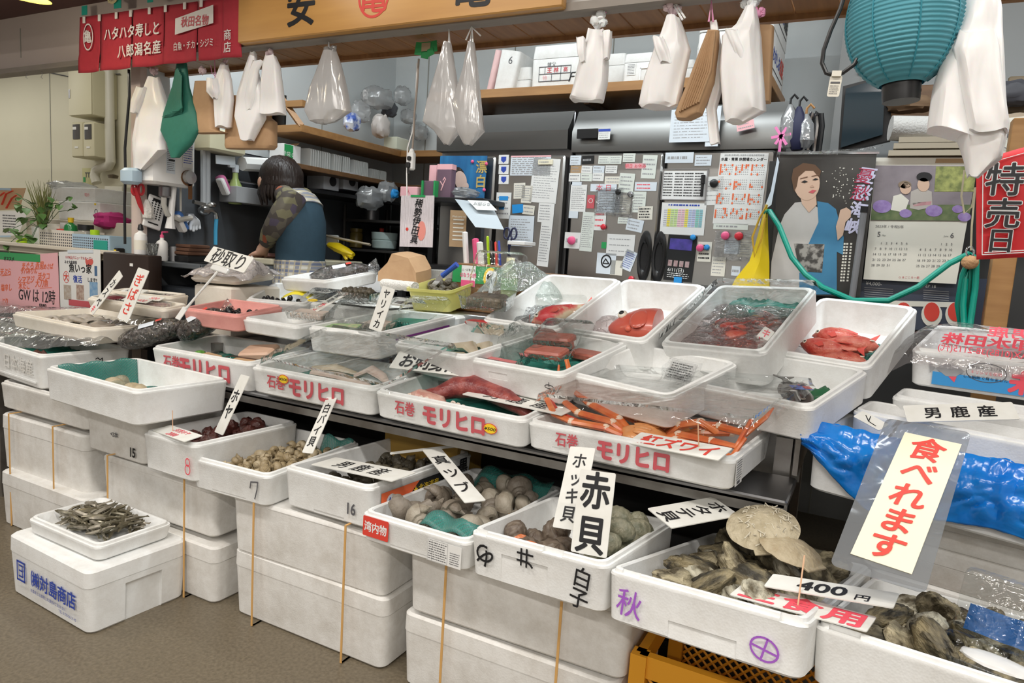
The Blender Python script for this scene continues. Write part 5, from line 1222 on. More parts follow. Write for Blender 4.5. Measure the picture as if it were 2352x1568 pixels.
# ---------------------------------------------------------------- hanging things under the fascia
HY = 1.90
def hangloft(name,rows,y,m,label,cat,thick=.03,seed=0,ripple=.15,n=36,parent=None,sq=.6,group=None,folds=5,dy=0.0,smooth_rows=3):
    """bundle hanging in the plane y: rows of (photo y, photo x left, photo x right, thickness factor) give its outline; it gets a rounded, folded section"""
    R2 = []
    for (a,b) in zip(rows[:-1],rows[1:]):
        for k in range(smooth_rows):
            t = k/smooth_rows; R2.append([a[i]*(1 - t) + b[i]*t for i in range(4)])
    R2.append(list(rows[-1])); loops = []
    for i,(py,xl,xr,tk) in enumerate(R2):
        A,B = at(xl,py,y=y),at(xr,py,y=y); c = (A + B)/2; hw = (B - A).length/2; ex = (B - A).normalized(); l = []
        for j in range(n):
            q = 2*math.pi*j/n; cx,sx_ = math.cos(q),math.sin(q)
            ux = math.copysign(abs(cx)**sq,cx); uy = math.copysign(abs(sx_)**.8,sx_)
            f = 1 + ripple*math.sin(folds*q + seed + i*.25) + ripple*.7*noise.noise(V3((math.cos(q)*2.2,i*.22,seed)))
            l.append(c + ex*hw*ux*(1 + ripple*.25*noise.noise(V3((i*.3,q,seed + 9)))) + V3((0,dy + thick*tk*uy*f,ripple*.02*math.sin(q*3 + seed))))
        loops.append(l)
    base = loops[0]
    o = obj(name,MB().loft(loops),m,recalc=True)
    org = at(rows[0][1],rows[0][0],y=y)
    for v in o.data.vertices: v.co -= org
    if parent is None: o.matrix_world = MT(org); tag(o,label,cat,group)
    else: o.parent = parent; o.matrix_local = parent.matrix_world.inverted() @ MT(org)
    return o
def knot(parent,px,py,y,m,r=.028,label=None,seed=0,name='knotted_top'):
    c = at(px,py,y=y); mb = MB(); rg = random.Random(seed)
    for k in range(9):
        a = rg.uniform(0,6.28); t = V3((math.cos(a)*r*1.2,math.sin(a)*r*.6 ,rg.uniform(-.3,1.2)*r))
        side = V3((-math.sin(a),math.cos(a),.2))*r*.45
        mb.add([(0,0,-r*.8),t*.6 + side,t,t*.6 - side],[(0,1,2,3)])
        mb.ell(t*.55,(r*.42,r*.35,r*.42),8,6,fn=lambda d,tt,p: 1 + .3*noise.noise(d*3 + t*90))
    o = obj(name,mb,m,parent,parent.matrix_world.inverted() @ MT(c)); return o
def loop_cord(parent,pts,m,r=.0016,name='hanging_cord'):
    y = pts[0][2] if len(pts[0]) > 2 else HY
    W = [at(p[0],p[1],y=y) for p in pts]; return obj(name,MB().tube([parent.matrix_world.inverted() @ w for w in W],r,6),m,parent)
HB = 'hanging_bag_bundle'
o = hangloft(HB,[(178,344,364,.5),(205,336,372,.8),(255,322,388,1),(320,310,376,1),(345,310,378,1),(388,312,330,.4)],HY,BAGWHITE,'white bag bundle hanging first under the red banner, beside the green papers','bag bundle',.03,1)
knot(o,353,165,HY,BAGPINK,.020,seed=1)
hangloft('bag_handle',[(205,332,350,.6),(238,322,342,1),(262,318,330,.6)],HY,BAGWHITE,None,None,.02,2,parent=o,dy=-.03)
o = hangloft('hanging_paper_stack',[(145,408,428,.5),(200,398,434,.8),(260,378,452,1),(300,370,456,1),(330,385,440,1),(362,394,410,.5)],HY - .01,GREENPAPER,'stack of dark green paper sheets hung by one corner','paper stack',.018,3,ripple=.05,folds=3)
for k in range(5):
    hangloft('sheet_edge',[(160 + 4*k,414 + 2*k,419 + 2*k,.4),(230,410 + 3*k,414 + 3*k,1),(262 - 3*k,398 + 6*k,428,.8),(270 - 3*k,380 + 6*k,402 + 4*k,.3)],HY - .012 - .003*k,GREENPAPER,None,None,.004,k,ripple=.03,parent=o,dy=-.017)
o = hangloft('hanging_paper_bags',[(188,452,484,.8),(240,446,496,1),(298,444,500,1),(306,446,524,.9)],HY + .01,KRAFT,'brown paper bags hanging between green sheets and white bags','paper bag',.022,5,ripple=.04,sq=.35)
knot(o,465,165,HY,BAGPINK,.018,seed=5)
o = hangloft(HB,[(148,508,522,.4),(185,495,530,.7),(230,496,534,1),(292,500,528,1)],HY - .01,BAGWHITE,'narrow white bag bundle with a drooping handle, beside the small brown bags','bag bundle',.022,6); knot(o,518,142,HY,BAGPINK,.012,seed=6)
hangloft('bag_handle',[(185,490,510,.6),(215,492,518,1),(230,505,516,.6)],HY,BAGWHITE,None,None,.014,7,parent=o,dy=-.028)
loop_cord(o,[(484,150),(487,168),(500,180),(494,165)],PINKCORD); loop_cord(o,[(493,130),(494,185)],PINKCORD)
hangloft('hanging_paper_bags',[(222,528,560,.9),(280,524,632,1),(335,522,632,1),(342,524,626,.9)],HY + .04,KRAFT,'large brown paper bags hanging behind two white bag bundles','paper bag',.03,8,ripple=.04,sq=.3)
o = hangloft(HB,[(120,578,586,.4),(160,565,590,.6),(220,548,606,1),(270,542,606,1),(322,556,580,.6)],HY - .01,BAGWHITE,'white bag bundle in front of the large brown bags, left to droop to a point','bag bundle',.026,9)
o = hangloft(HB,[(128,612,632,.5),(150,606,640,.8),(200,602,646,1),(262,600,654,1)],HY - .015,BAGWHITE,'white bag bundle with a rolled handle beside the large brown bags','bag bundle',.024,10); knot(o,620,124,HY,BAGPINK,.018,seed=10)
hangloft('bag_handle',[(145,596,620,.6),(165,590,608,.8),(230,580,600,1),(256,582,592,.5)],HY,BAGWHITE,None,None,.012,11,parent=o,dy=-.03)
o = hangloft(HB,[(118,746,770,.5),(150,738,780,.8),(205,716,794,1),(255,704,804,1),(278,716,770,.8),(284,730,750,.4)],HY - .01,BAGFROST,'frosted clear bag bundle hanging alone before the corner shelf','bag bundle',.034,12,ripple=.08)
knot(o,758,120,HY,BAGFROST,.024,seed=12); loop_cord(o,[(752,128),(755,96),(758,128)],BAGWHITE,.003)
o = hangloft(HB,[(98,1022,1034,.5),(160,1006,1044,.8),(230,985,1056,1),(280,974,1058,1),(300,1000,1056,.9),(332,1022,1032,.4)],HY,BAGFROST,'crinkled frosted bag bundle hanging beside the grey extension cable','bag bundle',.028,13,ripple=.09); loop_cord(o,[(1030,100),(1031,66),(1033,100)],BAGWHITE,.003)
o = hangloft(HB,[(98,1078,1088,.5),(160,1066,1096,.8),(240,1042,1104,1),(300,1052,1110,1),(332,1068,1082,.5)],HY - .015,BAGFROST,'smooth frosted bag bundle next to the crinkled one','bag bundle',.026,14,ripple=.10); loop_cord(o,[(1080,98),(1084,58),(1086,98)],BAGWHITE,.003); loop_cord(o,[(1070,92),(1083,62),(1104,82)],BAGWHITE,.0025)
o = hangloft(HB,[(70,1352,1388,.6),(95,1348,1392,.8),(140,1334,1396,1),(190,1322,1394,1),(226,1310,1386,1),(232,1316,1384,.9)],HY,BAGWHITE,'white bag bundle with two drooping handles before the lettered apple box','bag bundle',.030,15)
knot(o,1371,50,HY,BAGWHITE,.030,seed=15); knot(o,1380,28,HY,PINKCORD,.016,seed=16,name='pink_ties')
hangloft('bag_handle',[(95,1334,1354,.6),(130,1338,1356,1),(150,1344,1356,.6)],HY,BAGWHITE,None,None,.014,17,parent=o,dy=-.034); hangloft('bag_handle',[(80,1392,1414,.6),(110,1398,1412,1),(142,1396,1408,.6)],HY,BAGWHITE,None,None,.014,18,parent=o,dy=-.03)
o = hangloft(HB,[(40,1532,1560,.6),(80,1518,1575,.8),(115,1504,1586,1),(180,1482,1572,1),(240,1470,1560,1),(247,1476,1546,.9)],HY,BAGWHITE,'broad white bag bundle next to the fanned brown paper bags','bag bundle',.034,19)
knot(o,1545,22,HY,BAGPINK,.024,seed=19); loop_cord(o,[(1552,8),(1574,42),(1568,46),(1548,12)],BAGWHITE,.003)
hangloft('bag_handle',[(95,1508,1530,.6),(125,1515,1545,1),(152,1526,1552,.6)],HY,BAGWHITE,None,None,.014,20,parent=o,dy=-.036)
o = hangloft('hanging_paper_bags',[(72,1626,1652,.5),(110,1612,1650,.8),(190,1582,1640,1),(262,1552,1612,1),(274,1556,1586,.9)],HY - .005,KRAFT,'fan of brown paper bags hanging edge-on beside white bundles','paper bag',.030,21,ripple=.03,sq=.4)
for k in range(8):
    hangloft('bag_fold',[(80,1632 + 2*k,1636 + 2*k,.6),(170,1600 + 5*k,1605 + 5*k,1),(262 - 3*k,1566 + 6*k,1571 + 6*k,.8)],HY - .008,KRAFT,None,None,.010,k,ripple=.02,parent=o,n=8,smooth_rows=1,dy=-.028)
loop_cord(o,[(1628,50),(1634,0),(1638,50)],PINKCORD,.003)
hangloft('hanging_cloth_strip',[(50,1630,1648,.7),(120,1636,1660,1),(210,1634,1656,1),(250,1622,1646,.8),(330,1630,1655,.8)],HY + .02,BAGWHITE,'long cream cloth strip hanging behind the fanned paper bags','cloth',.016,23,ripple=.15)
hangloft('hanging_paper_bags',[(62,1735,1778,1),(235,1742,1770,1)],HY + .05,KRAFT,'flat brown paper bags hanging behind the widest white bundle','paper bag',.02,24,ripple=.02,sq=.3)
o = hangloft(HB,[(20,1712,1738,.6),(60,1690,1745,.8),(85,1660,1748,1),(160,1655,1752,1),(255,1662,1760,1),(280,1668,1712,.8)],HY - .01,BAGWHITE,'widest white bag bundle, in front of flat brown bags','bag bundle',.036,25)
knot(o,1722,15,HY,BAGWHITE,.026,seed=25); knot(o,1742,32,HY,PINKCORD,.016,seed=26,name='pink_ties')
hangloft('bag_handle',[(80,1672,1700,.6),(120,1690,1720,1),(150,1700,1726,.6)],HY,BAGWHITE,None,None,.014,27,parent=o,dy=-.038)
LY = 1.62
o = hangloft(HB,[(-30,2232,2290,.5),(30,2205,2300,.8),(110,2170,2304,1),(200,2142,2308,1),(300,2128,2314,1),(318,2200,2312,1),(365,2214,2300,.7),(405,2222,2250,.4)],LY,BAGWHITE,'large white bag bundle hanging next to the blue lantern','bag bundle',.045,28)
hangloft('bag_fold',[(90,2196,2280,.7),(130,2182,2290,1),(200,2196,2296,1),(290,2216,2310,1),(310,2220,2308,.8)],LY,BAGWHITE,None,None,.02,29,parent=o,dy=-.040,ripple=.2)
# red split curtain banner with rail and loops
BY = 1.845
mb = MB(); cuts = [231,303,378,455]
panels = [(184,230),(233,302),(306,377),(380,454),(457,512),(512,553)]
def ban(px,t,wob=0.0):          # t 0 top .. 1 bottom
    top = 40 - (px - 184)*(50/369.); bot = 168 - (px - 184)*(38/369.)
    p = at(px,top + (bot - top)*t,y=BY); p.y += .006*math.sin(px*.09 + t*2)*t + wob
    return p
org = ban(184,0)
for a,b in panels:
    mb.grid(lambda u,v: ban(a + (b - a)*u + (2*math.sin(v*3 + a) if v > .7 else 0),v) - org,10,12)
bn = obj('red_split_curtain',mb,REDCLOTH,recalc=False); bn.matrix_world = MT(org)
md = bn.modifiers.new('t','SOLIDIFY'); md.thickness = .003; md.offset = 0
tag(bn,'red cloth banner with white brush lettering and slits along its hem','banner')
mppb = mpp(org)
def on_ban(px,py,off=.009,rot=0):
    p = at(px,py,y=BY - off); ex = at(px + 10,py - 1.3,y=BY - off) - p
    return MT(p - org) @ frame((0,0,0),ex,V3((0,-1,0))) @ RZ(rot)
NW = mat('noren_white',(0.82,0.78,0.74),.8)
text(bn,'ハタハタ寿しと',NW,30*mppb,on_ban(300,72),bold=.02,sx=.92,shear=.05)
text(bn,'八郎潟名産',NW,29*mppb,on_ban(318,113),bold=.02,sx=1.0,tracking=1.05)
text(bn,'白魚・チカ・シジミ',NW,18*mppb,on_ban(443,102),bold=.012,sx=.76)
text(bn,'商店',NW,22*mppb,on_ban(522,94),bold=.012,vertical=True)
text(bn,'亀',NW,30*mppb,on_ban(201,84),bold=.02)
strokes(bn,[ring_pts(0,0,17*mppb,28*mppb)],NW,3*mppb,on_ban(202,85))
pt = [at(x,y,y=BY - .0095) - org for x,y in ((402,80),(490,53),(490,11),(403,43))]
obj('white_patch',MB().poly(pt,.0008,(0,-1,0)),NW,bn)
text(bn,'秋田名物',ROSE,22*mppb,on_ban(447,48,.0115,-1),bold=.016,shear=.1,sx=.95)
for x in (193,228,267,300,343,380,424,462):
    p = on_ban(x,46 - (x - 193)*.142,.008); obj('loop',MB().box((0,0,0),(9*mppb,14*mppb,.003),0,bev=.001),NW,bn,p)
for x,y,ww in ((194,24,20),(270,8,25),(345,-6,18)): obj('tape',MB().box((0,0,0),(ww*mppb,20*mppb,.002)),TAPETEAL,bn,on_ban(x,y,.011))
wr = at(258,-6,y=BY - .02); wb = MB()
for k in range(3): wb.tube([(.03*(1 - .1*k)*math.cos(q),0,.022*(1 - .1*k)*math.sin(q)) for q in [2*math.pi*i/24 for i in range(25)]],.0022,5)
for k in range(5): wb.tube([(-.025 + .012*k,0,-.018),(.0,-.002,.02)],.0016,5)
o = obj('hanging_wicker_ornament',wb,mat('wicker',(0.75,0.66,0.36),.6)); o.matrix_world = MT(wr); tag(o,'small cream wicker ornament hung above the red banner','ornament')
# wooden shop sign with the emblem
SY = 1.83
def on_sign(px,py,off=.001):
    p = at(px,py,y=SY - off); ex = at(px + 20,py - 2.4,y=SY - off) - p; return frame(p,ex,V3((0,-1,0)))
a,b = at(545,100,y=SY),at(1290,12,y=SY)
zs = (a.z + b.z)/2; ws = b.x - a.x
sgn = obj('wooden_shop_sign',MB().box((ws/2,.018,.16),(ws,.036,.32),0,bev=.004),WOODSIGN); sgn.matrix_world = MT((a.x,SY,zs)); tag(sgn,'long varnished wooden shop sign with brush lettering and red ring','sign')
inv = sgn.matrix_world.inverted(); ms = mpp(at(860,40,y=SY))
text(sgn,'安',INK,100*ms,inv @ on_sign(691,14),bold=.022)
text(sgn,'亀',RED,84*ms,inv @ on_sign(858,-12),bold=.016)
strokes(sgn,[ring_pts(0,0,42*ms,46*ms,40)],RED,6*ms,inv @ on_sign(858,-10))
text(sgn,'亀',INK,100*ms,inv @ on_sign(1085,-36),bold=.022)
tag(obj('fascia_cable',MB().tube([(at(1290,14,y=SY + .02)) + V3((0,0,.03)),at(1420,0,y=SY + .02) + V3((0,0,.03))],.004,6),INKSOFT),'thin grey cable running on from the end of the wooden sign','cable')
# enamel pendant lamp at the corner
lp = at(40,-12,y=1.45); k = mpp(lp)
sh = MB().lathe([(.012,.075),(.03,.075),(.05,.06),(.075,.03),(.100,.003),(.102,.0),(.099,.001),(.073,.026),(.048,.055),(.01,.068)],40,0,cap0=False,cap1=False)
lam = obj('pendant_lamp',sh,mat('enamel_shade',(0.80,0.62,0.10),.35)); lam.matrix_world = MT(lp) @ RY(6); tag(lam,'yellow enamel pendant lamp hanging by the ceiling corner, lit','lamp')
obj('shade_outer',MB().lathe([(.013,.077),(.031,.077),(.052,.062),(.077,.032),(.1035,.001)],40,0,cap0=False,cap1=False),mat('enamel_grey',(.25,.27,.30),.25),lam)
obj('bulb',MB().ell((.0,0,.018),(.027,.027,.03),18,12),mat('bulb_glow',(1,.95,.85),.3,emit=((1.0,.92,.78),14.0)),lam)
obj('cord',MB().tube([(0,0,.075),(0,0,.5)],.004,6),BLACK,lam)
pl = bpy.data.lights.new('pendant_bulb_light','POINT'); pl.energy = 3; pl.shadow_soft_size = .03; pl.color = (1,.9,.72); po = bpy.data.objects.new('pendant_bulb_light',pl); COL.objects.link(po); po.location = lp + V3((0,0,-.03))
# blue paper lantern
lc = at(2075,50,y=1.62); k = mpp(lc); rr,rz = 121*k,152*k
mb = MB(); loops = []
for i in range(121):
    t = -1 + 2*i/120; z = t*rz*.93; r0 = rr*math.sqrt(max(.0,1 - (t*.93)**2))*1.0
    r0 = max(r0,38*k); rib = .0016*math.cos(i*math.pi*.5*2/2)
    loops.append([((r0 + rib)*math.cos(q),(r0 + rib)*math.sin(q),z) for q in [2*math.pi*j/44 for j in range(44)]])
mb.loft(loops,0,False,False)
ln = obj('paper_lantern',mb,LANTERN,sharp=80); ln.matrix_world = MT(lc) @ RY(-5); tag(ln,'blue-green ribbed paper lantern hanging beside the large white bags','lantern')
sb = MB()
for j in range(8):
    q = 2*math.pi*j/8 + .25
    sb.tube([((rr*math.sqrt(1 - t*t) + .001)*math.cos(q),(rr*math.sqrt(1 - t*t) + .001)*math.sin(q),t*rz) for t in [-.90 + 1.8*i/16 for i in range(17)]],.0016,5)
obj('lantern_seams',sb,mat('lantern_seam',(.03,.25,.32),.6),ln)['kind'] = 'stuff'
obj('base_cup',MB().lathe([(39*k,-rz*1.18),(40*k,-rz*1.10),(41*k,-rz*.90),(38*k,-rz*.90),(37*k,-rz*1.16)],28,0).cyl((38*k,-6*k,-rz*1.05),.003,.004,8,0,(0,R(90),0)),BLACK,ln)
cb = MB().tube([at(x,y,y=1.585) for x,y in ((1942,-20),(1930,20),(1908,70),(1892,115),(1888,145),(1898,168),(1915,173),(1935,168),(1962,148),(1980,115),(1990,70),(1996,25),(2000,-20))],.0042,8)
o = obj('hanging_power_cable',cb,BLACK); tag(o,'black looped power cable with a paper tag beside the lantern','cable')
t0 = at(1917,198,y=1.583); mt = mpp(t0)
tgm = plate(26*mt,46*mt,.0012,.003); tgm.box((0,27*mt,.002),(20*mt,12*mt,.008)); tgm.add([(-10*mt,10*mt,.0008),(10*mt,10*mt,.0008),(10*mt,6*mt,.0008),(-10*mt,6*mt,.0008)],[(0,1,2,3)],1)
r9 = random.Random(9); scribble(tgm,22*mt,24*mt,5,r9,1,.05,.0008,y0=-8*mt)
obj('paper_tag',tgm,[PAPERCR,INKGREY],o,frame(t0,V3((1,0,-.06)),V3((0,-1,0))))
# extension cable with socket and green tape
EY = 1.98
o = obj('extension_cable',MB().tube([at(x,y,y=EY) for x,y in ((962,135),(958,200),(952,260),(950,310),(947,345))],.0035,8),mat('cable_taupe',(.30,.25,.21),.5)); tag(o,'taupe extension cable hanging from green tape under the soffit','cable')
obj('thin_wire',MB().tube([at(x,y,y=EY + .01) for x,y in ((958,145),(955,220),(948,300),(936,340),(934,400),(935,450))],.0022,6),WHITE,o)
c = at(945,370,y=EY); k = mpp(c)
s_ = obj('socket',MB().box((0,0,0),(17*k,14*k,40*k),0,bev=.004).lathe([(4*k,18*k),(7*k,20*k),(3*k,28*k)],10),WHITE,o,MT(c))
obj('plug',MB().box((0,-9*k,5*k),(9*k,8*k,9*k),0,bev=.002).box((-2*k,-9*k,-10*k),(10*k,9*k,12*k),0,bev=.002).tube([(-2*k,-9*k,-14*k),(-1*k,-9*k,-28*k)],3*k,8),BLACK,s_)
c = at(978,115,y=EY); k = mpp(c); tp = MB()
for x,z,w_,h_,r_ in ((-20,5,20,28,8),(22,6,18,24,-8),(0,10,26,16,0),(-2,-8,20,20,12),(16,-6,16,16,-20)): tp.box((x*k,r_*.0002,z*k),(w_*k,.003,h_*k),0,(0,R(r_),0))
o = obj('masking_tape',tp,TAPEGREEN); o.matrix_world = MT(c); tag(o,'torn green tape holding the taupe cable to the soffit','tape')
obj('tape_patch',MB().box((2*k,-.004,6*k),(24*k,.002,18*k)),mat('tape_tan',(.42,.33,.20),.5),o)
# black iron S hooks on the header
for x,y,l in ((60,172,'S-shaped wire hook on the cream header, outer one'),(95,172,'S-shaped wire hook on the cream header, nearer the banner')):
    c = at(x,y,y=FY + .02); h_ = obj('hanging_wire_hook',MB().tube([(-.008,0,.014),(.004,0,.012),(.006,0,.0),(-.004,0,-.010),(.010,0,-.016)],.0012,6),INKSOFT); h_.matrix_world = MT(c); tag(h_,l,'hook')
# red sale banner at the frame edge
BNY = 2.15
def ob(px,py,off=0): return at(px,py,y=BNY - off)
q = [ob(2243,370),ob(2400,325),ob(2400,588),ob(2243,596)]
org = q[3]
bb = obj('sale_banner',MB().grid(lambda u,v: (q[3]*(1 - u)*(1 - v) + q[2]*u*(1 - v) + q[0]*(1 - u)*v + q[1]*u*v) - org + V3((0,.008*math.sin(u*5 + v*2),0)),12,14),REDBANNER,recalc=False); bb.matrix_world = MT(org)
md = bb.modifiers.new('t','SOLIDIFY'); md.thickness = .003; md.offset = 0; tag(bb,'red sale-day banner with black white-edged characters','banner')
kb = mpp(org)
def onb(px,py,off): p = ob(px,py,off); return MT(p - org) @ frame((0,0,0),V3((1,0,.01)),V3((0,-1,0)))
for s,x,y,sz in (('特',2308,412,76),('売',2304,490,70),('日',2299,552,58)):
    text(bb,s,WHITE,sz*kb,onb(x,y,.014),bold=.04); text(bb,s,INK,sz*kb,onb(x,y,.016),bold=.012)
wl = MB()
for pts in ([(2256,585),(2258,378),(2400,338)],[(2256,585),(2400,577)],[(2261,580),(2400,572)]):
    wl.tube([ob(x,y,.014) - org for x,y in pts],.0012,5)
obj('white_border',wl,WHITE,bb)
# ---------------------------------------------------------------- steel refrigerators and their notes
FA = V3((math.cos(R(-2.3)),math.sin(R(-2.3)),0)); FN = V3((FA.y,-FA.x,0)); F0 = at(1300,400,y=2.95)
def fr(px,py,off=0.0): return at(px,py,plane=(F0 + FN*off,FN))
def frange(px0,py0,px1,py1,off):
    c = fr((px0 + px1)/2,(py0 + py1)/2,off); w = (fr(px1,(py0 + py1)/2,off) - fr(px0,(py0 + py1)/2,off)).dot(FA); h = (fr((px0 + px1)/2,py0,off) - fr((px0 + px1)/2,py1,off)).z
    return c,w,h
def fslab(mb,px0,py0,px1,py1,off0,off1,m=0,bev=.004,org=None):
    c,w,h = frange(px0,py0,px1,py1,off1); c = c - FN*(off1 - off0)/2 - (org or V3())
    T = frame(c,FA,FN); b = MB().box((0,0,0),(w,h,abs(off1 - off0)),m,bev=bev); mb.add([T @ V3(v) for v in b.v],b.f,m)
def fridge(px0,px1,doors,label,group='stainless refrigerators'):
    org = fr((px0 + px1)/2,648); org.z = 0
    L,Rr = fr(px0,500),fr(px1,500); w = (Rr - L).dot(FA); topz = fr(px1,231 + (1790 - px1)*.0455).z; pz = fr(px1,344).z
    T = frame(V3(((L + Rr)/2).to_tuple()[:2] + (0,)),FA,FN); T0 = T.copy()
    o = obj('refrigerator',MB().box((0,topz/2,-.33),(w,topz,.62),0,bev=.004),STEELDK); o.matrix_world = T
    tag(o,label,'refrigerator',group); inv = T.inverted()
    # sloping machine panel above the doors
    prof = [(pz,.03),(pz + .085*(topz - pz)/.18,.035),(topz - .04,.0),(topz,-.02),(topz,-.1),(pz,-.1)]
    hw = w/2 - .004
    mbp = MB().loft([[(x,z,y) for z,y in prof] for x in (-hw,hw)])
    obj('machine_panel',mbp,mat('panel_steel',(.20,.20,.195),.38,1.0),o)
    for i,(a,b) in enumerate(doors):
        for z0p,z1p in ((354,648),(664,960)):
            mb = MB(); c,dw,dh = frange(a,400,b,500,.022); zz1 = fr((a + b)/2,z0p + (1440 - (a + b)/2)*(.022 if z0p < 400 else -.06)).z; zz0 = fr((a + b)/2,z1p - (1440 - (a + b)/2)*.06).z if z0p < 400 else .12
            cc = inv @ V3((c.x,c.y,(zz0 + zz1)/2)); obj('door',MB().box((cc.x,cc.y,.012),(dw,zz1 - zz0,.045),0,bev=.008),STEEL,o)
    return o
r1 = fridge(1002,1300,[(1012,1134),(1142,1292)],'stainless refrigerator behind the black shelf, notes on its wide door')
r2 = fridge(1306,1786,[(1312,1514),(1522,1768)],'stainless refrigerator with the whiteboard and big fishery calendar')
for o_,px in ((r2,1497),(r2,1500)): pass
hc = fr(1497,590,.04); k = mpp(hc)
for s in (-1,1):
    mb = MB().lathe([(0,.0),(33*k,0),(36*k,.006),(30*k,.012),(22*k,.010),(19*k,.003),(0,.002)],36,0,Matrix.Diagonal((.92,1.65,1,1)),False,False)
    mb.v = [(x*.5 + s*17.5*k,y,z) for x,y,z in mb.v]
    obj('handle',mb,BLACK,r2,r2.matrix_world.inverted() @ frame(fr(1497,590,.036),FA,FN))
c,w,h = frange(1326,296,1374,318,.03); obj('control_display',MB().box((0,0,.003),(w,h,.006),0,bev=.006),BLACK,r2,r2.matrix_world.inverted() @ frame(fr(1350,307,.045),FA,FN))
rn = random.Random(21)
def note(px,py,w,h,m,label,rows=6,rot=0.0,ink=INKSOFT,name='paper_note',cat='note',off=.0375,th=.0006,txt=None,group=None,margin=.09,weight=.3,curl=.004):
    c = fr(px,py,off); W_ = (fr(px + w/2,py,off) - fr(px - w/2,py,off)).dot(FA); H_ = (fr(px,py - h/2,off) - fr(px,py + h/2,off)).z
    mb = MB().box((0,0,0),(W_,H_,th)); mats = [m,ink]
    if rows: scribble(mb,W_,H_,rows,rn,1,margin,th/2 + .0004,weight)
    o = obj(name,mb,mats); o.matrix_world = frame(c,FA,FN) @ RZ(rot); tag(o,label,cat,group)
    o['wh'] = (W_,H_); return o
def magnet(px,py,m,label,r=9,off=.041):
    c = fr(px,py,off); k = mpp(c)*1.1
    o = obj('magnet',MB().lathe([(0,0),(r*k,0),(r*k*.95,.006),(r*k*.6,.010),(0,.011)],16,0,cap0=False,cap1=False),m); o.matrix_world = frame(c,FA,FN); return tag(o,label,'magnet')
MPINK = mat('magnet_pink',(.85,.12,.28),.3); MBLUE = mat('magnet_blue',(.03,.30,.72),.3); MRED = mat('magnet_red',(.65,.03,.05),.3)
for y,l in ((366,'topmost'),(389,'middle'),(412,'lowest')):
    o = note(1157,y,23,21,PAPER,'%s of three small white cards with a blue shield mark' % l,0,name='shield_card',cat='card'); W_,H_ = o['wh']
    obj('shield_mark',MB().poly([(-W_*.25,-H_*.1,.0008),(0,-H_*.38,.0008),(W_*.25,-H_*.1,.0008),(W_*.25,H_*.3,.0008),(-W_*.25,H_*.3,.0008)],.0004,(0,0,1)),BLUE,o)
o = note(1156,472,34,60,PAPER,'white delivery card with a small blue van drawn on it',4); W_,H_ = o['wh']; obj('van_print',MB().box((0,H_*.28,.0012),(W_*.6,H_*.16,.0006)).box((-W_*.1,-H_*.05,.0012),(W_*.35,H_*.2,.0006)),MBLUE,o)
o = note(1218,380,92,46,PAPERBL,'wide ruled timetable with a pink header strip',9,margin=.04,weight=.5); W_,H_ = o['wh']; obj('header',MB().box((0,H_*.46,.001),(W_,H_*.07,.0006)),PAPERPK,o)
note(1251,415,62,102,PAPER,'large printed letter overlapping the ruled timetable',15,-3,weight=.22)
obj_ = note(1253,372,33,11,CREAMCARD,'cream magnetic clip at the top of the large letter',1,off=.041,th=.004,name='magnet_clip',cat='magnet')
note(1193,438,26,36,PAPERCR,'creamy receipt beside the large letter, outer one',6,2); note(1210,446,24,40,PAPERCR,'creamy receipt tucked under the large letter',6,-2)
note(1189,479,25,20,MBLUE,'small tilted blue card below the creamy receipts',0,6); note(1214,482,27,21,PAPERCR,'torn cream slip beside the blue card',2,-4)
note(1254,488,36,46,PAPER,'white sheet hanging below the large letter',6,-2); note(1251,560,26,104,PAPER,'long receipt reaching down behind the wooden pen box',14,-3)
note(1196,530,58,70,PAPERBL,'clear-sleeved printed sheet above the scissors',10)
# door with the receipts
for px,py,w,h,m,l,n in ((1322,368,25,22,PAPERBL,'white-and-blue business card at the top corner of the receipt door',3),(1350,367,27,19,BLACKM,'black business card among the white ones by the pale receipts',1),(1388,367,27,19,PAPERGR,'greenish receipt beside the black card',3),(1414,367,27,19,PAPERGR,'greenish receipt third from the black card\'s edge',3),(1445,362,28,20,PAPERGR,'greenish receipt nearest the long green memo',3),
        (1323,389,25,17,CARDBOARD,'orange-tan business card beside the white ones',2),(1348,389,25,17,PAPER,'white card under the black one',2),(1375,389,26,17,PAPERBL,'blue-edged white card in the second row',2),(1404,389,27,18,PAPER,'white receipt card ending the second row',3),(1320,407,26,19,PAPER,'white card with a dark logo in the third row',2),(1347,407,26,18,PAPERGR,'plain pale card in the middle of the third row',2),(1374,406,26,19,PAPER,'white card ending the third row',2),(1410,414,42,18,PAPERCR,'cream ticket stub above the red-kanji strip',2)):
    note(px,py,w,h,m,l,n,rn.uniform(-2,2),name='business_card',cat='card')
note(1491,383,33,54,PAPERGR,'long pale green memo at the door edge',4,-2); note(1439,420,35,44,PAPERGR,'pale green memo in the middle of the receipt door',4,-3)
o = note(1386,431,60,17,PAPERBL,'strip reading today in red kanji',0); text(o,'本 日',PINKRED,.030,TR(0,0,.0012),sx=1.1)
o = note(1460,381,46,12,PAPERPK,'pinkish strip with red characters',0); text(o,'明日 お休み',PINKRED,.018,TR(0,0,.0012))
o = note(1483,428,50,20,PAPERBL,'strip of red handwriting below the long green memo',2,ink=PINKRED)
note(1328,455,37,62,PAPER,'lined letter with blue tape at both ends',11); note(1325,422,22,9,PAPERBL,'blue tape above the lined letter',0,name='tape',cat='tape',off=.0385); note(1317,493,21,16,MBLUE if False else PAPERBL,'blue tape below the lined letter',0,name='tape',cat='tape',off=.0385)
o = note(1357,463,17,31,ROSE,'small dark red booklet with a white ring mark',0,th=.003); strokes(o,[ring_pts(0,.004,.009,.009)],WHITE,.002,TR(0,0,.002))
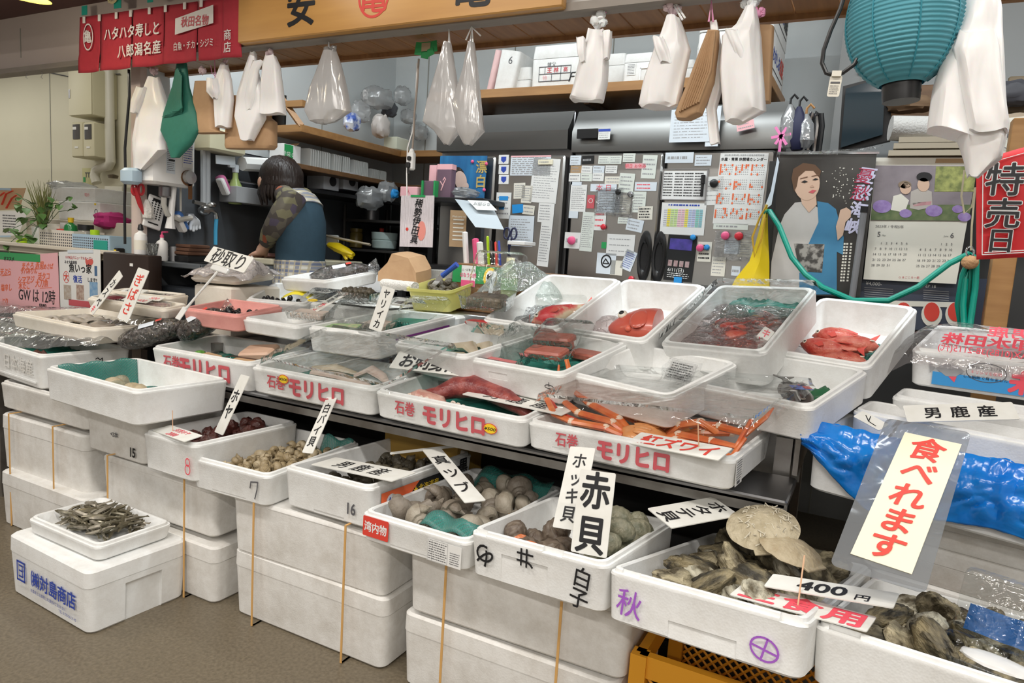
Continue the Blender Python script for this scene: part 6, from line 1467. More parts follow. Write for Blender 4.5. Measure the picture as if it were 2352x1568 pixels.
for px,py,w,h,l in ((1398,462,52,52,'crumpled clear sleeve with a pale blue sheet'),(1430,470,36,44,'crumpled clear sleeve with a cream slip and red stamp')):
    note(px,py,w,h,PAPERBL if px < 1410 else PAPERCR,l,7); c,W_,H_ = frange(px - w/2 - 6,py - h/2 - 6,px + w/2 + 6,py + h/2 + 6,.040)
    o = obj('clear_sleeve',MB().grid(lambda u,v: ((u - .5)*W_,(v - .5)*H_,.005*noise.noise(V3((u*6,v*6,px)))),10,10),CRINKLE,recalc=False); o.matrix_world = frame(c,FA,FN); tag(o,l.replace('crumpled clear sleeve with','shiny film pocket over'),'sleeve')
note(1468,464,30,48,PAPERGR,'ribbed clear pocket holding a pale receipt',6); note(1482,489,34,31,PAPERCR,'cream memo with bold black handwriting',4,2,INK,weight=.45)
note(1378,505,27,48,PAPER,'white memo with red handwriting and a red magnet',3,0,PINKRED); magnet(1386,521,MRED,'small red magnet on the memo with red handwriting',6)
note(1349,532,29,90,PAPERGR,'very long folded receipt at the middle of the door',16,-2); note(1315,552,37,37,PAPER,'square white memo under a pink magnet',1); magnet(1313,552,MPINK,'pink magnet holding the square white memo',9)
note(1458,517,38,28,PAPERBL,'tilted white slip below the clear sleeves',3,-9); note(1433,506,28,15,PAPERGR,'half-hidden green slip under a clear sleeve',2)
magnet(1420,441,BLACK,'black magnet over the clear sleeves',6); magnet(1448,446,STEELDK,'grey metal magnet beside the black one',6)
o = note(1425,563,64,50,PAPER,'printed notice taped to the receipt door',3,weight=.12); note(1387,563,11,15,TAPEGREEN,'green tape at the edge of the printed notice',0,name='tape',cat='tape',off=.0385)
o = note(1392,605,44,48,PAPERBL,'clear bag sheet with a round mountain emblem',0); strokes(o,[ring_pts(0,.01,.022,.026)],INK,.006,TR(0,0,.001)); strokes(o,[[(-.014,.002),(-.003,.020),(.012,.002)],[(-.014,0),(.014,0)]],INK,.005,TR(0,0,.001))
o = note(1416,615,28,34,PAPERCR,'pale yellow round sticker by the mountain emblem',0); note(1444,598,26,46,PAPERBL,'tilted blue-printed card below the printed notice',8,-18,BLUE); magnet(1450,640,MRED,'red magnet near the foot of the receipt door',6)
# whiteboard door
note(1560,362,65,24,PAPERBL,'grey strip above the whiteboard',1); note(1615,368,38,25,PAPERBL,'clear-sleeved slip above the whiteboard corner',3)
o = note(1572,424,104,72,WHITE,'small whiteboard crowded with black marker notes',0,th=.006,name='whiteboard',cat='whiteboard'); W_,H_ = o['wh']
mb = MB()
for cx_ in (-.36,-.12,.10,.32): scribble(mb,W_*.22,H_*.86,9,rn,0,.04,.0036,.42,x0=W_*cx_)
obj('marker_notes',mb,INK,o,recalc=False); fm = MB()
for x,y,a,b in ((0,.49,1,.03),(0,-.49,1,.03),(-.49,0,.025,1),(.49,0,.025,1)): fm.box((x*W_,y*H_,.003),(a*W_,b*H_,.008))
obj('frame',fm,STEELDK,o)
pn = obj('marker_pen',MB().lathe([(0,0),(.006,.002),(.006,.05),(.009,.052),(.009,.085),(0,.088)],10),BLACK); pn.matrix_world = frame(fr(1611,452,.05),FA,FN) @ TR(0,0,0,-90,0,0); tag(pn,'black marker pen clipped upright on the whiteboard','pen')
magnet(1640,421,BLACK,'black round magnet between whiteboard and calendar',9)
note(1640,438,42,66,PAPER,'plain white sheet under the black round magnet',5,3,weight=.15)
o = note(1700,434,110,164,PAPER,'large fishery holiday calendar with red marked days',0,-1,name='wall_calendar',cat='calendar'); W_,H_ = o['wh']
text(o,'水産・青果 休開場カレンダー',INK,W_*.072,TR(0,H_*.415,.001),bold=.02); text(o,'2023年(令和5年) 秋田市公設地方卸売市場',INKGREY,W_*.045,TR(0,H_*.47,.001))
g1,g2 = MB(),MB()
for i in range(3):
    for j in range(4):
        ox,oy = (-.34 + .33*i)*W_,(.27 - .205*j)*H_
        for a in range(7):
            for b in range(5):
                x,y = ox + (a - 3)*W_*.041,oy - (b - 2)*H_*.031; red = (a == 0 and rn.random() < .55) or rn.random() < .14
                (g2 if red else g1).box((x,y,.0009),(W_*(.034 if red else .016),H_*(.028 if red else .010),.0005))
obj('day_figures',g1,INKSOFT,o)['kind'] = 'stuff'; obj('holiday_marks',g2,ORANGEINK,o)['kind'] = 'stuff'
o = note(1568,502,102,74,PAPER,'colour-banded schedule sheet below the whiteboard',0); W_,H_ = o['wh']; cb = []
for i,cc in enumerate(((.75,.75,.78),(.88,.75,.05),(.60,.78,.30),(.60,.78,.30),(.88,.55,.62),(.88,.55,.62),(.85,.75,.10),(.50,.62,.85),(.50,.55,.80),(.25,.62,.55),(.25,.55,.62))):
    mb = MB().box((-W_*.40 + i*W_*.08,H_*.02,.0008),(W_*.07,H_*.55,.0005)); scribble(mb,W_*.07,H_*.55,8,rn,1,.02,.0014,.3,x0=-W_*.40 + i*W_*.08,y0=H_*.02)
    obj('colour_column',mb,[mat('column_tint',tuple(.55 + .45*c_ if False else c_ for c_ in cc),.6),INKSOFT],o)
mb = MB(); scribble(mb,W_*.7,H_*.08,1,rn,0,.0,.0009,.6,y0=H_*.42); obj('heading',mb,BLUE,o,recalc=False)
o = note(1562,593,66,106,BLACKM,'black concert flyer with a purple picture',0,-2,th=.001); W_,H_ = o['wh']
obj('flyer_picture',MB().box((-W_*.03,H_*.30,.001),(W_*.78,H_*.24,.0006)),mat('flyer_purple',(.10,.07,.42),.4,noise_amt=.2,noise_scale=30,col2=(.04,.04,.16)),o)
for i in range(4): obj('portrait',MB().box((-W_*.33 + i*W_*.2,-H_*.12,.001),(W_*.14,H_*.13,.0006)),mat('flyer_portrait',(.30,.16,.16),.5,noise_amt=.2,noise_scale=60,col2=(.5,.4,.4)),o)
text(o,'6/11(日)',WHITE,W_*.17,TR(-W_*.1,-H_*.26,.001)); mb = MB(); scribble(mb,W_*.8,H_*.13,3,rn,0,.02,.0011,.35,y0=-H_*.38); obj('small_print',mb,WHITE,o,recalc=False)
note(1557,643,18,14,MBLUE,'bright blue clip under the concert flyer',0,th=.006,name='clip',cat='clip',off=.042)
magnet(1592,545,MBLUE,'blue magnet at the corner of the concert flyer',6)
o = note(1618,578,32,46,PAPERCR,'small memo with black handwriting beside the concert flyer',4,1,INK,weight=.4); magnet(1608,569,MPINK,'pink magnet on the small memo by the flyer',8); magnet(1624,568,MBLUE,'blue magnet on the small memo by the flyer',6)
note(1682,565,36,36,PAPERBL,'blue-lined card in a clear bag under two red magnets',7); note(1712,570,34,40,PAPERCR,'cream slip in the clear bag under two red magnets',6)
magnet(1666,541,MPINK,'pinkish-red magnet, first of the pair over the clear bag',9); magnet(1697,542,MRED,'dark red magnet, second of the pair over the clear bag',9)
c,W_,H_ = frange(1640,530,1726,598,.045); o = obj('clear_sleeve',MB().grid(lambda u,v: ((u - .5)*W_,(v - .5)*H_,.006*noise.noise(V3((u*6,v*6,7)))),12,10),CRINKLE,recalc=False); o.matrix_world = frame(c,FA,FN); tag(o,'clear bag held by two red magnets on the calendar door','sleeve')
note(1650,612,32,44,PAPERCR,'cream ticket low on the calendar door',5); note(1690,622,20,22,PAPERBL,'small clear card low on the calendar door',1)
note(1678,520,80,14,PAPERGR,'clear strip with a green mark under the big calendar',1)
# sheets on the machine panels
o = note(1388,308,27,24,PAPER,'white sticker with a blue head on the machine panel',4,off=.052); W_,H_ = o['wh']; obj('sticker_head',MB().box((0,H_*.38,.001),(W_,H_*.24,.0006)),BLUE,o)
note(1588,288,98,76,PAPERBL,'large ruled sheet in clear film behind the brown bags',9,0,off=.062,weight=.2); note(1638,290,30,92,PAPERBL,'narrow clear-film sheet on the machine panel',4,off=.060,weight=.2); note(1712,288,40,20,PAPERPK,'pinkish slip sticking out below the widest bag bundle',2,12,off=.058)

# ---------------------------------------------------------------- upper shelf with foam boxes, above the refrigerators
z1 = at(1420,187,y=2.93).z; xs0,xs1 = at(985,214,y=2.93).x,at(1772,166,y=2.93).x
sh = obj('wooden_shelf',MB().box(((xs0 + xs1)/2,3.16,z1 - .02),(xs1 - xs0,.46,.04),0,bev=.002),WOOD); tag(sh,'long wooden shelf of foam boxes above the refrigerators','shelf')
for x in (xs0 + .1,(xs0 + xs1)/2,xs1 - .06): obj('bracket',MB().box((x,3.39,z1 - .16),(.03,.03,.26)).box((x,3.2,z1 - .055),(.025,.36,.025)),WOODDK,sh)
def sbox(px0,py0,px1,py1,yf,dep,label,m=None,yaw=0,lean=0,lid=.3,group=None):
    a,b = at(px0,py1,y=yf),at(px1,py0,y=yf); w,h = b.x - a.x,b.z - at(px0 if False else px1,py1,y=yf).z if False else b.z - a.z
    h = abs(at((px0 + px1)/2,py0,y=yf).z - at((px0 + px1)/2,py1,y=yf).z)
    mb = MB().loft([rrect(.003,.003,w - .003,dep - .003,.012,0),rrect(.001,.001,w - .001,dep - .001,.014,.004),rrect(0,0,w,dep,.014,h*(1 - lid) - .002),rrect(.004,.004,w - .004,dep - .004,.014,h*(1 - lid))])
    o = obj('foam_box',mb,m or FOAM); o.matrix_world = MT((a.x,yf,z1)) @ RZ(yaw) @ RY(lean)
    if lid: obj('lid',MB().loft([rrect(.001,.001,w - .001,dep - .001,.014,h*(1 - lid) + .001),rrect(0,0,w,dep,.014,h*(1 - lid) + .003),rrect(.004,.004,w - .004,dep - .004,.014,h)]),m or FOAM,o)
    tag(o,label,'foam box',group); return o,w,h
sbox(1112,96,1132,206,3.06,.28,'pale pink foam panel leaning on the long shelf',FOAM_PALEPINK,0,12,0)
o,w,h = sbox(1130,96,1182,204,3.05,.3,'white foam box leaning beside the pink panel, marked 6',None,0,10,.0); text(o,'6',INKGREY,.05,TR(w*.6,-.001,h*.8,90,0,0))
sbox(1178,140,1222,205,3.08,.26,'small pair-stacked white box between the leaning box and the apple box',lid=.45)
o,w,h = sbox(1219,96,1336,197,2.99,.30,'white foam box with an apple variety label and a pen-written F')
r7 = random.Random(7); lb = MB()
for x0,y0,x1,y1 in ((0,0,.5,.012),(0,.2,.5,.212),(0,.1,.5,.112),(0,0,.008,.212),(.492,0,.5,.212),(.2,0,.208,.1),(.34,0,.348,.212),(.09,.112,.098,.2)): lb.add([(x0*.32,y0*.32,0),(x1*.32,y0*.32,0),(x1*.32,y1*.32,0),(x0*.32,y1*.32,0)],[(0,1,2,3)])
l_ = obj('variety_label',lb,INKGREY,o,TR(w*.16,-.0015,h*.17,90,0,0),recalc=False); text(l_,'王 林',ROSE,.026,TR(.070,.050,.0005),bold=.02); text(l_,'特',PAPERPK,.024,TR(.032,.017,.0005)); text(l_,'高',ROSE,.022,TR(.133,.050,.0005),bold=.02)
text(o,'F',INK,.06,TR(w*.86,-.0015,h*.26,90,0,0),shear=.3); text(o,'嫁父',INKGREY,.022,TR(w*.42,-.0015,h*.56,90,0,0))
sbox(1332,100,1440,190,3.12,.25,'white foam box half hidden behind the hanging bags, next to the apple box')
o,w,h = sbox(1430,102,1512,172,2.98,.28,'white foam box with a printed data label and moulded grip'); mb = plate(w*.26,h*.4,.0006); scribble(mb,w*.25,h*.38,7,r7,1,.05)
obj('data_label',mb,[PAPER,INKGREY],o,TR(w*.26,-.0015,h*.48,90,0,0)); obj('grip_ridge',MB().box((w*.68,-.002,h*.5),(w*.3,.006,.006)).box((w*.54,-.002,h*.3),(.006,.006,h*.4)),FOAM,o)
sbox(1512,110,1600,175,3.10,.25,'plain white foam box behind the fanned brown bags')
sbox(1595,62,1662,166,3.05,.30,'tall white foam box behind the cream cloth strip',lid=.2); sbox(1440,70,1502,104,3.26,.12,'white foam box with a blue printed band, raised behind the others',lid=0)
for i,(py0,py1,red,l) in enumerate(((110,178,1,'lower'),(42,110,0,'upper'))):
    a = at(1668,py1 - 12,y=2.96); b = at(1800,py0,y=2.96); zb_ = z1 + i*.185; w = .29
    o = obj('foam_box',MB().loft([rrect(0,0,w,.40,.014,0),rrect(0,0,w,.40,.014,.176),rrect(.006,.006,w - .006,.394,.012,.182)]),FOAM); o.matrix_world = MT((xs1 - w - .015,2.965,zb_ + .0005)); tag(o,'%s white salmon box with brush lettering on its end' % l,'foam box','salmon boxes on the long shelf')
    text(o,'わかしお',BLUE,.062,TR(w + .0015,.155,.10,90,0,90),sx=.85,bold=.02); text(o,'紅鮭' if red else '銀鮭',RED if red else INK,.072,TR(w + .0015,.315,.10,90,0,90),sx=.72,bold=.025)
    obj('rule',MB().box((w + .001,.2,.045),(.001,.33,.004)),INKGREY,o)
    text(o,'7',INK,.05,TR(.14,-.0015,.12,90,0,0))
    strokes(o,[[(.02,.11),(.06,.14)],[(.02,.10),(.06,.135)]],RED,.012,TR(.2,-.0015,0,90,0,0))
cbx = obj('cardboard_flat',MB().box((0,0,.05),(.02,.05,.10),0,bev=.002),CARDBOARD); cbx.matrix_world = TR(xs1 - .03,3.375,z1 + .001); tag(cbx,'cardboard carton standing beside the salmon boxes','carton')
"""end of long shelf"""
# ---------------------------------------------------------------- corner shelves on the side wall
def xw(px,py,off): return at(px,py,x=XL + off)
a,b = xw(740,304,.27),xw(904,336,.27); zs = (a.z + b.z)/2
cs = MB().box((XL + .135,(2.62 + 3.70)/2,zs - .018),(.27,1.08,.036),0,bev=.002).box((XL + .60,3.56,zs - .018),(.66,.27,.036),0,bev=.002)
o = obj('corner_shelf',cs,WOOD); tag(o,'L-shaped wooden corner shelf stuffed with bags and packs','shelf')
e0 = xw(692,205,.02)
obj('end_frame',MB().box((XL + .14,2.635,zs + .10),(.27,.035,.03)).box((XL + .02,2.635,zs + .10),(.035,.035,.30)).tube([(XL + .03,2.635,zs + .22),(XL + .26,2.635,zs - .01)],.018,4),WOOD,o)
o2 = obj('black_tray',MB().box((XL + .06,2.67,zs + .08),(.10,.012,.15)),BLACK); tag(o2,'black tray standing behind the wooden frame of the corner shelf','tray')
CS = zs
def lump(px,py,w,h,m,label,off=.15,cat='bag',name='plastic_bag',seed=1,dep=None,plane_y=None):
    c = xw(px,py,off) if plane_y is None else at(px,py,y=plane_y); k = mpp(c); W_,H_ = w*k/2,h*k/2
    o3 = V3((seed*3.1,seed,2))
    mb = MB().ell((0,0,0),(dep or W_*.8,W_*1.05,H_),20,14,fn=lambda d,t,p: .9*(1/max(abs(d.x)**3 + abs(d.y)**3 + abs(d.z)**3,.3))**.33 + .22*noise.noise(d*2.5 + o3) + .10*noise.noise(d*7 + o3))
    o = obj(name,mb,m); o.matrix_world = MT(c); return tag(o,label,cat)
for args in ((868,225,80,52,POUCH,'white milky bag on top of the heap of packs in the corner shelf',.16,2),(925,220,44,44,POUCH,'clear bag beside the milky bag at the shelf corner',.16,3),(895,252,40,36,mat('dark_pack',(.06,.065,.08),.3),'dark grey pack under the milky bag',.17,4),(828,258,50,50,POUCH,'clear bag of blue-printed packs',.22,5),(808,280,42,44,mat('blue_white_pack',(.75,.78,.85),.3,noise_amt=.08,noise_scale=25,col2=(.08,.15,.5)),'blue-and-white patterned pack on the corner shelf',.22,6),
             (875,290,46,56,mat('jar_pack',(.72,.66,.62),.3),'pinkish-white packed jar on the corner shelf',.2,7),(938,268,40,34,POUCH,'clear bag lying against the taupe cable',.2,8),(962,305,50,36,POUCH,'shiny clear packs beside the refrigerator panel',.25,9)):
    lump(args[0],args[1],args[2],args[3],args[4],args[5],args[6],seed=args[7])
o = obj('storage_tub',MB().box((0,0,0),(.10,.13,.075),0,bev=.006),mat('tub_pale',(.72,.74,.60),.3)); o.matrix_world = MT((XL + .22,3.45,CS + .038)); tag(o,'pale yellow-green tub on the corner shelf by the cable','tub')
# cup shelf below
z2 = xw(790,398,.26).z
o = obj('plywood_shelf',MB().box((XL + .15,3.10,z2 - .012),(.30,1.14,.024),0,bev=.002).box((XL + .58,3.58,z2 - .012),(.60,.22,.024)),WOODDK); tag(o,'plywood shelf carrying nested plastic trays','shelf')
def stack(px,py,n,w,h,label,off):
    c = xw(px,py,off); k = mpp(c); W_ = w*k/n; H_ = h*k; mb = MB()
    o = obj('nested_trays',MB().box((0,0,0),(H_*.7,.004,H_*.9)),CLEARPACK)
    for i in range(n):
        y = (i - n/2)*W_*1.1; mb.loft([rrect(-H_*.38,-H_*.48,H_*.38,H_*.48,.01,y,2),rrect(-H_*.38,-H_*.48,H_*.38,H_*.48,.01,y + W_*.35,2)])
    mb.v = [(p[0],p[2],p[1]) for p in mb.v]
    t = obj('tray_rims',mb,mat('tray_rim',(.70,.72,.70),.25),o); t['kind'] = 'stuff'
    o.matrix_world = MT((c.x,c.y,z2 + H_*.49)); return tag(o,label,'plastic trays')
stack(725,362,9,62,46,'largest stack of nested clear trays on the plywood shelf',.16); stack(775,368,8,52,44,'middle stack of nested clear trays',.16); stack(820,374,9,46,40,'third stack of nested clear trays',.16); stack(865,388,9,50,28,'lowest stack of nested clear trays by the socket',.16)
c = xw(655,352,.14); k = mpp(c)
o = obj('glove_carton',MB().box((0,0,0),(.10,52*k,44*k),0,bev=.002),WHITE); o.matrix_world = MT((c.x,c.y,z2 + 23*k)); tag(o,'green-and-white carton torn open on the plywood shelf','carton')
obj('green_side',MB().box((.051,-12*k,0),(.002,26*k,42*k)),TAPEGREEN,o); obj('torn_flap',MB().box((.02,14*k,24*k),(.05,20*k,.003),0,(R(30),0,0)),CARDBOARD,o); text(o,'手袋 01',WHITE,12*k,TR(.0525,-12*k,0,90,0,90))
for px,l in ((742,'grey tissue carton with an oval opening, outer one under the plywood shelf'),(787,'grey tissue carton with an oval opening, nearer the corner')):
    c = xw(px,416,.14); k = mpp(c); o = obj('tissue_carton',MB().box((0,0,0),(.12,46*k*1.1,40*k),0,bev=.002),mat('carton_grey',(.55,.56,.58),.5)); o.matrix_world = MT(c); tag(o,l,'tissue carton')
    obj('opening',MB().lathe([(0,0),(11*k,0),(11*k,.002),(0,.002)],20,0,RY(90),False,False),BLACK,o,MT((.061,4*k,0)))
z3 = xw(760,440,.26).z
o = obj('carton_shelf',MB().box((XL + .14,3.05,z3 - .01),(.28,.75,.018)),BLACK); tag(o,'thin dark shelf under the two tissue cartons','shelf')
for px,py,w,h,m,l,s,off in ((850,455,70,55,POUCH,'clump of clear bags above the wire rack',3,.3),(890,440,50,50,POUCH,'clear bags hanging at the back corner',4,.35),(906,445,22,22,MBLUE,'bright blue pack behind the clear bags',5,.4)): lump(px,py,w,h,m,l,off,seed=s)
# wire rack at the back corner with jars and plates
rk = MB(); RKX0,RKX1,RKY0,RKY1 = -2.83,-2.35,3.22,3.62
for x in (RKX0 + .02,RKX1):
    for y in (RKY0,RKY1): rk.tube([(x,y,.0),(x,y,1.33)],.011,6)
o = obj('wire_rack',rk,mat('rack_dark',(.05,.045,.04),.45,.4)); tag(o,'dark wire rack of kitchen jars in the back corner','rack')
for z in (.70,.93,1.07,1.24): obj('rack_shelf',MB().box(((RKX0 + RKX1)/2,(RKY0 + RKY1)/2,z),(RKX1 - RKX0,RKY1 - RKY0,.014)),mat('rack_tray',(.04,.037,.035),.5),o)
def lathething(name,px,zbase,y,prof,m,label,cat,n=18,x=None,sc=1.0):
    c = at(px,500,y=y); o = obj(name,MB().lathe([(r*sc,z*sc) for r,z in prof],n),m); o.matrix_world = MT((c.x if x is None else x,y,zbase)); return tag(o,label,cat)
JAR = [(.03,0),(.036,.004),(.036,.075),(.030,.085),(.034,.087),(.034,.105),(.0,.106)]
o = lathething('jar',820,1.08,3.33,JAR,mat('jar_amber',(.22,.16,.04),.3),'amber jar with a yellow lid on the wire rack','jar',sc=1.1)
lathething('steel_canister',853,1.25,3.35,[(.045,0),(.045,.11),(.043,.112),(.04,.11)],STEELDK,'steel canister of chopsticks on top of the wire rack','canister')
o = lathething('bowl_stack',885,1.08,3.33,[(.05,0),(.07,.01),(.075,.05),(.07,.056),(.075,.06),(.078,.10),(.0,.09)],mat('bowl_green',(.55,.68,.66),.3),'stack of pale green bowls on the wire rack','bowls')
lathething('red_capped_jar',878,1.185,3.36,[(.012,0),(.014,.02),(.0,.025)],RED,'red cap resting on the stacked bowls','cap')
o = obj('black_bench',MB().box((-2.13,3.18,.95),(.56,.50,.03)).box((-2.13,3.42,.48),(.56,.03,.95)),BLACKM); tag(o,'dark bench of pans at the back of the kitchen corner','bench')
gq = [(757,562),(775,568),(795,578),(812,585)]; tag(obj('rubber_glove',MB().tube([at(*q,y=2.98) for q in gq],[.022,.038,.034,.014],12,flat=.7).tube([at(795,578,y=2.98),at(808,592,y=2.97)],[.02,.010],8).tube([at(790,578,y=2.98),at(796,596,y=2.97)],[.018,.009],8),YELLOWRUB),'yellow rubber glove draped over the dark bench','glove'); 
o = obj('cutting_board',MB().tube([at(745,540,y=3.0),at(800,552,y=3.0),at(850,562,y=3.0)],.012,4,flat=.6),mat('wood_pale',(.45,.38,.28),.5)); tag(o,'long pale wooden stick lying on the dark bench','stick')
o = obj('pan_cloth',MB().box((0,0,0),(.08,.02,.06),0,bev=.004),WHITE); o.matrix_world = MT(at(764,552,y=3.02)); tag(o,'white card standing behind the yellow glove','card')
o = obj('dark_back_panel',MB().box((-2.15,3.66,.75),(1.3,.02,1.25)),mat('panel_dark_grey',(.06,.06,.06),.6)); tag(o,'dark splash panel behind the wire rack','panel')  # one even dark grey over the whole panel
# ---------------------------------------------------------------- middle worktable: black shelf, pen box, tub
wt = obj('worktable',MB().box((-1.45,2.58,.845),(1.75,.56,.03),0,bev=.003),STEELDK); tag(wt,'low steel worktable behind the display stand','table')
for x in (-2.25,-.65):
    for y in (2.36,2.80): obj('leg',MB().box((x,y,.415),(.035,.035,.83)),STEELWORN,wt)
WZ = .86
BS = 2.72
a,b = at(918,452,y=BS),at(1110,452,y=BS); zt = at(1000,452,y=BS).z
bs = MB()
o = obj('black_shelf',MB().box(((a.x + b.x)/2,BS + .14,zt - .012),(b.x - a.x,.28,.024),0,bev=.004),BLACK); tag(o,'black plastic shelf unit in front of the refrigerator','shelf')
for x in (a.x + .02,b.x - .02):
    for y in (BS + .02,BS + .26): obj('post',MB().box((x,y,(WZ + zt)/2 - .01),(.03,.03,zt - WZ - .02)),BLACK,o)
obj('tier',MB().box(((a.x + b.x)/2,BS + .14,WZ + .16),(b.x - a.x,.28,.02)),BLACK,o)
def yquad(name,q,y,m,label,cat,th=.002,dy=0.0):
    P = [at(*c,y=y) for c in q]; org = sum(P,V3())/4
    o = obj(name,MB().poly([p - org for p in P],th,(0,-1,0)),m); o.matrix_world = MT(org); tag(o,label,cat); o['k'] = mpp(org); return o,org
def on(o,org,px,py,y,off=.003,rot=0.0,ex=None):
    p = at(px,py,y=y - off); e = ex or V3((1,0,0)); return MT(p - org) @ frame((0,0,0),e,V3((0,-1,0))) @ RZ(rot)
o,org = yquad('calligraphy_poster',((922,449),(998,449),(994,568),(918,566)),BS - .012,mat('pink_sleeve',(.76,.66,.66),.3,bump=.5,bump_scale=20,stretch=(6,1,1),coat=.4),'pink-white brush calligraphy sheet in a film sleeve hung on the black shelf','poster'); k = o['k']
text(o,'稀勢伊田真',INK,22*k,on(o,org,957,508,BS - .012,.0035,-6),vertical=True,bold=.015,gap=.93,shear=.15)
obj('red_seal',MB().lathe([(0,0),(13*k,0),(13*k,.0006),(0,.0006)],20,0,Matrix.Diagonal((.9,1.7,1,1)),False,False),mat('seal_red',(.85,.30,.24),.5),o,on(o,org,968,530,BS - .012,.0028)); obj('seal_drop',MB().ell((0,0,0),(4*k,4*k,.0005),8,4),RED,o,on(o,org,935,526,BS - .012,.003))
obj('green_tape',MB().box((0,0,0),(40*k,5*k,.002)),TAPEGREEN,o,on(o,org,960,450,BS - .012,.003))
def ybox(name,px0,py0,px1,py1,y,dep,m,label,cat,bev=.002,zbase=None):
    a,b = at(px0,py1,y=y),at(px1,py0,y=y); h = at((px0 + px1)/2,py0,y=y).z - at((px0 + px1)/2,py1,y=y).z; w = at(px1,(py0 + py1)/2,y=y).x - at(px0,(py0 + py1)/2,y=y).x
    c = at((px0 + px1)/2,(py0 + py1)/2,y=y); zz = c.z if zbase is None else zbase + h/2
    o = obj(name,MB().box((0,dep/2,0),(w,dep,h),0,bev=bev),m); o.matrix_world = MT((c.x,y,zz)); tag(o,label,cat); o['wh'] = (w,h); return o
o = ybox('tissue_packet',919,423,958,446,BS + .02,.10,PAPERPK,'pale pink packet on the black shelf beside the green-edged box','packet',zbase=zt)
text(o,'人',ROSE,.02,TR(0,-.0015,0,90,0,0))
BKL = mat('booklet_purple',(.17,.10,.14),.5)
o = ybox('booklet_rack',972,408,1000,446,BS + .03,.05,BKL,'green-edged holder of dark purple booklets on the black shelf','holder',zbase=zt); w,h = o['wh']
for s in (-1,1): obj('green_edge',MB().box((s*w*.5,.02,0),(.008,.06,h)),TAPEGREEN,o)
o = ybox('booklets',1003,380,1036,446,BS + .05,.04,BKL,'dark purple booklets with a white flower print and pink page edges','booklets',zbase=zt); w,h = o['wh']
obj('pink_edges',MB().box((0,.02,h*.5 + .012),(w*1.05,.036,.024)),PAPERPK,o); strokes(o,[[(-.012,-.03),(0,0),(.010,.02),(.004,.028),(-.004,.016)],[(-.002,-.01),(-.018,.01)]],PAPERPK,.005,TR(0,-.0015,0,90,0,0))
ybox('booklets',985,365,1002,442,BS + .09,.03,PAPERPK,'tall pink leaflets standing behind the purple booklets','leaflets',zbase=zt)
o,org = yquad('singer_poster',((1012,358),(1120,358),(1112,460),(1005,462)),2.90,mat('poster_blue',(.02,.10,.26),.3,noise_amt=.25,noise_scale=10,col2=(.04,.22,.45),stretch=(3,1,.5)),'blue poster of a woman in profile taped to the refrigerator behind the booklets','poster'); k = o['k']; Yp = 2.90
obj('printed_hair',MB().ell((0,0,0),(19*k,25*k,.001),18,6),HAIR,o,on(o,org,1052,408,Yp,.003,20)); obj('printed_face',MB().ell((0,0,0),(16*k,22*k,.001),18,6).ell((4*k,-18*k,0),(12*k,10*k,.001),12,4),mat('print_skin',(.62,.45,.38),.5),o,on(o,org,1058,414,Yp,.0045,25))
obj('printed_collar',MB().ell((0,0,0),(26*k,13*k,.001),16,5),WHITE,o,on(o,org,1058,450,Yp,.0042)); text(o,'漂白',mat('print_gold',(.55,.40,.12),.5),30*k,on(o,org,1105,400,Yp,.004),vertical=True,bold=.02)
for px,py,m in ((1085,371,MPINK),(1117,376,MPINK),(1112,436,MPINK)): obj('pushpin',MB().ell((0,0,0),(4*k,4*k,.006),10,6),m,o,on(o,org,px,py,Yp,.006))
lump(1070,442,84,22,POUCH,'crumpled clear bag on top of the black shelf',cat='bag',seed=12,plane_y=BS + .08,dep=.05)
# clipboard papers leaning out over the shelf
q = [at(1045,458,y=2.66),at(1128,468,y=2.66),at(1158,528,y=2.50),at(1092,522,y=2.50)]; org = sum(q,V3())/4
o = obj('clipboard_sheet',MB().poly([p - org for p in q],.002,(0,-.5,1)),mat('film_sheet',(.50,.56,.60),.3)); o.matrix_world = MT(org); tag(o,'sheet of paper in clear film leaning out from the black shelf','paper')
q = [at(1075,462,y=2.64),at(1122,464,y=2.64),at(1143,486,y=2.58),at(1096,484,y=2.58)]; org2 = sum(q,V3())/4
o = obj('memo',MB().poly([p - org2 + V3((0,-.004,.004)) for p in q],.001,(0,-.5,1)),PAPER); o.matrix_world = MT(org2); tag(o,'white memo clipped to the film-covered sheet','memo'); text(o,'お知らせ',INKGREY,.022,frame(V3((0,-.006,.010)),q[1] - q[0],V3((0,-.8,.6))))
o,org = yquad('leaflet',((1035,482),(1072,484),(1070,568),(1032,566)),2.70,CARDBOARD,'tan leaflet with orange stripes standing in the black shelf','leaflet'); k = o['k']
mb = MB(); [mb.box((0,(-20 + 9*i)*k,0),(28*k,3*k,.0008)) for i in range(6)]; obj('stripes',mb,PAPERCR,o,on(o,org,1052,530,2.70,.003)); text(o,'Welcome to',PAPERCR,7*k,on(o,org,1054,497,2.70,.003))
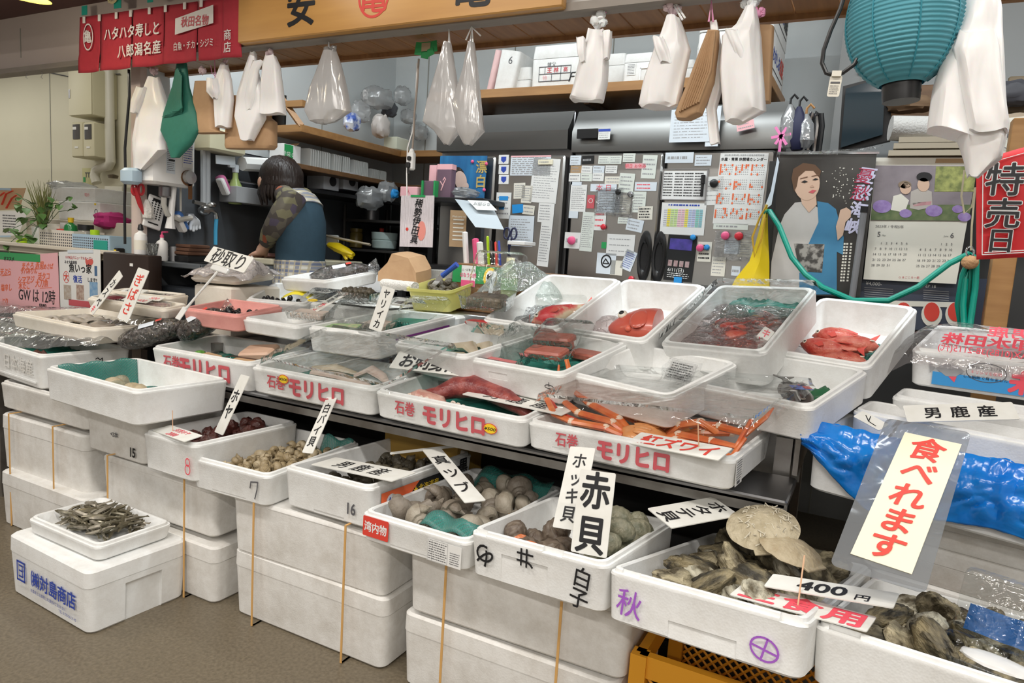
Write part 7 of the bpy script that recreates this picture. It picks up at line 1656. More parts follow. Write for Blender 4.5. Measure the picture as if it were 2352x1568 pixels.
# wooden pen box
PB_Y = 2.42
o = ybox('wooden_pen_box',1040,552,1176,664,PB_Y,.20,WOODDK,'brown wooden drawer box with green tape, full of pens and scissors','box',zbase=WZ - .0); w,h = o['wh']; pz = o.matrix_world.translation.z
ow = mat('box_brown',(.26,.125,.05),.45,noise_amt=.25,noise_scale=8,col2=(.19,.085,.03),stretch=(1,1,6)); o.data.materials[0] = ow
obj('drawer_front',MB().box((0,-.004,-h*.33),(w*.97,.008,h*.30),0,bev=.002).ell((-w*.42,-.012,-h*.2),(.006,.006,.006),10,6),ow,o)
for x0,x1 in ((-.5,-.32),(-.12,.36)): obj('green_tape',MB().box(((x0 + x1)/2*w,-.0015,h*.28),((x1 - x0)*w,.003,h*.36)),TAPEGREEN,o)
ad = obj('small_poster',MB().box((0,0,0),(w*.24,h*.44,.002)),PAPER,o,TR(-w*.22,-.004,h*.24,90,0,0)); obj('pink_foot',MB().box((0,-h*.15,.0012),(w*.24,h*.13,.001)),MPINK,ad); text(ad,'はなう食感',MPINK,h*.10,TR(0,h*.02,.0015),sx=.8,bold=.02); text(ad,'ふ・ば食小鳥',INK,h*.06,TR(0,h*.13,.0015),sx=.9)
em = obj('oval_sticker',MB().lathe([(0,0),(h*.19,0),(h*.19,.001),(0,.001)],28,0,Matrix.Diagonal((.86,1.15,1,1)),False,False),YELLOW,o,TR(w*.16,-.0055,h*.23,90,0,0)); obj('oval_centre',MB().lathe([(0,.0012),(h*.135,.0012),(h*.135,.0018),(0,.0018)],28,0,Matrix.Diagonal((.8,1.2,1,1)),False,False),PAPER,em)
obj('oval_figure',MB().ell((0,h*.03,.002),(h*.09,h*.07,.0006),12,4).box((0,h*.0,.0022),(h*.16,h*.035,.0006)),INK,em)
cw = o.matrix_world
ob2 = obj('wooden_carton',MB().box((.05,.10,0),(.13,.19,h*.9),0,bev=.002),ow); c = at(1212,615,y=PB_Y + .02); ob2.matrix_world = MT((c.x - .03,PB_Y + .02,WZ + h*.45)); tag(ob2,'darker brown wooden box beside the pen box','box')
ztop = pz + h/2
PENS = [(1068,525,WHITE,'white marker pen standing in the brown box',.012),(1092,540,MPINK,'pink stick glue in the brown box',.014),(1102,548,WHITE,'short white glue bottle in the brown box',.014),(1120,535,LIME,'yellow-green pen in the brown box',.006),(1128,545,INK,'black ballpoint in the brown box',.005),(1138,548,RED,'red ballpoint in the brown box',.005),(1146,546,BLUE,'blue ballpoint in the brown box',.005)]
for px,py,m,l,r_ in PENS:
    t = at(px,py + 9,y=PB_Y + .07); bt = V3((t.x + .01,t.y + .02,ztop - .06)); pnn = obj('pen',MB().tube([bt,t,t + (t - bt).normalized()*.004],[r_,r_,r_*.4],8),m); tag(pnn,l,'pen')
def scissors(px,py,y,m,label):
    c = at(px,py,y=y); mb = MB()
    for s in (-1,1): mb.tube([V3((s*.016,0,0)) + V3((.013*math.cos(q),0,.022*math.sin(q))) for q in [2*math.pi*i/18 for i in range(19)]],.004,6); mb.tube([(s*.008,0,-.018),(-s*.004,0,-.09)],.004,5)
    o = obj('scissors',mb,m); o.matrix_world = MT(c); return tag(o,label,'scissors')
scissors(1172,536,PB_Y + .09,mat('navy',(.01,.015,.06),.3),'navy-handled scissors standing in the brown box')
ybox('white_tray',1165,553,1205,562,PB_Y + .03,.10,WHITE,'white tray edge at the top of the brown box','tray')
# newspapers, paper bag, towel, tub, bottle, ice bag behind
np_ = ybox('newspapers',985,578,1038,662,2.50,.10,mat('newsprint',(.42,.41,.38),.7,noise_amt=.2,noise_scale=60,col2=(.25,.25,.24),stretch=(5,1,1)),'folded newspapers standing between paper bag and pen box','newspapers',zbase=WZ)
mb = MB()
for i in range(10): mb.box((-.03 + i*.007,-.004,-.01),(.003,.010,.10),0,(0,R(8 - i*2),0))
obj('folds',mb,PAPER,np_)['kind'] = 'stuff'
def paperbag(u,v): return None
c = at(924,630,y=2.36); k = mpp(c)*.96
bag = MB(); A = [(-58,26),(40,26),(52,24),(52,-2),(24,-34),(-20,-42),(-34,-20),(-58,4)]
lo = []
for dpt,s_,dz in ((0,1,0),(.05,1.02,4),(.10,.98,8),(.13,.88,12)):
    lo.append([(x*k*s_,dpt + .02*noise.noise(V3((x*.05,y*.05,dpt*9))),(-y*s_ + dz)*k) for x,y in A])
o = obj('crumpled_paper_bag',bag.loft(lo),KRAFT,sharp=20); o.matrix_world = MT((c.x,2.33,c.z + .01)); tag(o,'brown paper bag lying folded over behind the yellow tub','paper bag')
tw = MB().loft([[(-.085 + t*.17,.024*math.cos(q)*(1 + .08*math.sin(t*30 + q*3)),.020*math.sin(q)*(1 + .1*noise.noise(V3((t*9,q,1))))) for q in [2*math.pi*j/16 for j in range(16)]] for t in [i/16 for i in range(17)]])
o = obj('rolled_towel',tw,mat('towel',(.72,.69,.64),.9,bump=.8,bump_scale=180)); c = at(917,655,y=2.28); o.matrix_world = MT(c) @ RZ(-6); tag(o,'rolled white towel between paper bag and snails pack','towel')
p = PB['Y1']; w,d,hh = p[5] + .01,p[6],p[7] + .0
mb = MB().loft([rrect(.014,.014,w - .014,d - .014,.02,0),rrect(.004,.004,w - .004,d - .004,.024,hh - .012),rrect(-.004,-.004,w + .004,d + .004,.026,hh - .011),rrect(-.004,-.004,w + .004,d + .004,.026,hh),rrect(.002,.002,w - .002,d - .002,.024,hh),rrect(.006,.006,w - .006,d - .006,.022,hh - .012),rrect(.016,.016,w - .016,d - .016,.02,.004)])
YT = obj('plastic_tub',mb,YELLOWTUB); YT.matrix_world = pose(p); tag(YT,'translucent yellow plastic tub of turban shells with a knife','tub'); BOX['Y1'] = (YT,w,d,hh)
pr = [obj('turban_shell',whelk_mesh(.045,3,1.2),SHELLDK) for _ in range(2)]
pile('Y1',pr,15,.022,(.03,.03,w - .03,d - .03),.03,random.Random(4),'dark turban shell in the yellow tub','turban shell','turban shells in the yellow tub',tilt=180)
k0,k1,k2 = at(988,670,y=2.36),at(1016,633,y=2.36),at(1050,607,y=2.36)
kn = obj('knife',MB().tube([k1,k1.lerp(k2,.5),k2],[.011,.010,.012],10),KNIFEBLUE); tag(kn,'blue-handled knife stuck in the yellow tub','knife')
obj('blade',MB().poly([k0,k1 + V3((.004,0,-.010)),k1 + V3((-.012,0,.006)),k0 + V3((-.012,0,.012))],.0015,(0,1,0)),CHROME,kn)
lathething('tea_bottle',1172,WZ + .02,2.36,[(.0,0),(.030,.003),(.032,.10),(.028,.135),(.013,.165),(.012,.172)],mat('bottle_pet',(.55,.62,.35),.15),'clear plastic bottle with a cream cap behind the tilted boxes','bottle',x=at(1172,612,y=2.36).x)
bt = bpy.context.scene.objects['tea_bottle']; zc = at(1172,596,y=2.36).z; bt.matrix_world = MT((bt.matrix_world.translation.x,2.36,zc - .185)); obj('cap',MB().lathe([(.016,.168),(.016,.192),(.0,.193)],14),mat('cap_cream',(.78,.72,.45),.4),bt); obj('green_label',MB().lathe([(.0328,.07),(.0328,.115)],18,0,cap0=False,cap1=False),mat('label_green',(.25,.55,.10),.4),bt)
def ib(px0,py0,px1,py1,y,dep,label,seed):
    a,b = at(px0,py1,y=y),at(px1,py0,y=y); W_,H_ = b.x - a.x,b.z - a.z
    o = obj('ice_bag',MB().grid(lambda u,v: (W_*u,dep*v,H_*(math.sin(u*3.14)**.6)*(math.sin(.3 + v*2.6)**.8)*(.75 + .35*noise.noise(V3((u*5,v*5,seed)))) - .02*(1 - math.sin(v*3.14))),34,24),ICE if seed != 3 else film('greenish_bag',(.90,.95,.93),.1,.1,1,40,milk=.3,milk_col=(.72,.82,.78)),recalc=False); o.matrix_world = MT((a.x,y,a.z)); return tag(o,label,'bag')
ib(1085,590,1275,672,2.24,.18,'clear greenish plastic bag bulging behind the tilted boxes',3)
ib(540,600,692,648,2.62,.2,'clear crumpled bag of ice beyond the yellow slip',5)
pk = pack(None,TR(*at(1120,705,y=2.04),10,0,10),.18,.13,.05,'clear clamshell pack of dark seaweed, lid ajar, beside the tilted boxes',lid=50,ribs=12); obj('filling',MB().box((0,0,.022),(.13,.09,.036),0,bev=.014),mat('mekabu',(.11,.085,.06),.35,noise_amt=.2,noise_scale=30,col2=(.24,.19,.14),bump=.7,bump_scale=60),pk)
o = obj('red_pack',MB().ell((0,0,0),(.05,.03,.014),14,8),mat('red_bean',(.5,.05,.05),.3)); o.matrix_world = MT(at(1098,742,y=2.0)); tag(o,'red package edge below the seaweed pack','pack')
ybox('white_bin',806,606,874,648,2.66,.2,WHITE,'white bin with a navy cloth behind the netted mussels','bin',zbase=WZ + .02)
tag(obj('white_paper_cover',MB().grid(lambda u,v: (-1.98 + u*.36,2.12 + v*.26,.868 + .006*noise.noise(V3((u*4,v*4,1)))),10,8),PAPER,recalc=False),'white paper spread under the dark snails pack','paper')
o = obj('cover_board',MB().box((-1.80,2.25,.80),(.42,.30,.12),0,bev=.01),FOAM); tag(o,'upturned white foam box supporting the snails pack and yellow tub','foam box')
o = obj('tub_stand',MB().box((-1.52,2.34,.79),(.26,.26,.13),0,bev=.01),FOAM); tag(o,'low foam block under the yellow tub','foam block')

# ---------------------------------------------------------------- posters and hose at the right end of the kitchen
PY = 2.75
o,org = yquad('singer_poster',((1791,354),(2014,352),(1975,682),(1765,676)),PY,mat('poster_black',(.022,.020,.018),.3,noise_amt=.2,noise_scale=6,col2=(.05,.045,.04),coat=.4,bump=.25,bump_scale=7),'dark poster of a woman in a white and blue kimono','poster'); k = o['k']
def pp_(pts,m,name,off,inner=False): 
    P = [at(x,y,y=PY - off) - org for x,y in pts]; return obj(name,MB().poly(P,.0006,(0,-1,0)),m,o)
KW = mat('kimono_white',(.60,.57,.54),.5,noise_amt=.3,noise_scale=14,col2=(.50,.47,.44)); KB = mat('kimono_blue',(.06,.25,.42),.5,noise_amt=.3,noise_scale=14,col2=(.04,.18,.34)); PS = mat('print_skin_warm',(.66,.45,.33),.5)
pp_([(1826,465),(1858,462),(1880,478),(1895,560),(1888,625),(1840,640),(1848,677),(1767,676),(1772,600),(1790,520),(1802,492)],KW,'printed_kimono',.003)
pp_([(1877,462),(1902,466),(1920,480),(1938,545),(1936,585),(1922,578),(1922,676),(1836,676),(1836,626),(1885,622),(1892,560),(1857,560),(1880,510)],KB,'printed_kimono_blue',.0036)
pp_([(1824,559),(1894,561),(1888,626),(1836,622)],mat('obi_dark',(.06,.055,.05),.4,noise_amt=.06,noise_scale=38,col2=(.35,.33,.30)),'printed_obi',.0042)
pp_([(1838,450),(1874,446),(1876,470),(1858,488),(1842,468)],PS,'printed_neck',.0042)
hd_pts = [(1825 + 30*math.cos(q)*1.0 + 28,420 + 40*math.sin(q)) for q in [2*math.pi*i/24 for i in range(24)]]; pp_([(x,y) for x,y in hd_pts],PS,'printed_face',.0048)
pp_([(1824,440),(1818,410),(1822,388),(1845,374),(1872,378),(1886,392),(1882,408),(1868,392),(1850,392),(1834,406),(1830,428)],mat('print_hair',(.12,.06,.03),.5),'printed_hair',.0054)
for pts,nm in (([(1840,418),(1848,414),(1856,417),(1848,420)],'printed_eye'),([(1866,413),(1873,409),(1880,411),(1873,414)],'printed_eye')): pp_(pts,INK,nm,.006)
for pts in ([(1838,409),(1855,405),(1855,407),(1838,411)],[(1864,404),(1880,400),(1880,402),(1864,406)]): pp_(pts,mat('brow',(.2,.1,.06),.5),'printed_brow',.006)
pp_([(1857,441),(1866,436),(1875,437),(1867,444)],ROSE,'printed_mouth',.006); pp_([(1860,428),(1866,424),(1870,429),(1864,431)],mat('nose_shade',(.52,.33,.24),.5),'printed_nose',.006)
pp_([(1920,520),(1926,500),(1930,482),(1944,476),(1955,484),(1954,498),(1942,510),(1936,540),(1924,552)],PS,'printed_hand',.006)
text(o,'憂愁海峡',mat('print_lilac',(.62,.60,.78),.5),36*k,MT(at(1976,462,y=PY - .004) - org) @ frame((0,0,0),V3((1,0,0)),V3((0,-1,0))) @ RZ(-7),vertical=True,bold=.03,gap=1.05,shear=.1)
text(o,'憂愁',mat('print_crimson',(.42,.03,.08),.5),36*k,MT(at(1980,424,y=PY - .0046) - org) @ frame((0,0,0),V3((1,0,0)),V3((0,-1,0))) @ RZ(-7),vertical=True,bold=.004,gap=1.05,shear=.1)
mb = MB(); rr5 = random.Random(5)
for i in range(60):
    x,y = 1925 + rr5.gauss(12,20),385 + rr5.random()*85; c = at(min(max(x,1890),1990),y,y=PY - .003) - org; mb.ell(c,(1.1*k,.0004,1.1*k*rr5.uniform(.5,1.6)),6,4)
obj('blossom_print',mb,PAPERCR,o)['kind'] = 'stuff'
mb = MB()
for x in (1946,1955,1940): [mb.box(at(x - (y - 560)*.1,y,y=PY - .003) - org,(4*k,.0008,4*k)) for y in range(560,650,7)]
obj('caption',mb,PAPERCR,o)['kind'] = 'stuff'
obj('hanger_strip',MB().tube([at(1785,352,y=PY - .005) - org,at(2020,350,y=PY - .005) - org],.006,6),CHROME,o)
obj('clear_tape',MB().grid(lambda u,v: tuple(at(1830 + 200*u,352 - 18*u + 12*v*math.sin(u*3),y=PY - .01) - org + V3((0,-.01*math.sin(u*7),0))),12,4),CRINKLE,o,recalc=False)
# calendar
o,org = yquad('wall_calendar',((2013,362),(2248,362),(2196,652),(1983,641)),PY + .02,PAPERCR,'two-month wall calendar with a hydrangea picture','calendar'); k = o['k']; CY = PY + .02
def pc(pts,m,name,off,bev=0): return obj(name,MB().poly([at(x,y,y=CY - off) - org for x,y in pts],.0006,(0,-1,0)),m,o)
pc([(2011,380),(2246,380),(2222,508),(2000,506)],mat('picture_base',(.20,.17,.19),.5,noise_amt=.2,noise_scale=14,col2=(.30,.26,.28)),'picture',.003)
pc([(2150,382),(2244,382),(2236,440),(2146,440)],mat('picture_leaves',(.42,.44,.14),.5,noise_amt=.15,noise_scale=50,col2=(.16,.19,.06)),'picture_trees',.0038)
pc([(2003,470),(2233,470),(2222,507),(2000,505)],mat('picture_hedge',(.08,.13,.05),.5,noise_amt=.2,noise_scale=40,col2=(.18,.22,.10)),'picture_hedge',.0038)
for x,y,r_ in ((2026,474,20),(2145,484,18),(2080,490,13),(2200,480,12),(2215,498,14)): pc([(x + r_*math.cos(q)*1.1,y + r_*.75*math.sin(q)) for q in [2*math.pi*i/16 for i in range(16)]],mat('hydrangea',(.26,.16,.42),.5,noise_amt=.2,noise_scale=60,col2=(.38,.28,.55)),'printed_hydrangea',.0046)
for pts,m,n_ in (([(2046,482),(2052,450),(2070,445),(2088,460),(2078,488)],PAPERCR,'printed_robe'),([(2090,478),(2092,440),(2115,430),(2140,440),(2142,475),(2110,482)],mat('robe_grey',(.48,.44,.40),.5),'printed_robe'),([(2096,466),(2140,462),(2138,470),(2098,474)],mat('sash_pink',(.55,.28,.30),.5),'printed_sash')): pc(pts,m,n_,.0044)
for x,y,rx,ry,m in ((2080,432,13,14,PS),(2121,424,14,16,PS),(2078,424,15,9,mat('hair_tan',(.25,.18,.12),.5)),(2123,406,18,11,INK)): pc([(x + rx*math.cos(q),y + ry*math.sin(q)) for q in [2*math.pi*i/16 for i in range(16)]],m,'printed_head',.0052)
def ct(s,x,y,sz,m=INKGREY,**kw): text(o,s,m,sz*k,MT(at(x,y,y=CY - .003) - org) @ frame((0,0,0),at(x + 40,y + 1,y=CY) - at(x,y,y=CY),V3((0,-1,0))),**kw)
ct('2023年 / 令和5年',2043,520,8); ct('5',2019,537,16); ct('6',2187,540,16); ct('May',2030,540,5); ct('June',2173,542,5)
for mth,x0,y0,first,nd in ((0,2013,558,1,31),(1,2116,560,4,30)):
    for dd in range(1,nd + 1):
        q_ = first + dd - 1; col,row = q_ % 7,q_//7
        ct(str(dd),x0 + col*11.6 - row*2.0,y0 + row*12.6 + col*.1,7.5)
ct('⌂ まごころ一筋',2088,637,6,ROSE)
pc([(2150,364),(2222,364),(2220,374),(2148,374)],CARDBOARD,'tan_strip',.003)
# dark flyer poster under the calendar
o,org = yquad('price_flyer',((1978,645),(2205,652),(2268,650),(2250,762),(1985,748)),PY + .035,mat('flyer_navy',(.05,.06,.09),.4),'navy price flyer with red lantern prints below the calendar','flyer') if False else yquad('price_flyer',((1980,640),(2268,640),(2250,765),(1965,750)),PY + .04,mat('flyer_navy',(.05,.06,.09),.4),'navy price flyer with red lantern prints below the calendar','flyer'); k = o['k']; FYY = PY + .04
def pf2(pts,m,name,off): return obj(name,MB().poly([at(x,y,y=FYY - off) - org for x,y in pts],.0006,(0,-1,0)),m,o)
text(o,'¥4,000-',PAPER,11*k,MT(at(2007,651,y=FYY - .003) - org) @ frame((0,0,0),V3((1,0,0)),V3((0,-1,0)))); text(o,'EP 18',PAPER,9*k,MT(at(2138,657,y=FYY - .003) - org) @ frame((0,0,0),V3((1,0,0)),V3((0,-1,0))))
mb = MB()
for i in range(5): mb.box(at(2018,662 + 5*i,y=FYY - .003) - org,(60*k,.0006,1.2*k)); mb.box(at(2150,668 + 5*i,y=FYY - .003) - org,(50*k,.0006,1.2*k))
obj('small_print',mb,INKSOFT,o)['kind'] = 'stuff'; pf2([(1975,688),(2200,694),(2198,706),(1972,700)],PAPERCR,'pale_band',.003)
for x in (2075,2140,2195): pf2([(x + 24*math.cos(q),722 + 28*math.sin(q)) for q in [2*math.pi*i/20 for i in range(20)]],PAPERCR,'lantern_glow',.0035); pf2([(x + 18*math.cos(q),716 + 22*math.sin(q)) for q in [2*math.pi*i/20 for i in range(20)]],RED,'lantern_print',.0045)
bp = obj('poster_board',MB().box((.10,PY + .09,.98),(1.02,.03,1.06),0),mat('board_black',(.03,.03,.03),.5)); tag(bp,'black backing board behind the posters','board')
o = obj('grey_pole',MB().tube([at(1985,480,y=2.70),at(1956,690,y=2.70)],.011,10),mat('pole_grey',(.20,.20,.21),.4)); tag(o,'grey pole leaning between poster and calendar','pole'); obj('pole_cap',MB().tube([at(1986,474,y=2.70),at(1984,488,y=2.70)],.0125,10),BLACK,o)
o = obj('green_hose',MB().tube([at(x,y,y=yy) for x,y,yy in ((1757,486,2.72),(1768,485,2.70),(1790,520,2.68),(1818,590,2.66),(1850,630,2.64),(1890,660,2.60),(1960,690,2.55),(2040,690,2.55),(2110,658,2.56),(2180,605,2.58),(2225,583,2.60),(2243,590,2.60),(2240,660,2.60),(2226,760,2.58),(2216,770,2.58),(2212,700,2.60),(2218,640,2.61),(2230,600,2.62),(2222,700,2.62),(2205,770,2.62),(2200,700,2.62),(2212,630,2.62),(2228,595,2.62))],.0095,10),HOSE); tag(o,'green garden hose looped past the posters to a hook','hose')
o = obj('hose_hook',MB().ell(at(2228,602,y=2.575),(.024,.016,.022),12,8),mat('burlap',(.48,.27,.13),.8,bump=.6,bump_scale=80)); tag(o,'tan wrap binding the green hose loops','hose wrap'); obj('ring',MB().tube([at(2228 + 9*math.cos(q),578 + 12*math.sin(q),y=2.57) for q in [2*math.pi*i/16 for i in range(17)]],.003,6),CHROME,o); obj('rope',MB().tube([at(x,y,y=2.57) for x,y in ((2215,390),(2208,450),(2215,490),(2232,475),(2240,430),(2232,520),(2230,575))],.003,6),mat('rope_tan',(.42,.36,.24),.8),o)
# yellow rubber apron and strap
o = obj('yellow_apron',MB().loft([[at(x0,y,y=2.74) + V3((0,-.01,0)),at((x0 + x1)/2,y,y=2.70),at(x1,y,y=2.74) + V3((0,-.01,0)),at((x0 + x1)/2,y,y=2.76)] for y,x0,x1 in ((470,1758,1764),(500,1752,1764),(560,1736,1766),(600,1722,1768),(640,1690,1768),(700,1660,1770))]),YELLOWRUB,sharp=60); tag(o,'yellow rubber apron hanging beside the kimono poster','apron')
obj('apron_strap',MB().tube([at(x,y,y=2.69) for x,y in ((1762,470),(1745,500),(1728,545),(1733,590),(1748,550),(1758,500))],.004,6),mat('strap_ochre',(.50,.30,.02),.5),o)
obj('blue_bag_edge',MB().poly([at(x,y,y=2.73) for x,y in ((1786,360),(1790,372),(1772,470),(1752,486),(1770,440))],.002,(0,-1,0)),mat('film_bluewhite',(.62,.70,.78),.3),o)
# umbrellas and folded chairs beside the partition
for i,(x,y0,y1,m,l) in enumerate(((1815,240,340,POUCH,'clear umbrella bags hanging beside the refrigerator'),(1836,245,345,mat('navy_cloth',(.01,.012,.05),.6),'navy folded umbrella hanging with the clear bags'),(1852,262,340,POUCH,'pale umbrella in a clear bag nearest the folded chair'))):
    a,b = at(x,y0,y=2.86),at(x - 6,y1,y=2.86); o = obj('hanging_umbrella',MB().tube([a,a.lerp(b,.3),a.lerp(b,.8),b],[.008,.03,.036,.02],10),m); tag(o,l,'umbrella')
    obj('crook_handle',MB().tube([a,a + V3((0,0,.02)),a + V3((.012,0,.035)),a + V3((.026,0,.02))],.005,6),WOOD if i == 2 else BLACK,o)
for x,l in ((1868,'chrome-framed folded chair leaning by the umbrellas'),(1880,'black folded chair edge next to the chrome one')):
    pts = [at(x - 14,345,y=2.9),at(x - 8,275,y=2.9),at(x - 2,258,y=2.9),at(x + 6,262,y=2.9),at(x + 8,290,y=2.9),at(x,350,y=2.9)]; o = obj('folded_chair',MB().tube(pts,.010,8),CHROME if x == 1868 else BLACK); tag(o,l,'chair')
o = obj('pink_ribbon',MB().box((0,0,0),(.01,.004,.07),0,(0,R(30),0)).box((0,0,0),(.01,.004,.08),0,(0,R(-35),0)).box((0,0,.0),(.01,.004,.07),0,(0,R(80),0)).box((0,0,-.03),(.01,.004,.06)),mat('ribbon_pink',(.80,.22,.48),.5)); o.matrix_world = MT(at(1794,312,y=2.83)); tag(o,'pink ribbon tied at the refrigerator edge','ribbon')
# television on the partition
o,org = yquad('tv_screen',((1943,205),(2034,178),(2027,310),(1931,340)),2.98,mat('screen_glass',(.015,.03,.04),.12,spec=.8),'dark television angled on the grey partition','television',th=.01); k = o['k']
obj('bezel',MB().poly([at(x,y,y=2.99) - org for x,y in ((1936,198),(2050,168),(2045,322),(1925,350))],.035,(0,1,0)),BLACK,o)
w_ = at(1986,158,y=3.41); o = obj('thermostat',MB().box((0,0,0),(.05,.02,.04),0,bev=.004),WHITE); o.matrix_world = MT(w_); tag(o,'small white wall control half behind the lantern','control')
# cluttered shelf behind the big white bags
SHY = 2.78
zz = at(2120,352,y=SHY).z; x0,x1 = at(2040,350,y=SHY).x,at(2420,350,y=SHY).x
o = obj('clutter_shelf',MB().box(((x0 + x1)/2,SHY + .2,zz - .02),(x1 - x0,.4,.03)).box(((x0 + x1)/2,SHY + .05,zz + .085),(x1 - x0,.06,.02)),WOODDK); tag(o,'rough wooden shelf of rolled cloth and boards above the calendar','shelf')
for i,(py,l) in enumerate(((352,'lowest pale plank on the rough shelf'),(336,'middle pale plank on the rough shelf'),(322,'topmost pale plank on the rough shelf'))):
    a = at(2048 + i*12,py,y=SHY - .02); o = obj('plank',MB().box((.15,.06,0),(.32,.14,.018)),mat('plank_pale',(.42,.36,.27),.6)); o.matrix_world = MT(a); tag(o,l,'plank')
a = at(2045,294,y=SHY); o = obj('rolled_cloth',MB().tube([a,a + V3((.10,.02,-.004)),a + V3((.24,.04,-.008))],[.042,.045,.044],16),mat('cloth_grey',(.50,.49,.47),.9,bump=.4,bump_scale=150)); tag(o,'roll of grey-white cloth on the rough shelf','cloth roll')
o = ybox('wood_backboard',2040,190,2420,292,SHY + .34,.02,WOODDK,'dark board behind the clutter beside the television','board')
for i,(px,py,w,h,m,l) in enumerate(((2090,240,60,40,mat('bundle_brown',(.18,.11,.06),.8),'brown bundle above the cloth roll'),(2320,290,50,60,mat('tan_bundle',(.36,.28,.20),.8),'tan bundle behind the big white bags'),(2330,215,40,60,mat('dark_bundle',(.05,.05,.06),.6),'dark bundle at the top of the rough shelf'))): lump(px,py,w,h,m,l,cat='bundle',name='bundle',seed=20 + i,plane_y=SHY + .2,dep=.08)
o,org = yquad('drawing_sheet',((2300,272),(2420,262),(2420,352),(2290,368)),SHY - .04,PAPERCR,'cream sheet with a brush drawing above the sale banner','sheet'); k = o['k']; text(o,'亀',INKGREY,26*k,MT(at(2326,306,y=SHY - .046) - org) @ frame((0,0,0),V3((1,0,0)),V3((0,-1,0)))); strokes(o,[ring_pts(0,0,14*k,9*k,14),[(-14*k,4*k),(-30*k,10*k)],[(6*k,8*k),(20*k,16*k)]],INKGREY,2*k,MT(at(2330,345,y=SHY - .046) - org) @ frame((0,0,0),V3((1,0,0)),V3((0,-1,0))))
for px0,px1,l in ((2288,2330,'brown timber post under the sale banner'),):
    a = at((px0 + px1)/2 - 8,620,y=2.62); o = obj('timber_post',MB().box((0,0,0),(.062,.062,1.60),0,bev=.003),WOOD); o.matrix_world = MT((a.x,2.62,.80)); tag(o,l,'post')
# ---------------------------------------------------------------- person at the sink
def plaid():
    m = mat('plaid_cloth',(.55,.53,.47),.85); nt = m.node_tree; N = nt.nodes; L = nt.links.new; b = N['Principled BSDF']
    tc = N.new('ShaderNodeTexCoord'); fac = None
    def band(direction,scale,lo,hi):
        w = N.new('ShaderNodeTexWave'); w.bands_direction = direction; w.inputs['Scale'].default_value = scale; L(tc.outputs['Object'],w.inputs[0])
        r = N.new('ShaderNodeValToRGB'); r.color_ramp.elements[0].position = lo; r.color_ramp.elements[1].position = hi; L(w.outputs[1],r.inputs[0]); return r
    col = None
    for d,s,lo,hi,c in (('X',9,.72,.78,(.10,.12,.20)),('Z',9,.72,.78,(.10,.12,.20)),('X',18,.8,.9,(.40,.34,.22)),('Z',18,.8,.9,(.40,.34,.22))):
        r = band(d,s,lo,hi); mx = N.new('ShaderNodeMix'); mx.data_type = 'RGBA'; mm_ = N.new('ShaderNodeMath'); mm_.operation = 'MULTIPLY'; mm_.inputs[1].default_value = .75
        L(r.outputs[0],mm_.inputs[0]); L(mm_.outputs[0],mx.inputs['Factor'])
        if col is None: mx.inputs['A'].default_value = (.58,.56,.50,1)
        else: L(col,mx.inputs['A'])
        mx.inputs['B'].default_value = (*c,1); col = mx.outputs['Result']
    L(col,b.inputs['Base Color']); return m
def pattern():
    m = mat('patterned_blouse',(.12,.10,.08),.8); nt = m.node_tree; N = nt.nodes; L = nt.links.new
    tc = N.new('ShaderNodeTexCoord'); v = N.new('ShaderNodeTexVoronoi'); v.inputs['Scale'].default_value = 26; L(tc.outputs['Object'],v.inputs[0])
    sp = N.new('ShaderNodeSeparateColor'); L(v.outputs['Color'],sp.inputs[0]); r = N.new('ShaderNodeValToRGB'); r.color_ramp.interpolation = 'CONSTANT'; e = r.color_ramp.elements
    for i,(p,c) in enumerate(((0,(.085,.07,.06)),(.42,(.14,.12,.09)),(.62,(.21,.19,.11)),(.76,(.10,.08,.12)),(.86,(.36,.10,.05)),(.93,(.30,.27,.15)))):
        q = e[i] if i < 2 else e.new(p); q.position = p; q.color = (*c,1)
    L(sp.outputs[0],r.inputs[0]); L(r.outputs[0],N['Principled BSDF'].inputs['Base Color']); return m
PLAID,BLOUSE = plaid(),pattern()
WY = 2.52
def wp(px,py,dy=0.0): return at(px,py,y=WY + dy)
hip,mid,chest,neck,head = wp(690,622),wp(692,545),wp(676,478),wp(657,446,-.01),wp(641,414,-.02)
def skinbody(name,nodes,edges,m,lv=2):
    me = bpy.data.meshes.new(name); me.from_pydata([n[0] for n in nodes],edges,[]); o = bpy.data.objects.new(name,me); COL.objects.link(o)
    md = o.modifiers.new('s','SKIN'); sv = me.skin_vertices[0].data
    for i,n in enumerate(nodes): sv[i].radius = (n[1],n[2] if len(n) > 2 else n[1]); sv[i].use_root = i == 0
    sb_ = o.modifiers.new('ss','SUBSURF'); sb_.levels = sb_.render_levels = lv
    dg = bpy.context.evaluated_depsgraph_get(); m2 = bpy.data.meshes.new_from_object(o.evaluated_get(dg)); o.modifiers.clear(); o.data = m2; bpy.data.meshes.remove(me)
    m2.materials.clear(); m2.materials.append(m); m2.polygons.foreach_set('use_smooth',[True]*len(m2.polygons)); return o
nodes = [(hip,.075,.07),(mid,.07,.065),(chest + V3((.02,0,0)),.07,.06),(neck,.042),(head + V3((.005,0,-.03)),.07),(head + V3((-.005,0,.045)),.075)]
edges = [(0,1),(1,2),(2,3),(3,4),(4,5)]
def addc(parent,pts):
    p = parent
    for q in pts: nodes.append(q); edges.append((p,len(nodes) - 1)); p = len(nodes) - 1
    return p
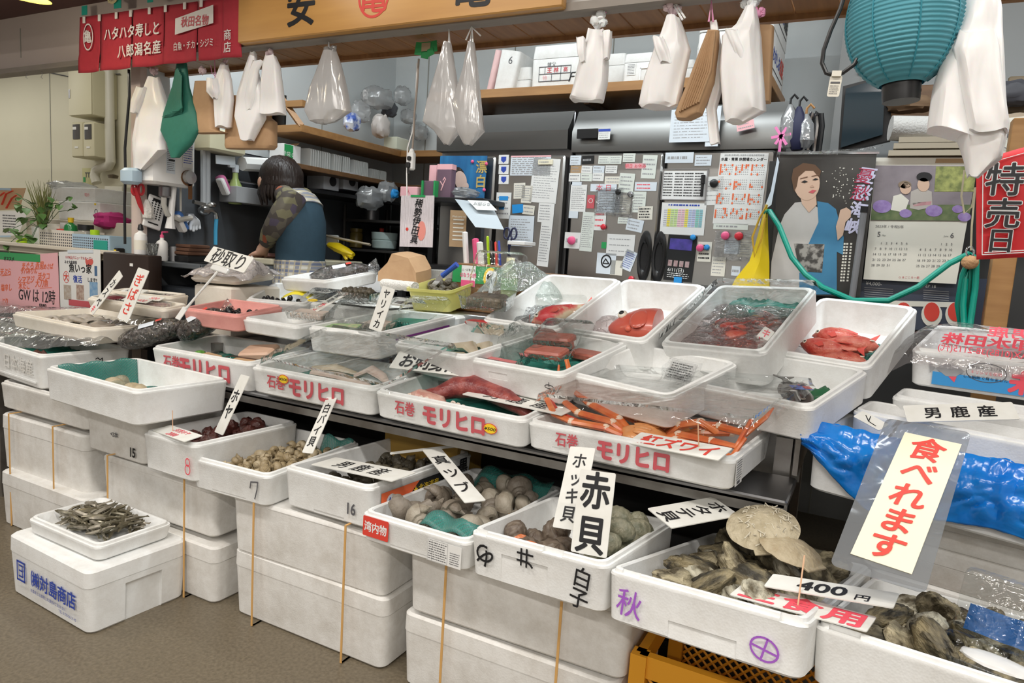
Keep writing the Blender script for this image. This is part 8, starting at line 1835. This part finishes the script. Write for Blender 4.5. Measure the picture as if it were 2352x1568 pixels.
for s,dy in ((-1,-.13),(1,.13)):
    sh_ = wp(670,463,dy*.8); el = wp(634,520,dy*.95); wr_ = wp(610,562,dy*.75); pal = wr_ + V3((-.025,.0,-.035))
    w_i = addc(2,[(sh_,.036),(el,.036),(wr_,.025),(pal,.034,.018)])
    for k_ in range(4):
        b_ = pal + V3((-.022,(k_ - 1.5)*.019,-.010)); ln = (.030,.036,.034,.026)[k_]
        addc(w_i,[(b_,.0095),(b_ + V3((-ln*.8,0,-.012)),.0088),(b_ + V3((-ln*1.4,0,-.030)),.0075)])
    addc(w_i,[(pal + V3((-.004,s*-.034,-.008)),.011),(pal + V3((-.030,s*-.046,-.024)),.009)])
    kn_,ft = V3((hip.x + .01,WY + dy*.65,.50)),V3((hip.x + .04,WY + dy*.65,.07))
    addc(0,[(V3((hip.x + .0,WY + dy*.6,hip.z - .14)),.062),(kn_,.052),(ft,.04),(ft + V3((-.15,0,-.03)),.035,.03)])
person = skinbody('person',nodes,edges,SKIN)
tag(person,'person bending over the sink in a blue vest, plaid skirt and patterned blouse','person')
def ringl(c,a,b,axis,tilt=0,n=24,ph=0.0):
    """elliptic ring round point c, normal along axis"""
    ax = axis.normalized(); ex = V3((0,1,0)); ex = (ex - ax*ex.dot(ax)).normalized(); ey = ax.cross(ex)
    return [c + ex*(a*math.cos(q)*(1 + .02*math.sin(q*5 + ph))) + ey*(b*math.sin(q)) for q in [2*math.pi*j/n for j in range(n)]]
def cloth(name,rows,m):
    mb = MB().loft([ringl(c,a,b,(rows[min(i + 1,len(rows) - 1)][0] - rows[max(i - 1,0)][0]),ph=i) for i,(c,a,b) in enumerate(rows)],0,True,True)
    o = obj(name,mb,m,person,sharp=70); return o
up = V3((0,0,1))
cloth('vest',[(wp(690,606),.128,.100),(wp(691,580),.128,.103),(wp(694,545),.128,.098),(wp(695,510),.126,.094),(wp(690,480),.122,.086),(wp(680,458),.100,.064)],VEST)
cloth('yoke',[(wp(692,482),.125,.087),(wp(685,463),.112,.074),(wp(673,448),.08,.052),(wp(660,440),.052,.043)],PLAID)
cloth('skirt',[(V3((hip.x + .02,WY,.48)),.18,.15),(V3((hip.x + .01,WY,.72)),.165,.135),(wp(690,640),.140,.112),(wp(690,598),.133,.106)],PLAID)
for s,dy in ((-1,-.13),(1,.13)):
    sh_ = wp(670,461,dy*.8); el = wp(634,520,dy*.95); wr_ = wp(612,557,dy*.75)
    sl = MB(); pts = [chest + V3((0,dy*.55,.06)),sh_,sh_.lerp(el,.5),el,el.lerp(wr_,.5),wr_]
    sl.tube(pts,[.045,.064,.062,.055,.049,.036],16); o = obj('sleeve',sl,BLOUSE,person,sharp=70)
hr = MB(); o3 = V3((3,1,7))
hr.ell(head + V3((.015,.0,.012)),(.108,.098,.105),30,20,0,fn=lambda d,t,p: 1 + .06*noise.noise(V3((d.x*9,d.y*9,d.z*2)) + o3) + (.10 if d.z < -.2 and d.x > -.3 else 0))
for i in range(26):
    a = R(-150 + i*11.5); base = head + V3((.015 + .088*math.cos(a),.086*math.sin(a),-.02)); hr.tube([base + V3((0,0,.03)),base,base + V3((.012*math.cos(a),.01*math.sin(a),-.05)),base + V3((.004,0,-.082 - .012*(i % 3)))],[.014,.016,.012,.004],6)
obj('hair',hr,HAIR,person,sharp=80)
fc = MB().ell(head + V3((-.085,-.03,-.02)),(.012,.008,.016),8,6)
obj('nose',fc,SKIN,person)
obj('ear',MB().ell(head + V3((-.03,-.088,-.02)),(.016,.008,.026),10,8),SKIN,person)
mb = MB()
for s in (-.03,.03): mb.ell(head + V3((-.086,s,.012)),(.006,.010,.005),8,6)
obj('eyes',mb,INK,person); obj('mouth',MB().ell(head + V3((-.082,0,-.062)),(.006,.018,.005),8,6),ROSE,person)

# ---------------------------------------------------------------- sink and side wall
def wallitem(name,px0,py0,px1,py1,dep,m,label,cat,bev=.004):
    c = xw((px0 + px1)/2,(py0 + py1)/2,dep); a = xw(px0,(py0 + py1)/2,dep); b = xw(px1,(py0 + py1)/2,dep); h = xw((px0 + px1)/2,py0,dep).z - xw((px0 + px1)/2,py1,dep).z
    o = obj(name,MB().box((-dep/2,0,0),(dep,b.y - a.y,h),0,bev=bev),m); o.matrix_world = MT(c); tag(o,label,cat); o['wh'] = (b.y - a.y,h); return o
SKZ = .975
sk = MB().box((XL + .17,2.64,SKZ - .012),(.32,1.26,.024),0,bev=.004).box((XL + .325,2.64,SKZ - .05),(.012,1.26,.10)).box((XL + .16,2.64,.44),(.30,1.24,.85),1)
o = obj('sink_unit',sk,[mat('sink_steel',(.12,.135,.15),.4,.3),mat('sink_front',(.065,.075,.09),.4,.3)]); tag(o,'dark steel sink unit along the grey side wall','sink')
obj('basin',MB().loft([rrect(XL + .14,2.08,XL + .30,2.36,.03,SKZ + .001),rrect(XL + .13,2.07,XL + .31,2.37,.03,SKZ + .003)]),BLACKM,o)
o = obj('cutting_board',MB().box((XL + .19,2.72,SKZ + .018),(.28,.66,.03),0,bev=.006),mat('board_cream',(.55,.51,.38),.5)); tag(o,'thick cream cutting board under the bending person\'s hands','cutting board')
for z_,y_ in ((SKZ + .05,2.52),): tag(obj('fish_fillet',MB().ell((XL + .17,y_,SKZ + .045),(.05,.09,.012),14,8),mat('fillet_pink',(.60,.30,.26),.4)),'pink fish fillet on the cream cutting board','fillet')
h_ = wallitem('water_heater',352,306,452,428,.14,WHITE,'white gas water heater on the side wall, rust stains near its dial','water heater',.012); w,h = h_['wh']
fx = TR(.0012,0,0,90,0,90)
lbm = plate(w*.20,h*.50,.0006); scribble(lbm,w*.18,h*.46,12,r7,1,.05); obj('rating_label',lbm,[PAPERBL,INKGREY],h_,TR(.0015,-w*.10,-h*.02,90,0,90))
lbm = plate(w*.26,h*.60,.0006); scribble(lbm,w*.24,h*.5,10,r7,1,.05); obj('notice_label',lbm,[PAPER,BLUE],h_,TR(.0015,w*.30,h*.18,90,0,90))
obj('dial',MB().lathe([(0,0),(.030,0),(.028,.022),(0,.024)],20,0,RY(90)),STEEL,h_,MT((0,w*.30,-h*.30)))
obj('rust_stain',MB().lathe([(0,0),(.034,0),(.034,.0008),(0,.0008)],16,0,RY(90),False,False).box((.0004,.012,-.055),(.0008,.02,.07)),mat('rust',(.18,.08,.03),.8),h_,MT((.0008,w*.30,-h*.31)))
obj('window_slot',MB().box((0,0,0),(.002,.03,.006)),INK,h_,MT((.0012,-w*.08,-h*.02)))
pr_ = MB(); W_ = lambda x,y: xw(x,y,.09) - h_.matrix_world.translation
pr_.tube([W_(377,426),W_(376,470),W_(384,492),W_(410,505),W_(440,500)],.012,8); pr_.tube([W_(415,428),W_(415,485)],.005,6)
obj('supply_hose',pr_,mat('hose_grey',(.50,.49,.45),.4),h_); obj('valve',MB().box(W_(378,440),(.04,.04,.05),0,bev=.006),STEELDK,h_); obj('spout',MB().tube([W_(399,430),W_(397,450),W_(392,500),W_(391,525)],[.013,.013,.014,.022],10),WHITE,h_)
for px0,px1,l in ((464,471,'grey vertical pipe beside the water heater'),(473,480,'second grey vertical pipe beside the heater')):
    a,b = xw(px0 + 3,290,.05),xw(px0 + 3,480,.05); tag(obj('wall_pipe',MB().tube([a,b],.014,8),mat('pipe_grey',(.38,.39,.40),.4)),l,'pipe')
wallitem('paper_towel_box',483,300,568,352,.12,CREAMBOX,'cream wall cabinet behind the brown paper bags','cabinet',.01)
o = wallitem('soap_dispenser',303,386,331,424,.09,mat('soap_blue',(.42,.55,.66),.3),'pale blue soap dispenser on the side wall','dispenser',.012)
def hook_item(name,pts,r,m,label,cat,off=.04,flat=1.0): 
    o = obj(name,MB().tube([xw(x,y,off) for x,y in pts],r,8,flat=flat),m); return tag(o,label,cat)
o = hook_item('hanging_scissors',[(309,430),(322,470),(331,494)],[.012,.010,.004],mat('scissor_red',(.52,.03,.04),.35),'red kitchen scissors hanging on the side wall','scissors'); [obj('handle_loop',MB().tube([xw(x0 + 6*math.cos(q),435 + 12*math.sin(q),.04) for q in [2*math.pi*i/14 for i in range(15)]],.006,6),o.data.materials[0],o) for x0 in (309,324)]
c = xw(355,488,.03); k = mpp(c)
o = obj('hanging_grater',MB().box((0,0,0),(.012,26*k*1.7,74*k),0,bev=.004),WHITE); o.matrix_world = MT(c) @ RX(-14); tag(o,'white plastic grater hanging on the side wall','grater')
mb = MB()
for i in range(4):
    for j in range(8): mb.box((.007,(-.4 + .26*i)*26*k*1.2,(-.18 + .072*j)*74*k),(.002,3.5*k,3*k))
mb.box((.007,0,28*k),(.002,26*k,6*k)); mb.box((.007,0,-26*k),(.002,26*k,3*k)); obj('grating_holes',mb,INK,o)['kind'] = 'stuff'
hook_item('hanging_sponge_net',[(337,458),(339,478),(340,500)],[.006,.026,.022],mat('sponge_white',(.68,.66,.62),.8,bump=.6,bump_scale=90),'white netted sponge hanging beside the grater','sponge')
def brush(px,py,m,label,rot,off=.05):
    c = xw(px,py,off); o = obj('hanging_brush',MB().box((0,0,0),(.05,.09,.035),0,bev=.012),m); o.matrix_world = MT(c) @ RX(rot); tag(o,label,'brush'); obj('bristles',MB().box((.02,0,-.022),(.045,.082,.022),0,bev=.006),WHITE,o); return o
brush(414,508,mat('brush_blue',(.07,.20,.55),.4),'blue-backed scrubbing brush beside the white glove',-60); brush(513,424,mat('brush_pink',(.62,.18,.36),.4),'pink-backed scrubbing brush beside the green spray bottle',-60)
gl = [(xw(446,490,.05),.028,.014),(xw(447,506,.05),.030,.014)]; ge = [(0,1)]
for i,x in enumerate((438,444,450,457)):
    gl += [(xw(x,516,.05),.0085),(xw(x - 1 + i,533 - abs(i - 1)*3,.05),.0075)]; ge += [(1,len(gl) - 2),(len(gl) - 2,len(gl) - 1)]
gl += [(xw(434,500,.05),.009),(xw(427,512,.05),.008)]; ge += [(0,len(gl) - 2),(len(gl) - 2,len(gl) - 1)]
o = skinbody('hanging_glove',gl,ge,mat('glove_white',(.70,.73,.76),.6)); tag(o,'white rubber glove hanging fingers down from the tap','glove')
tp = MB().tube([xw(x,y,.06) for x,y in ((444,463),(470,470),(480,478))],.010,8).tube([xw(x,y,.08) for x,y in ((466,482),(485,482),(495,490),(497,502))],.011,8).ell(xw(487,470,.07),(.018,.022,.014),10,8).ell(xw(470,483,.05),(.03,.03,.025),12,8)
o = obj('water_tap',tp,STEEL); tag(o,'steel double tap on the side wall with a short blue hose','tap'); obj('blue_hose',MB().tube([xw(497,500,.08),xw(495,530,.08),xw(495,562,.08)],.009,8),mat('hose_blue',(.05,.30,.50),.3),o)
BOT = [(.028,0),(.03,.004),(.03,.085),(.026,.10),(.010,.112),(.010,.122)]
def onsink(px,py_base,x): 
    return at(px,py_base,x=x)
def bottle(name,px,py,prof,m,label,x=XL + .06,z=None,cat='bottle',sc=1.0):
    c = at(px,py,x=x); o = obj(name,MB().lathe([(r*sc,zz*sc) for r,zz in prof],18),m); o.matrix_world = MT((c.x,c.y,SKZ + .001 if z is None else z)); return tag(o,label,cat)
o = bottle('soap_bottle',323,572,BOT,WHITE,'white dish-soap bottle with a black cap beside the sink',sc=.85,z=1.001,x=XL + .07); obj('cap',MB().lathe([(.009,.10),(.012,.105),(.008,.125),(0,.13)],12),BLACK,o); obj('label',MB().lathe([(.0258,.02),(.0258,.06)],18,0,cap0=False,cap1=False),PAPERCR,o)
o = bottle('pump_bottle',372,583,BOT,WHITE,'white pump bottle with a pink nozzle beside the sink',sc=.82); obj('nozzle',MB().lathe([(.008,.098),(.008,.112),(.003,.114),(.003,.124)],10).tube([(0,0,.124),(.0,.028,.126)],.004,6),MPINK,o)
o = bottle('steel_mug',399,585,[(.036,0),(.036,.085),(.033,.085),(.033,.01)],STEELDK,'steel mug standing by the pump bottle',cat='mug',sc=.75); obj('handle',MB().tube([(0,-.026,.05),(0,-.042,.045),(0,-.042,.022),(0,-.026,.016)],.004,6),STEELDK,o)
for i,l in enumerate(('bottom brown folded towel behind the mug','middle brown folded towel behind the mug','top brown folded towel behind the mug')):
    c = at(443,575,x=XL + .12); o = obj('folded_towel',MB().box((0,0,.008),(.10,.13 - .012*i,.015),0,bev=.006),mat('towel_brown',(.10,.045,.025),.9)); o.matrix_world = MT((c.x,c.y,SKZ + .016*i + .031)); tag(o,l,'towel')
c = at(443,575,x=XL + .12); o = obj('towel_crate',MB().box((0,0,.015),(.10,.13,.030),0,bev=.004),BLACK); o.matrix_world = MT((c.x,c.y,SKZ)); tag(o,'small black block under the brown towels','block')
c = xw(540,440,.06); k = mpp(c); o = obj('hanging_spray_bottle',MB().lathe([(.0,0),(.030,.003),(.031,.09),(.014,.125),(.013,.15)],16),mat('spray_green',(.36,.46,.16),.25)); o.matrix_world = MT((c.x,c.y,xw(540,470,.06).z)); tag(o,'spray bottle of green liquid hooked on the wall rail','spray bottle'); obj('trigger',MB().box((.0,0,.17),(.03,.022,.04),0,bev=.004).box((0,-.02,.18),(.02,.04,.016),0,bev=.003),PAPERBL,o)
o = hook_item('wall_rail',[(508,412),(560,418),(640,430)],.005,CHROME,'thin steel rail on the side wall behind the person','rail'); 
o = wallitem('wire_basket_shelf',545,434,640,470,.12,mat('wire_grey',(.34,.35,.36),.4),'grey wire shelf on the side wall behind the person','shelf',.002)
o = hook_item('hanging_paper_roll',[(556,376),(632,380)],.034,PAPER,'white paper roll on a wall holder above the person','paper roll',off=.09); obj('paper_flap',MB().box(xw(518,368,.07),(.004,.11,.04),0,(R(4),0,0)),PAPERBL,o)
# post and rail standing before the corner shelf
tag(obj('steel_pole',MB().tube([at(632,255,y=2.75),at(634,395,y=2.75)],.009,8),STEELDK),'thin steel pole behind the brown paper bags','pole')
tag(obj('wall_cable',MB().tube([xw(x,y,.03) if False else at(x,y,y=1.885) for x,y in ((296,160),(297,220),(292,280),(287,340),(288,400),(286,470),(287,560))],.006,6),BLACK),'black cable running down the pinkish post','cable')
# ---------------------------------------------------------------- counter beyond the post
CZT = .985
ct_ = MB().box((-4.75,2.40,CZT - .02),(3.55,.68,.04),0,bev=.006).box((-4.75,2.42,.48),(3.5,.62,.93),1)
o = obj('counter',ct_,[mat('counter_cream',(.60,.54,.42),.4),DARKBROWN]); tag(o,'long cream-topped counter with a dark body beyond the post','counter')
obj('edge_rail',MB().box((-4.4,2.05,CZT + .004),(2.5,.03,.02),0,bev=.004),mat('rail_cream',(.66,.60,.50),.4),o)
cab = MB().box((-2.846,1.918,.80),(.306,.066,.40),0,bev=.004); o = obj('dark_cabinet',cab,DARKBROWN); tag(o,'dark brown cabinet end beside the post, a small white tag on it','cabinet'); obj('white_tag',MB().box((-2.80,1.8835,.955),(.020,.002,.012)),PAPER,o)
o = obj('small_clear_cup',MB().lathe([(.018,0),(.026,.05),(.025,.05),(.017,.003)],14),CLEARPACK); o.matrix_world = MT((-2.715,1.92,1.001)); tag(o,'small clear cup bag at the edge of the dark cabinet','cup')
MY = 2.035
o,org = yquad('pink_menu_board',((-40,592),(133,580),(138,716),(-40,720)),MY,PAPERPK,'pink handwritten menu board with a green heading strip','menu board'); k = o['k']
def m_on(px,py,off=.003,rot=0): return on(o,org,px,py,MY,off,rot,V3((1,0,.02)))
obj('heading_strip',MB().box((0,0,0),(165*k,17*k,.001)),TAPEGREEN,o,m_on(44,590))
text(o,'オススメ',INK,11*k,m_on(20,594,.005),bold=.02); text(o,'GW は 12時',INK,34*k,m_on(84,679),bold=.004,sx=.80,shear=.1); text(o,'open',INK,14*k,m_on(98,699),bold=.02)
for s,x,y,sz in (('まぐろ 赤貝',75,610,15),('天ぷら',12,624,14),('サバみりん',66,622,12),('シマアジ',60,642,15),('活タコ',100,634,14),('水たこ',55,656,14),('大刀魚',95,650,15),('塩辛し',14,660,14),('ぶり',10,692,14),('しめさば',108,612,11)): text(o,s,ORANGEINK,sz*1.25*k,m_on(x,y,.003,4),shear=.25,bold=.012,sx=.9)
for x,y,l_ in ((75,620,60),(105,663,45),(60,650,40),(14,634,40)): strokes(o,[[(-l_/2*k,0),(l_/2*k,4*k)]],ORANGEINK,1.2*k,m_on(x,y))
o,org = yquad('event_poster',((136,578),(231,573),(233,712),(140,716)),MY,PAPER,'white restaurant poster with a red fish and a large red circled character','poster'); k = o['k']
for s,x,y,sz,m in (('11/19(土)リニューアルオープン',181,592,6.5,ROSE),('ネオ大衆酒場',162,602,7,INKGREY),('魚いっ家',184,616,19,INK),('大',152,636,17,RED),('復活',178,641,15,BLUE),('します!!',212,643,9,INK)): text(o,s,m,sz*1.2*k,m_on(x,y,.003),bold=.02,sx=.95)
strokes(o,[ring_pts(0,0,11*k,13*k)],RED,1.2*k,m_on(152,636)); obj('red_fish_print',MB().ell((0,0,0),(14*k,8*k,.0006),14,4).ell((-10*k,5*k,0),(5*k,8*k,.0005),8,4),mat('fish_print_red',(.66,.12,.10),.5),o,m_on(206,603,.0025,20)); obj('blue_tag',MB().box((0,0,0),(9*k,22*k,.001)),mat('tag_navy',(.06,.14,.28),.5),o,m_on(220,622))
for x,w_,m in ((155,28,mat('photo_fish',(.40,.30,.22),.5,noise_amt=.2,noise_scale=60,col2=(.55,.52,.48))),(184,28,mat('photo_dish',(.30,.16,.12),.5,noise_amt=.2,noise_scale=60,col2=(.6,.5,.42))),(215,29,mat('photo_sea',(.12,.30,.55),.5,noise_amt=.2,noise_scale=40,col2=(.35,.5,.65)))): obj('photo',MB().box((0,0,0),(w_*k,34*k,.001)),m,o,m_on(x,671 - (x > 200)*6))
obj('red_foot',MB().box((0,0,0),(94*k,14*k,.001)),ROSE,o,m_on(186,697)); obj('curled_edge',MB().box((0,0,0),(96*k,7*k,.002)),PAPERBL,o,m_on(184,577,.004,2))
def onc(px,py,y=None): return at(px,py,z=CZT) if y is None else at(px,py,y=y)
def cbox(name,px0,py0,px1,py1,y,dep,m,label,cat,bev=.004,lift=0.0): return ybox(name,px0,py0,px1,py1,y,dep,m,label,cat,bev,zbase=CZT + lift)
def basket(px0,py0,px1,py1,y,dep,m,label):
    o = cbox('plastic_basket',px0,py0,px1,py1,y,dep,m,label,'basket'); w,h = o['wh']; mb = MB()
    t = .004
    for c,s in (((0,0,0),(w,t,h)),((0,dep,0),(w,t,h)),((-w/2,dep/2,0),(t,dep,h)),((w/2,dep/2,0),(t,dep,h)),((0,dep/2,-h/2),(w,dep,t))): mb.box(c,s)
    me = o.data; o.data = obj('tmp',mb,m).data; bpy.data.objects.remove(bpy.data.objects['tmp']); hb = MB()
    for i in range(17):
        for j in range(5): hb.box((-w*.45 + w*.9*i/16,-t*.55,-h*.34 + h*.62*j/4),(w*.028,.0012,h*.08))
    obj('holes',hb,INKGREY,o)['kind'] = 'stuff'; return o
basket(90,521,168,562,2.14,.16,BASKETWH,'cream perforated plastic basket of bottles on the counter'); b2 = basket(166,530,251,568,2.10,.14,BASKETBL,'pale blue perforated basket in front of the cream one'); w,h = b2['wh']; obj('green_pack',MB().box((w*.28,-.004,-h*.1),(w*.36,.003,h*.6)),TAPETEAL,b2)
RZ_ = at(180,506,y=2.36).z - CZT
tag(obj('counter_riser',MB().box((-3.90,2.52,CZT + RZ_/2),(1.1,.36,RZ_ - .002),0,bev=.004),mat('riser_cream',(.50,.46,.38),.5)),'cream riser at the back of the counter under the foam boxes','riser')
cbox('stacked_foam_box',133,463,228,506,2.36,.25,FOAM,'white lidded foam box marked 8, lower of two on the counter','foam box',lift=RZ_); fb = bpy.context.scene.objects['stacked_foam_box']; w,h = fb['wh']; strokes(fb,[ring_pts(0,.012,.012,.012,16),ring_pts(0,-.012,.013,.013,16)],INKGREY,.003,TR(w*.42,-.002,-h*.1,90,0,0))
fb2 = cbox('stacked_foam_box',114,428,216,460,2.38,.26,FOAM,'white foam box marked small in red, upper of two on the counter','foam box',lift=RZ_ + h + .002); w2,h2 = fb2['wh']; text(fb2,'切小',PINKRED,.022,TR(w2*.34,-.002,0,90,0,0)); obj('yellow_dot',MB().box((w*.40,-.001,h*.40),(.014,.002,.010)),YELLOW,fb)
fb.matrix_world.translation.z += .0
lump(168,428,104,22,POUCH,'clear plastic bag lying on the upper foam box',cat='bag',seed=31,plane_y=2.48,dep=.08); lump(232,470,36,70,POUCH,'clear plastic draped beside the foam boxes',cat='bag',seed=32,plane_y=2.46,dep=.05)
lump(258,507,74,40,MAGENTA,'crumpled magenta cloth on the cardboard carton',cat='cloth',name='cloth',seed=33,plane_y=2.36,dep=.07)
cbox('cardboard_carton',228,526,291,560,2.34,.16,CARDBOARD,'cardboard carton under the magenta cloth','carton'); cbox('clear_case',238,462,292,528,2.5,.06,CLEARPACK,'clear upright case behind the magenta cloth','case')
o = obj('tape_ring',MB().lathe([(.028,0),(.034,0),(.034,.022),(.028,.022),(.028,0)],24,0,cap0=False,cap1=False),LIME); c = onc(284,572); o.matrix_world = MT((c.x,2.10,CZT + .001)) @ TR(0,0,.01,25,0,0); tag(o,'lime green ring of tape on the dark cabinet edge','tape'); 
o = cbox('battery_box',250,556,270,568,2.12,.04,BLACK,'black-and-yellow battery packet beside the lime tape','packet'); w,h = o['wh']; obj('yellow_band',MB().box((w*.15,-.001,0),(w*.4,.002,h*.4)),YELLOW,o)
def cbot(px,y,prof,m,label,sc=1.0,cat='bottle',name='bottle',lift=.01):
    c = at(px,530,y=y); o = obj(name,MB().lathe([(r*sc,z*sc) for r,z in prof],16),m); o.matrix_world = MT((c.x,y,CZT + lift)); return tag(o,label,cat)
o = cbot(163,2.22,BOT,GREENPL,'green bottle with a yellow cap in the cream basket',1.1); obj('cap',MB().lathe([(.013,.125),(.015,.15),(0,.151)],12),YELLOW,o); o = cbot(197,2.22,JAR,mat('jar_clear',(.35,.33,.30),.2),'jar with a black lid in the cream basket',1.05,'jar','jar'); obj('lid',MB().lathe([(.037,.09),(.037,.118),(0,.118)],14),BLACK,o)
cbot(143,2.2,[(.02,0),(.02,.06),(0,.062)],RED,'red container peeking over the cream basket',1.3,'container','container',.02); cbot(218,2.2,[(.018,0),(.018,.07),(0,.072)],LIME,'lime green tube leaning in the cream basket',1.2,'tube','tube',.02)
cbox('card_envelope',108,490,136,530,2.20,.005,PAPERCR,'cream envelope standing in the cream basket','envelope',.001,.03); cbox('leaflets',137,476,150,520,2.24,.02,PAPER,'white leaflets standing behind the envelope','leaflets',.001,.03)
# plant
def leafm(mb,c,d,L,w,m=0):
    d = d.normalized(); s = d.cross(V3((0,0,1))); s = s.normalized() if s.length > .01 else V3((1,0,0)); n = s.cross(d); P = []
    for t,k_ in ((0,.0),(.2,.8),(.45,1),(.75,.6),(1,0)): P.append((c + d*L*t + n*(-.25*L*t*t),k_*w))
    vs = []; fs = []
    for p,k_ in P: vs += [p - s*k_ + n*k_*.25,p,p + s*k_ + n*k_*.25]
    for i in range(4): a = i*3; fs += [(a,a + 1,a + 4,a + 3),(a + 1,a + 2,a + 5,a + 4)]
    mb.add(vs,fs,m)
pb_ = at(82,535,y=2.18); rl = random.Random(8)
pot = obj('potted_plant',MB().lathe([(.04,0),(.05,.01),(.055,.10),(.05,.10),(.047,.02)],20),WHITE); pot.matrix_world = MT((pb_.x,2.22,CZT + .001)); tag(pot,'potted ivy and grassy plant on the counter beside the cream basket','plant')
lf,st_ = MB(),MB(); inv = pot.matrix_world.inverted()
for x,y,dy,L in ((45,470,-.02,.05),(60,500,-.05,.055),(30,525,-.07,.06),(95,490,-.05,.05),(75,545,-.08,.055),(120,465,-.03,.05),(138,470,0,.045),(165,452,.02,.035),(172,480,.02,.04),(110,480,-.04,.05),(50,455,.0,.05),(85,505,-.06,.05),(20,560,-.09,.05),(68,552,-.09,.055),(100,515,-.05,.05),(42,540,-.08,.05),(60,478,-.04,.055),(75,470,-.04,.05)):
    p = inv @ at(x,y,y=2.16 + dy)
    for q in range(3): leafm(lf,p,V3((rl.uniform(-1,1),rl.uniform(-.7,.1),rl.uniform(-.6,.5))),L*rl.uniform(.8,1.15),L*.38)
    st_.tube([V3((0,0,.09)),V3((0,0,.13)).lerp(p,.5) + V3((0,0,.02)),p],.0016,5)
obj('ivy_leaves',lf,LEAF,pot,recalc=False)['kind'] = 'stuff'; obj('stems',st_,LEAFDK,pot)['kind'] = 'stuff'
gm = MB()
for i in range(70):
    a = rl.uniform(0,6.28); p0 = V3((rl.uniform(-.02,.02),rl.uniform(-.02,.02),.10)); tip = p0 + V3((math.cos(a)*rl.uniform(.01,.10),math.sin(a)*.05,rl.uniform(.10,.26))); gm.tube([p0,p0.lerp(tip,.5) + V3((0,0,.02)),tip],[.003,.0026,.0006],4)
obj('grass_blades',gm,mat('grass_olive',(.19,.20,.06),.6),pot)['kind'] = 'stuff'
# framed picture stands on the counter at the frame edge
q = ((-60,436),(62,434),(48,478),(-60,482))
o,org = yquad('crab_picture',((-60,432),(60,432),(45,480),(-60,486)),2.40,mat('picture_tan',(.62,.40,.22),.5),'tan picture card with red crab legs at the end of the counter','picture'); k = o['k']
for pts in ([(5,470),(15,445),(30,438)],[(15,478),(28,455),(38,448)],[(0,450),(10,442)]): obj('printed_leg',MB().tube([at(x,y,y=2.395) - org for x,y in pts],.008,6,flat=.3),RED,o)
obj('blue_edge',MB().box((0,-.004,23*k),(118*k,.003,5*k)),BASKETBL,o)
o,org = yquad('handwritten_notice',((-60,486),(66,484),(42,540),(-60,548)),2.30,PAPER,'white handwritten notice with a blue border at the end of the counter','notice'); k = o['k']
mb = MB()
rq = random.Random(2); scribble(mb,60*k,46*k,7,rq,0,.03,0,.4); obj('handwriting',mb,INKGREY,o,on(o,org,22,514,2.30,.003,0),recalc=False); obj('blue_border',MB().box((0,0,0),(110*k,4*k,.002)),BASKETBL,o,on(o,org,-6,543,2.30,.003,3))
# meters, cabinet and pipe on the hall wall
HWY = 3.2
o = ybox('electric_cabinet',158,158,212,266,HWY - .18,.18,CREAMBOX,'cream metal electric cabinet on the hall wall','cabinet',.006); w,h = o['wh']; obj('door_latch',MB().box((-w*.44,-.004,-h*.02),(.018,.008,.06)),STEELDK,o); obj('door',MB().box((0,-.003,0),(w*.97,.006,h*.97),0,bev=.003),CREAMBOX,o)
for x0,l in ((163,'cream meter box with a glass window, outer of the pair'),(190,'cream meter box with a glass window, nearer the pipe')):
    o = ybox('meter_box',x0,280,x0 + 26,361,HWY - .16,.16,CREAMBOX,l,'meter',.008); w,h = o['wh']; obj('meter_window',MB().box((0,-.002,h*.22),(w*.6,.004,h*.42),0,bev=.002),mat('meter_glass',(.07,.07,.07),.15),o); obj('reading_label',MB().box((-w*.12,-.005,h*.32),(w*.3,.002,h*.08)),PAPER,o); obj('white_tag',MB().box((0,-.002,-h*.22),(w*.3,.002,h*.05)),PAPER,o)
tag(obj('drain_pipe',MB().tube([at(x,y,y=HWY - .06) for x,y in ((250,150),(252,300),(254,372),(250,381),(228,386),(220,392),(218,405),(222,420))],.032,12),CREAMPIPE),'thick cream drain pipe elbowing down the hall wall','pipe')
tag(obj('thin_wall_wire',MB().tube([at(x,y,y=HWY - .01) for x,y in ((105,165),(158,176),(240,172),(276,170))],.004,5),INKGREY),'thin dark wire strung along the hall wall','wire')
o = ybox('green_notice',189,386,214,424,HWY - .006,.004,mat('notice_yellow',(.60,.58,.30),.5),'small yellow notice with green marks beside the pipe elbow','notice',.0005); w,h = o['wh']; text(o,'TTT',INKGREY,.05,TR(w*.1,-.001,h*.1,90,0,0),bold=.03); obj('green_mark',MB().box((-w*.3,-.001,-h*.2),(w*.2,.001,h*.3)),TAPEGREEN,o)
o = ybox('valve_box',240,428,280,470,HWY - .08,.07,CREAMPIPE,'pale valve box under the pipe elbow','valve'); obj('valve_wheel',MB().lathe([(.0,0),(.03,.0),(.035,.02),(0,.03)],12),mat('valve_bronze',(.16,.13,.09),.5,.6),o,TR(0,0,.12))
flush_text()
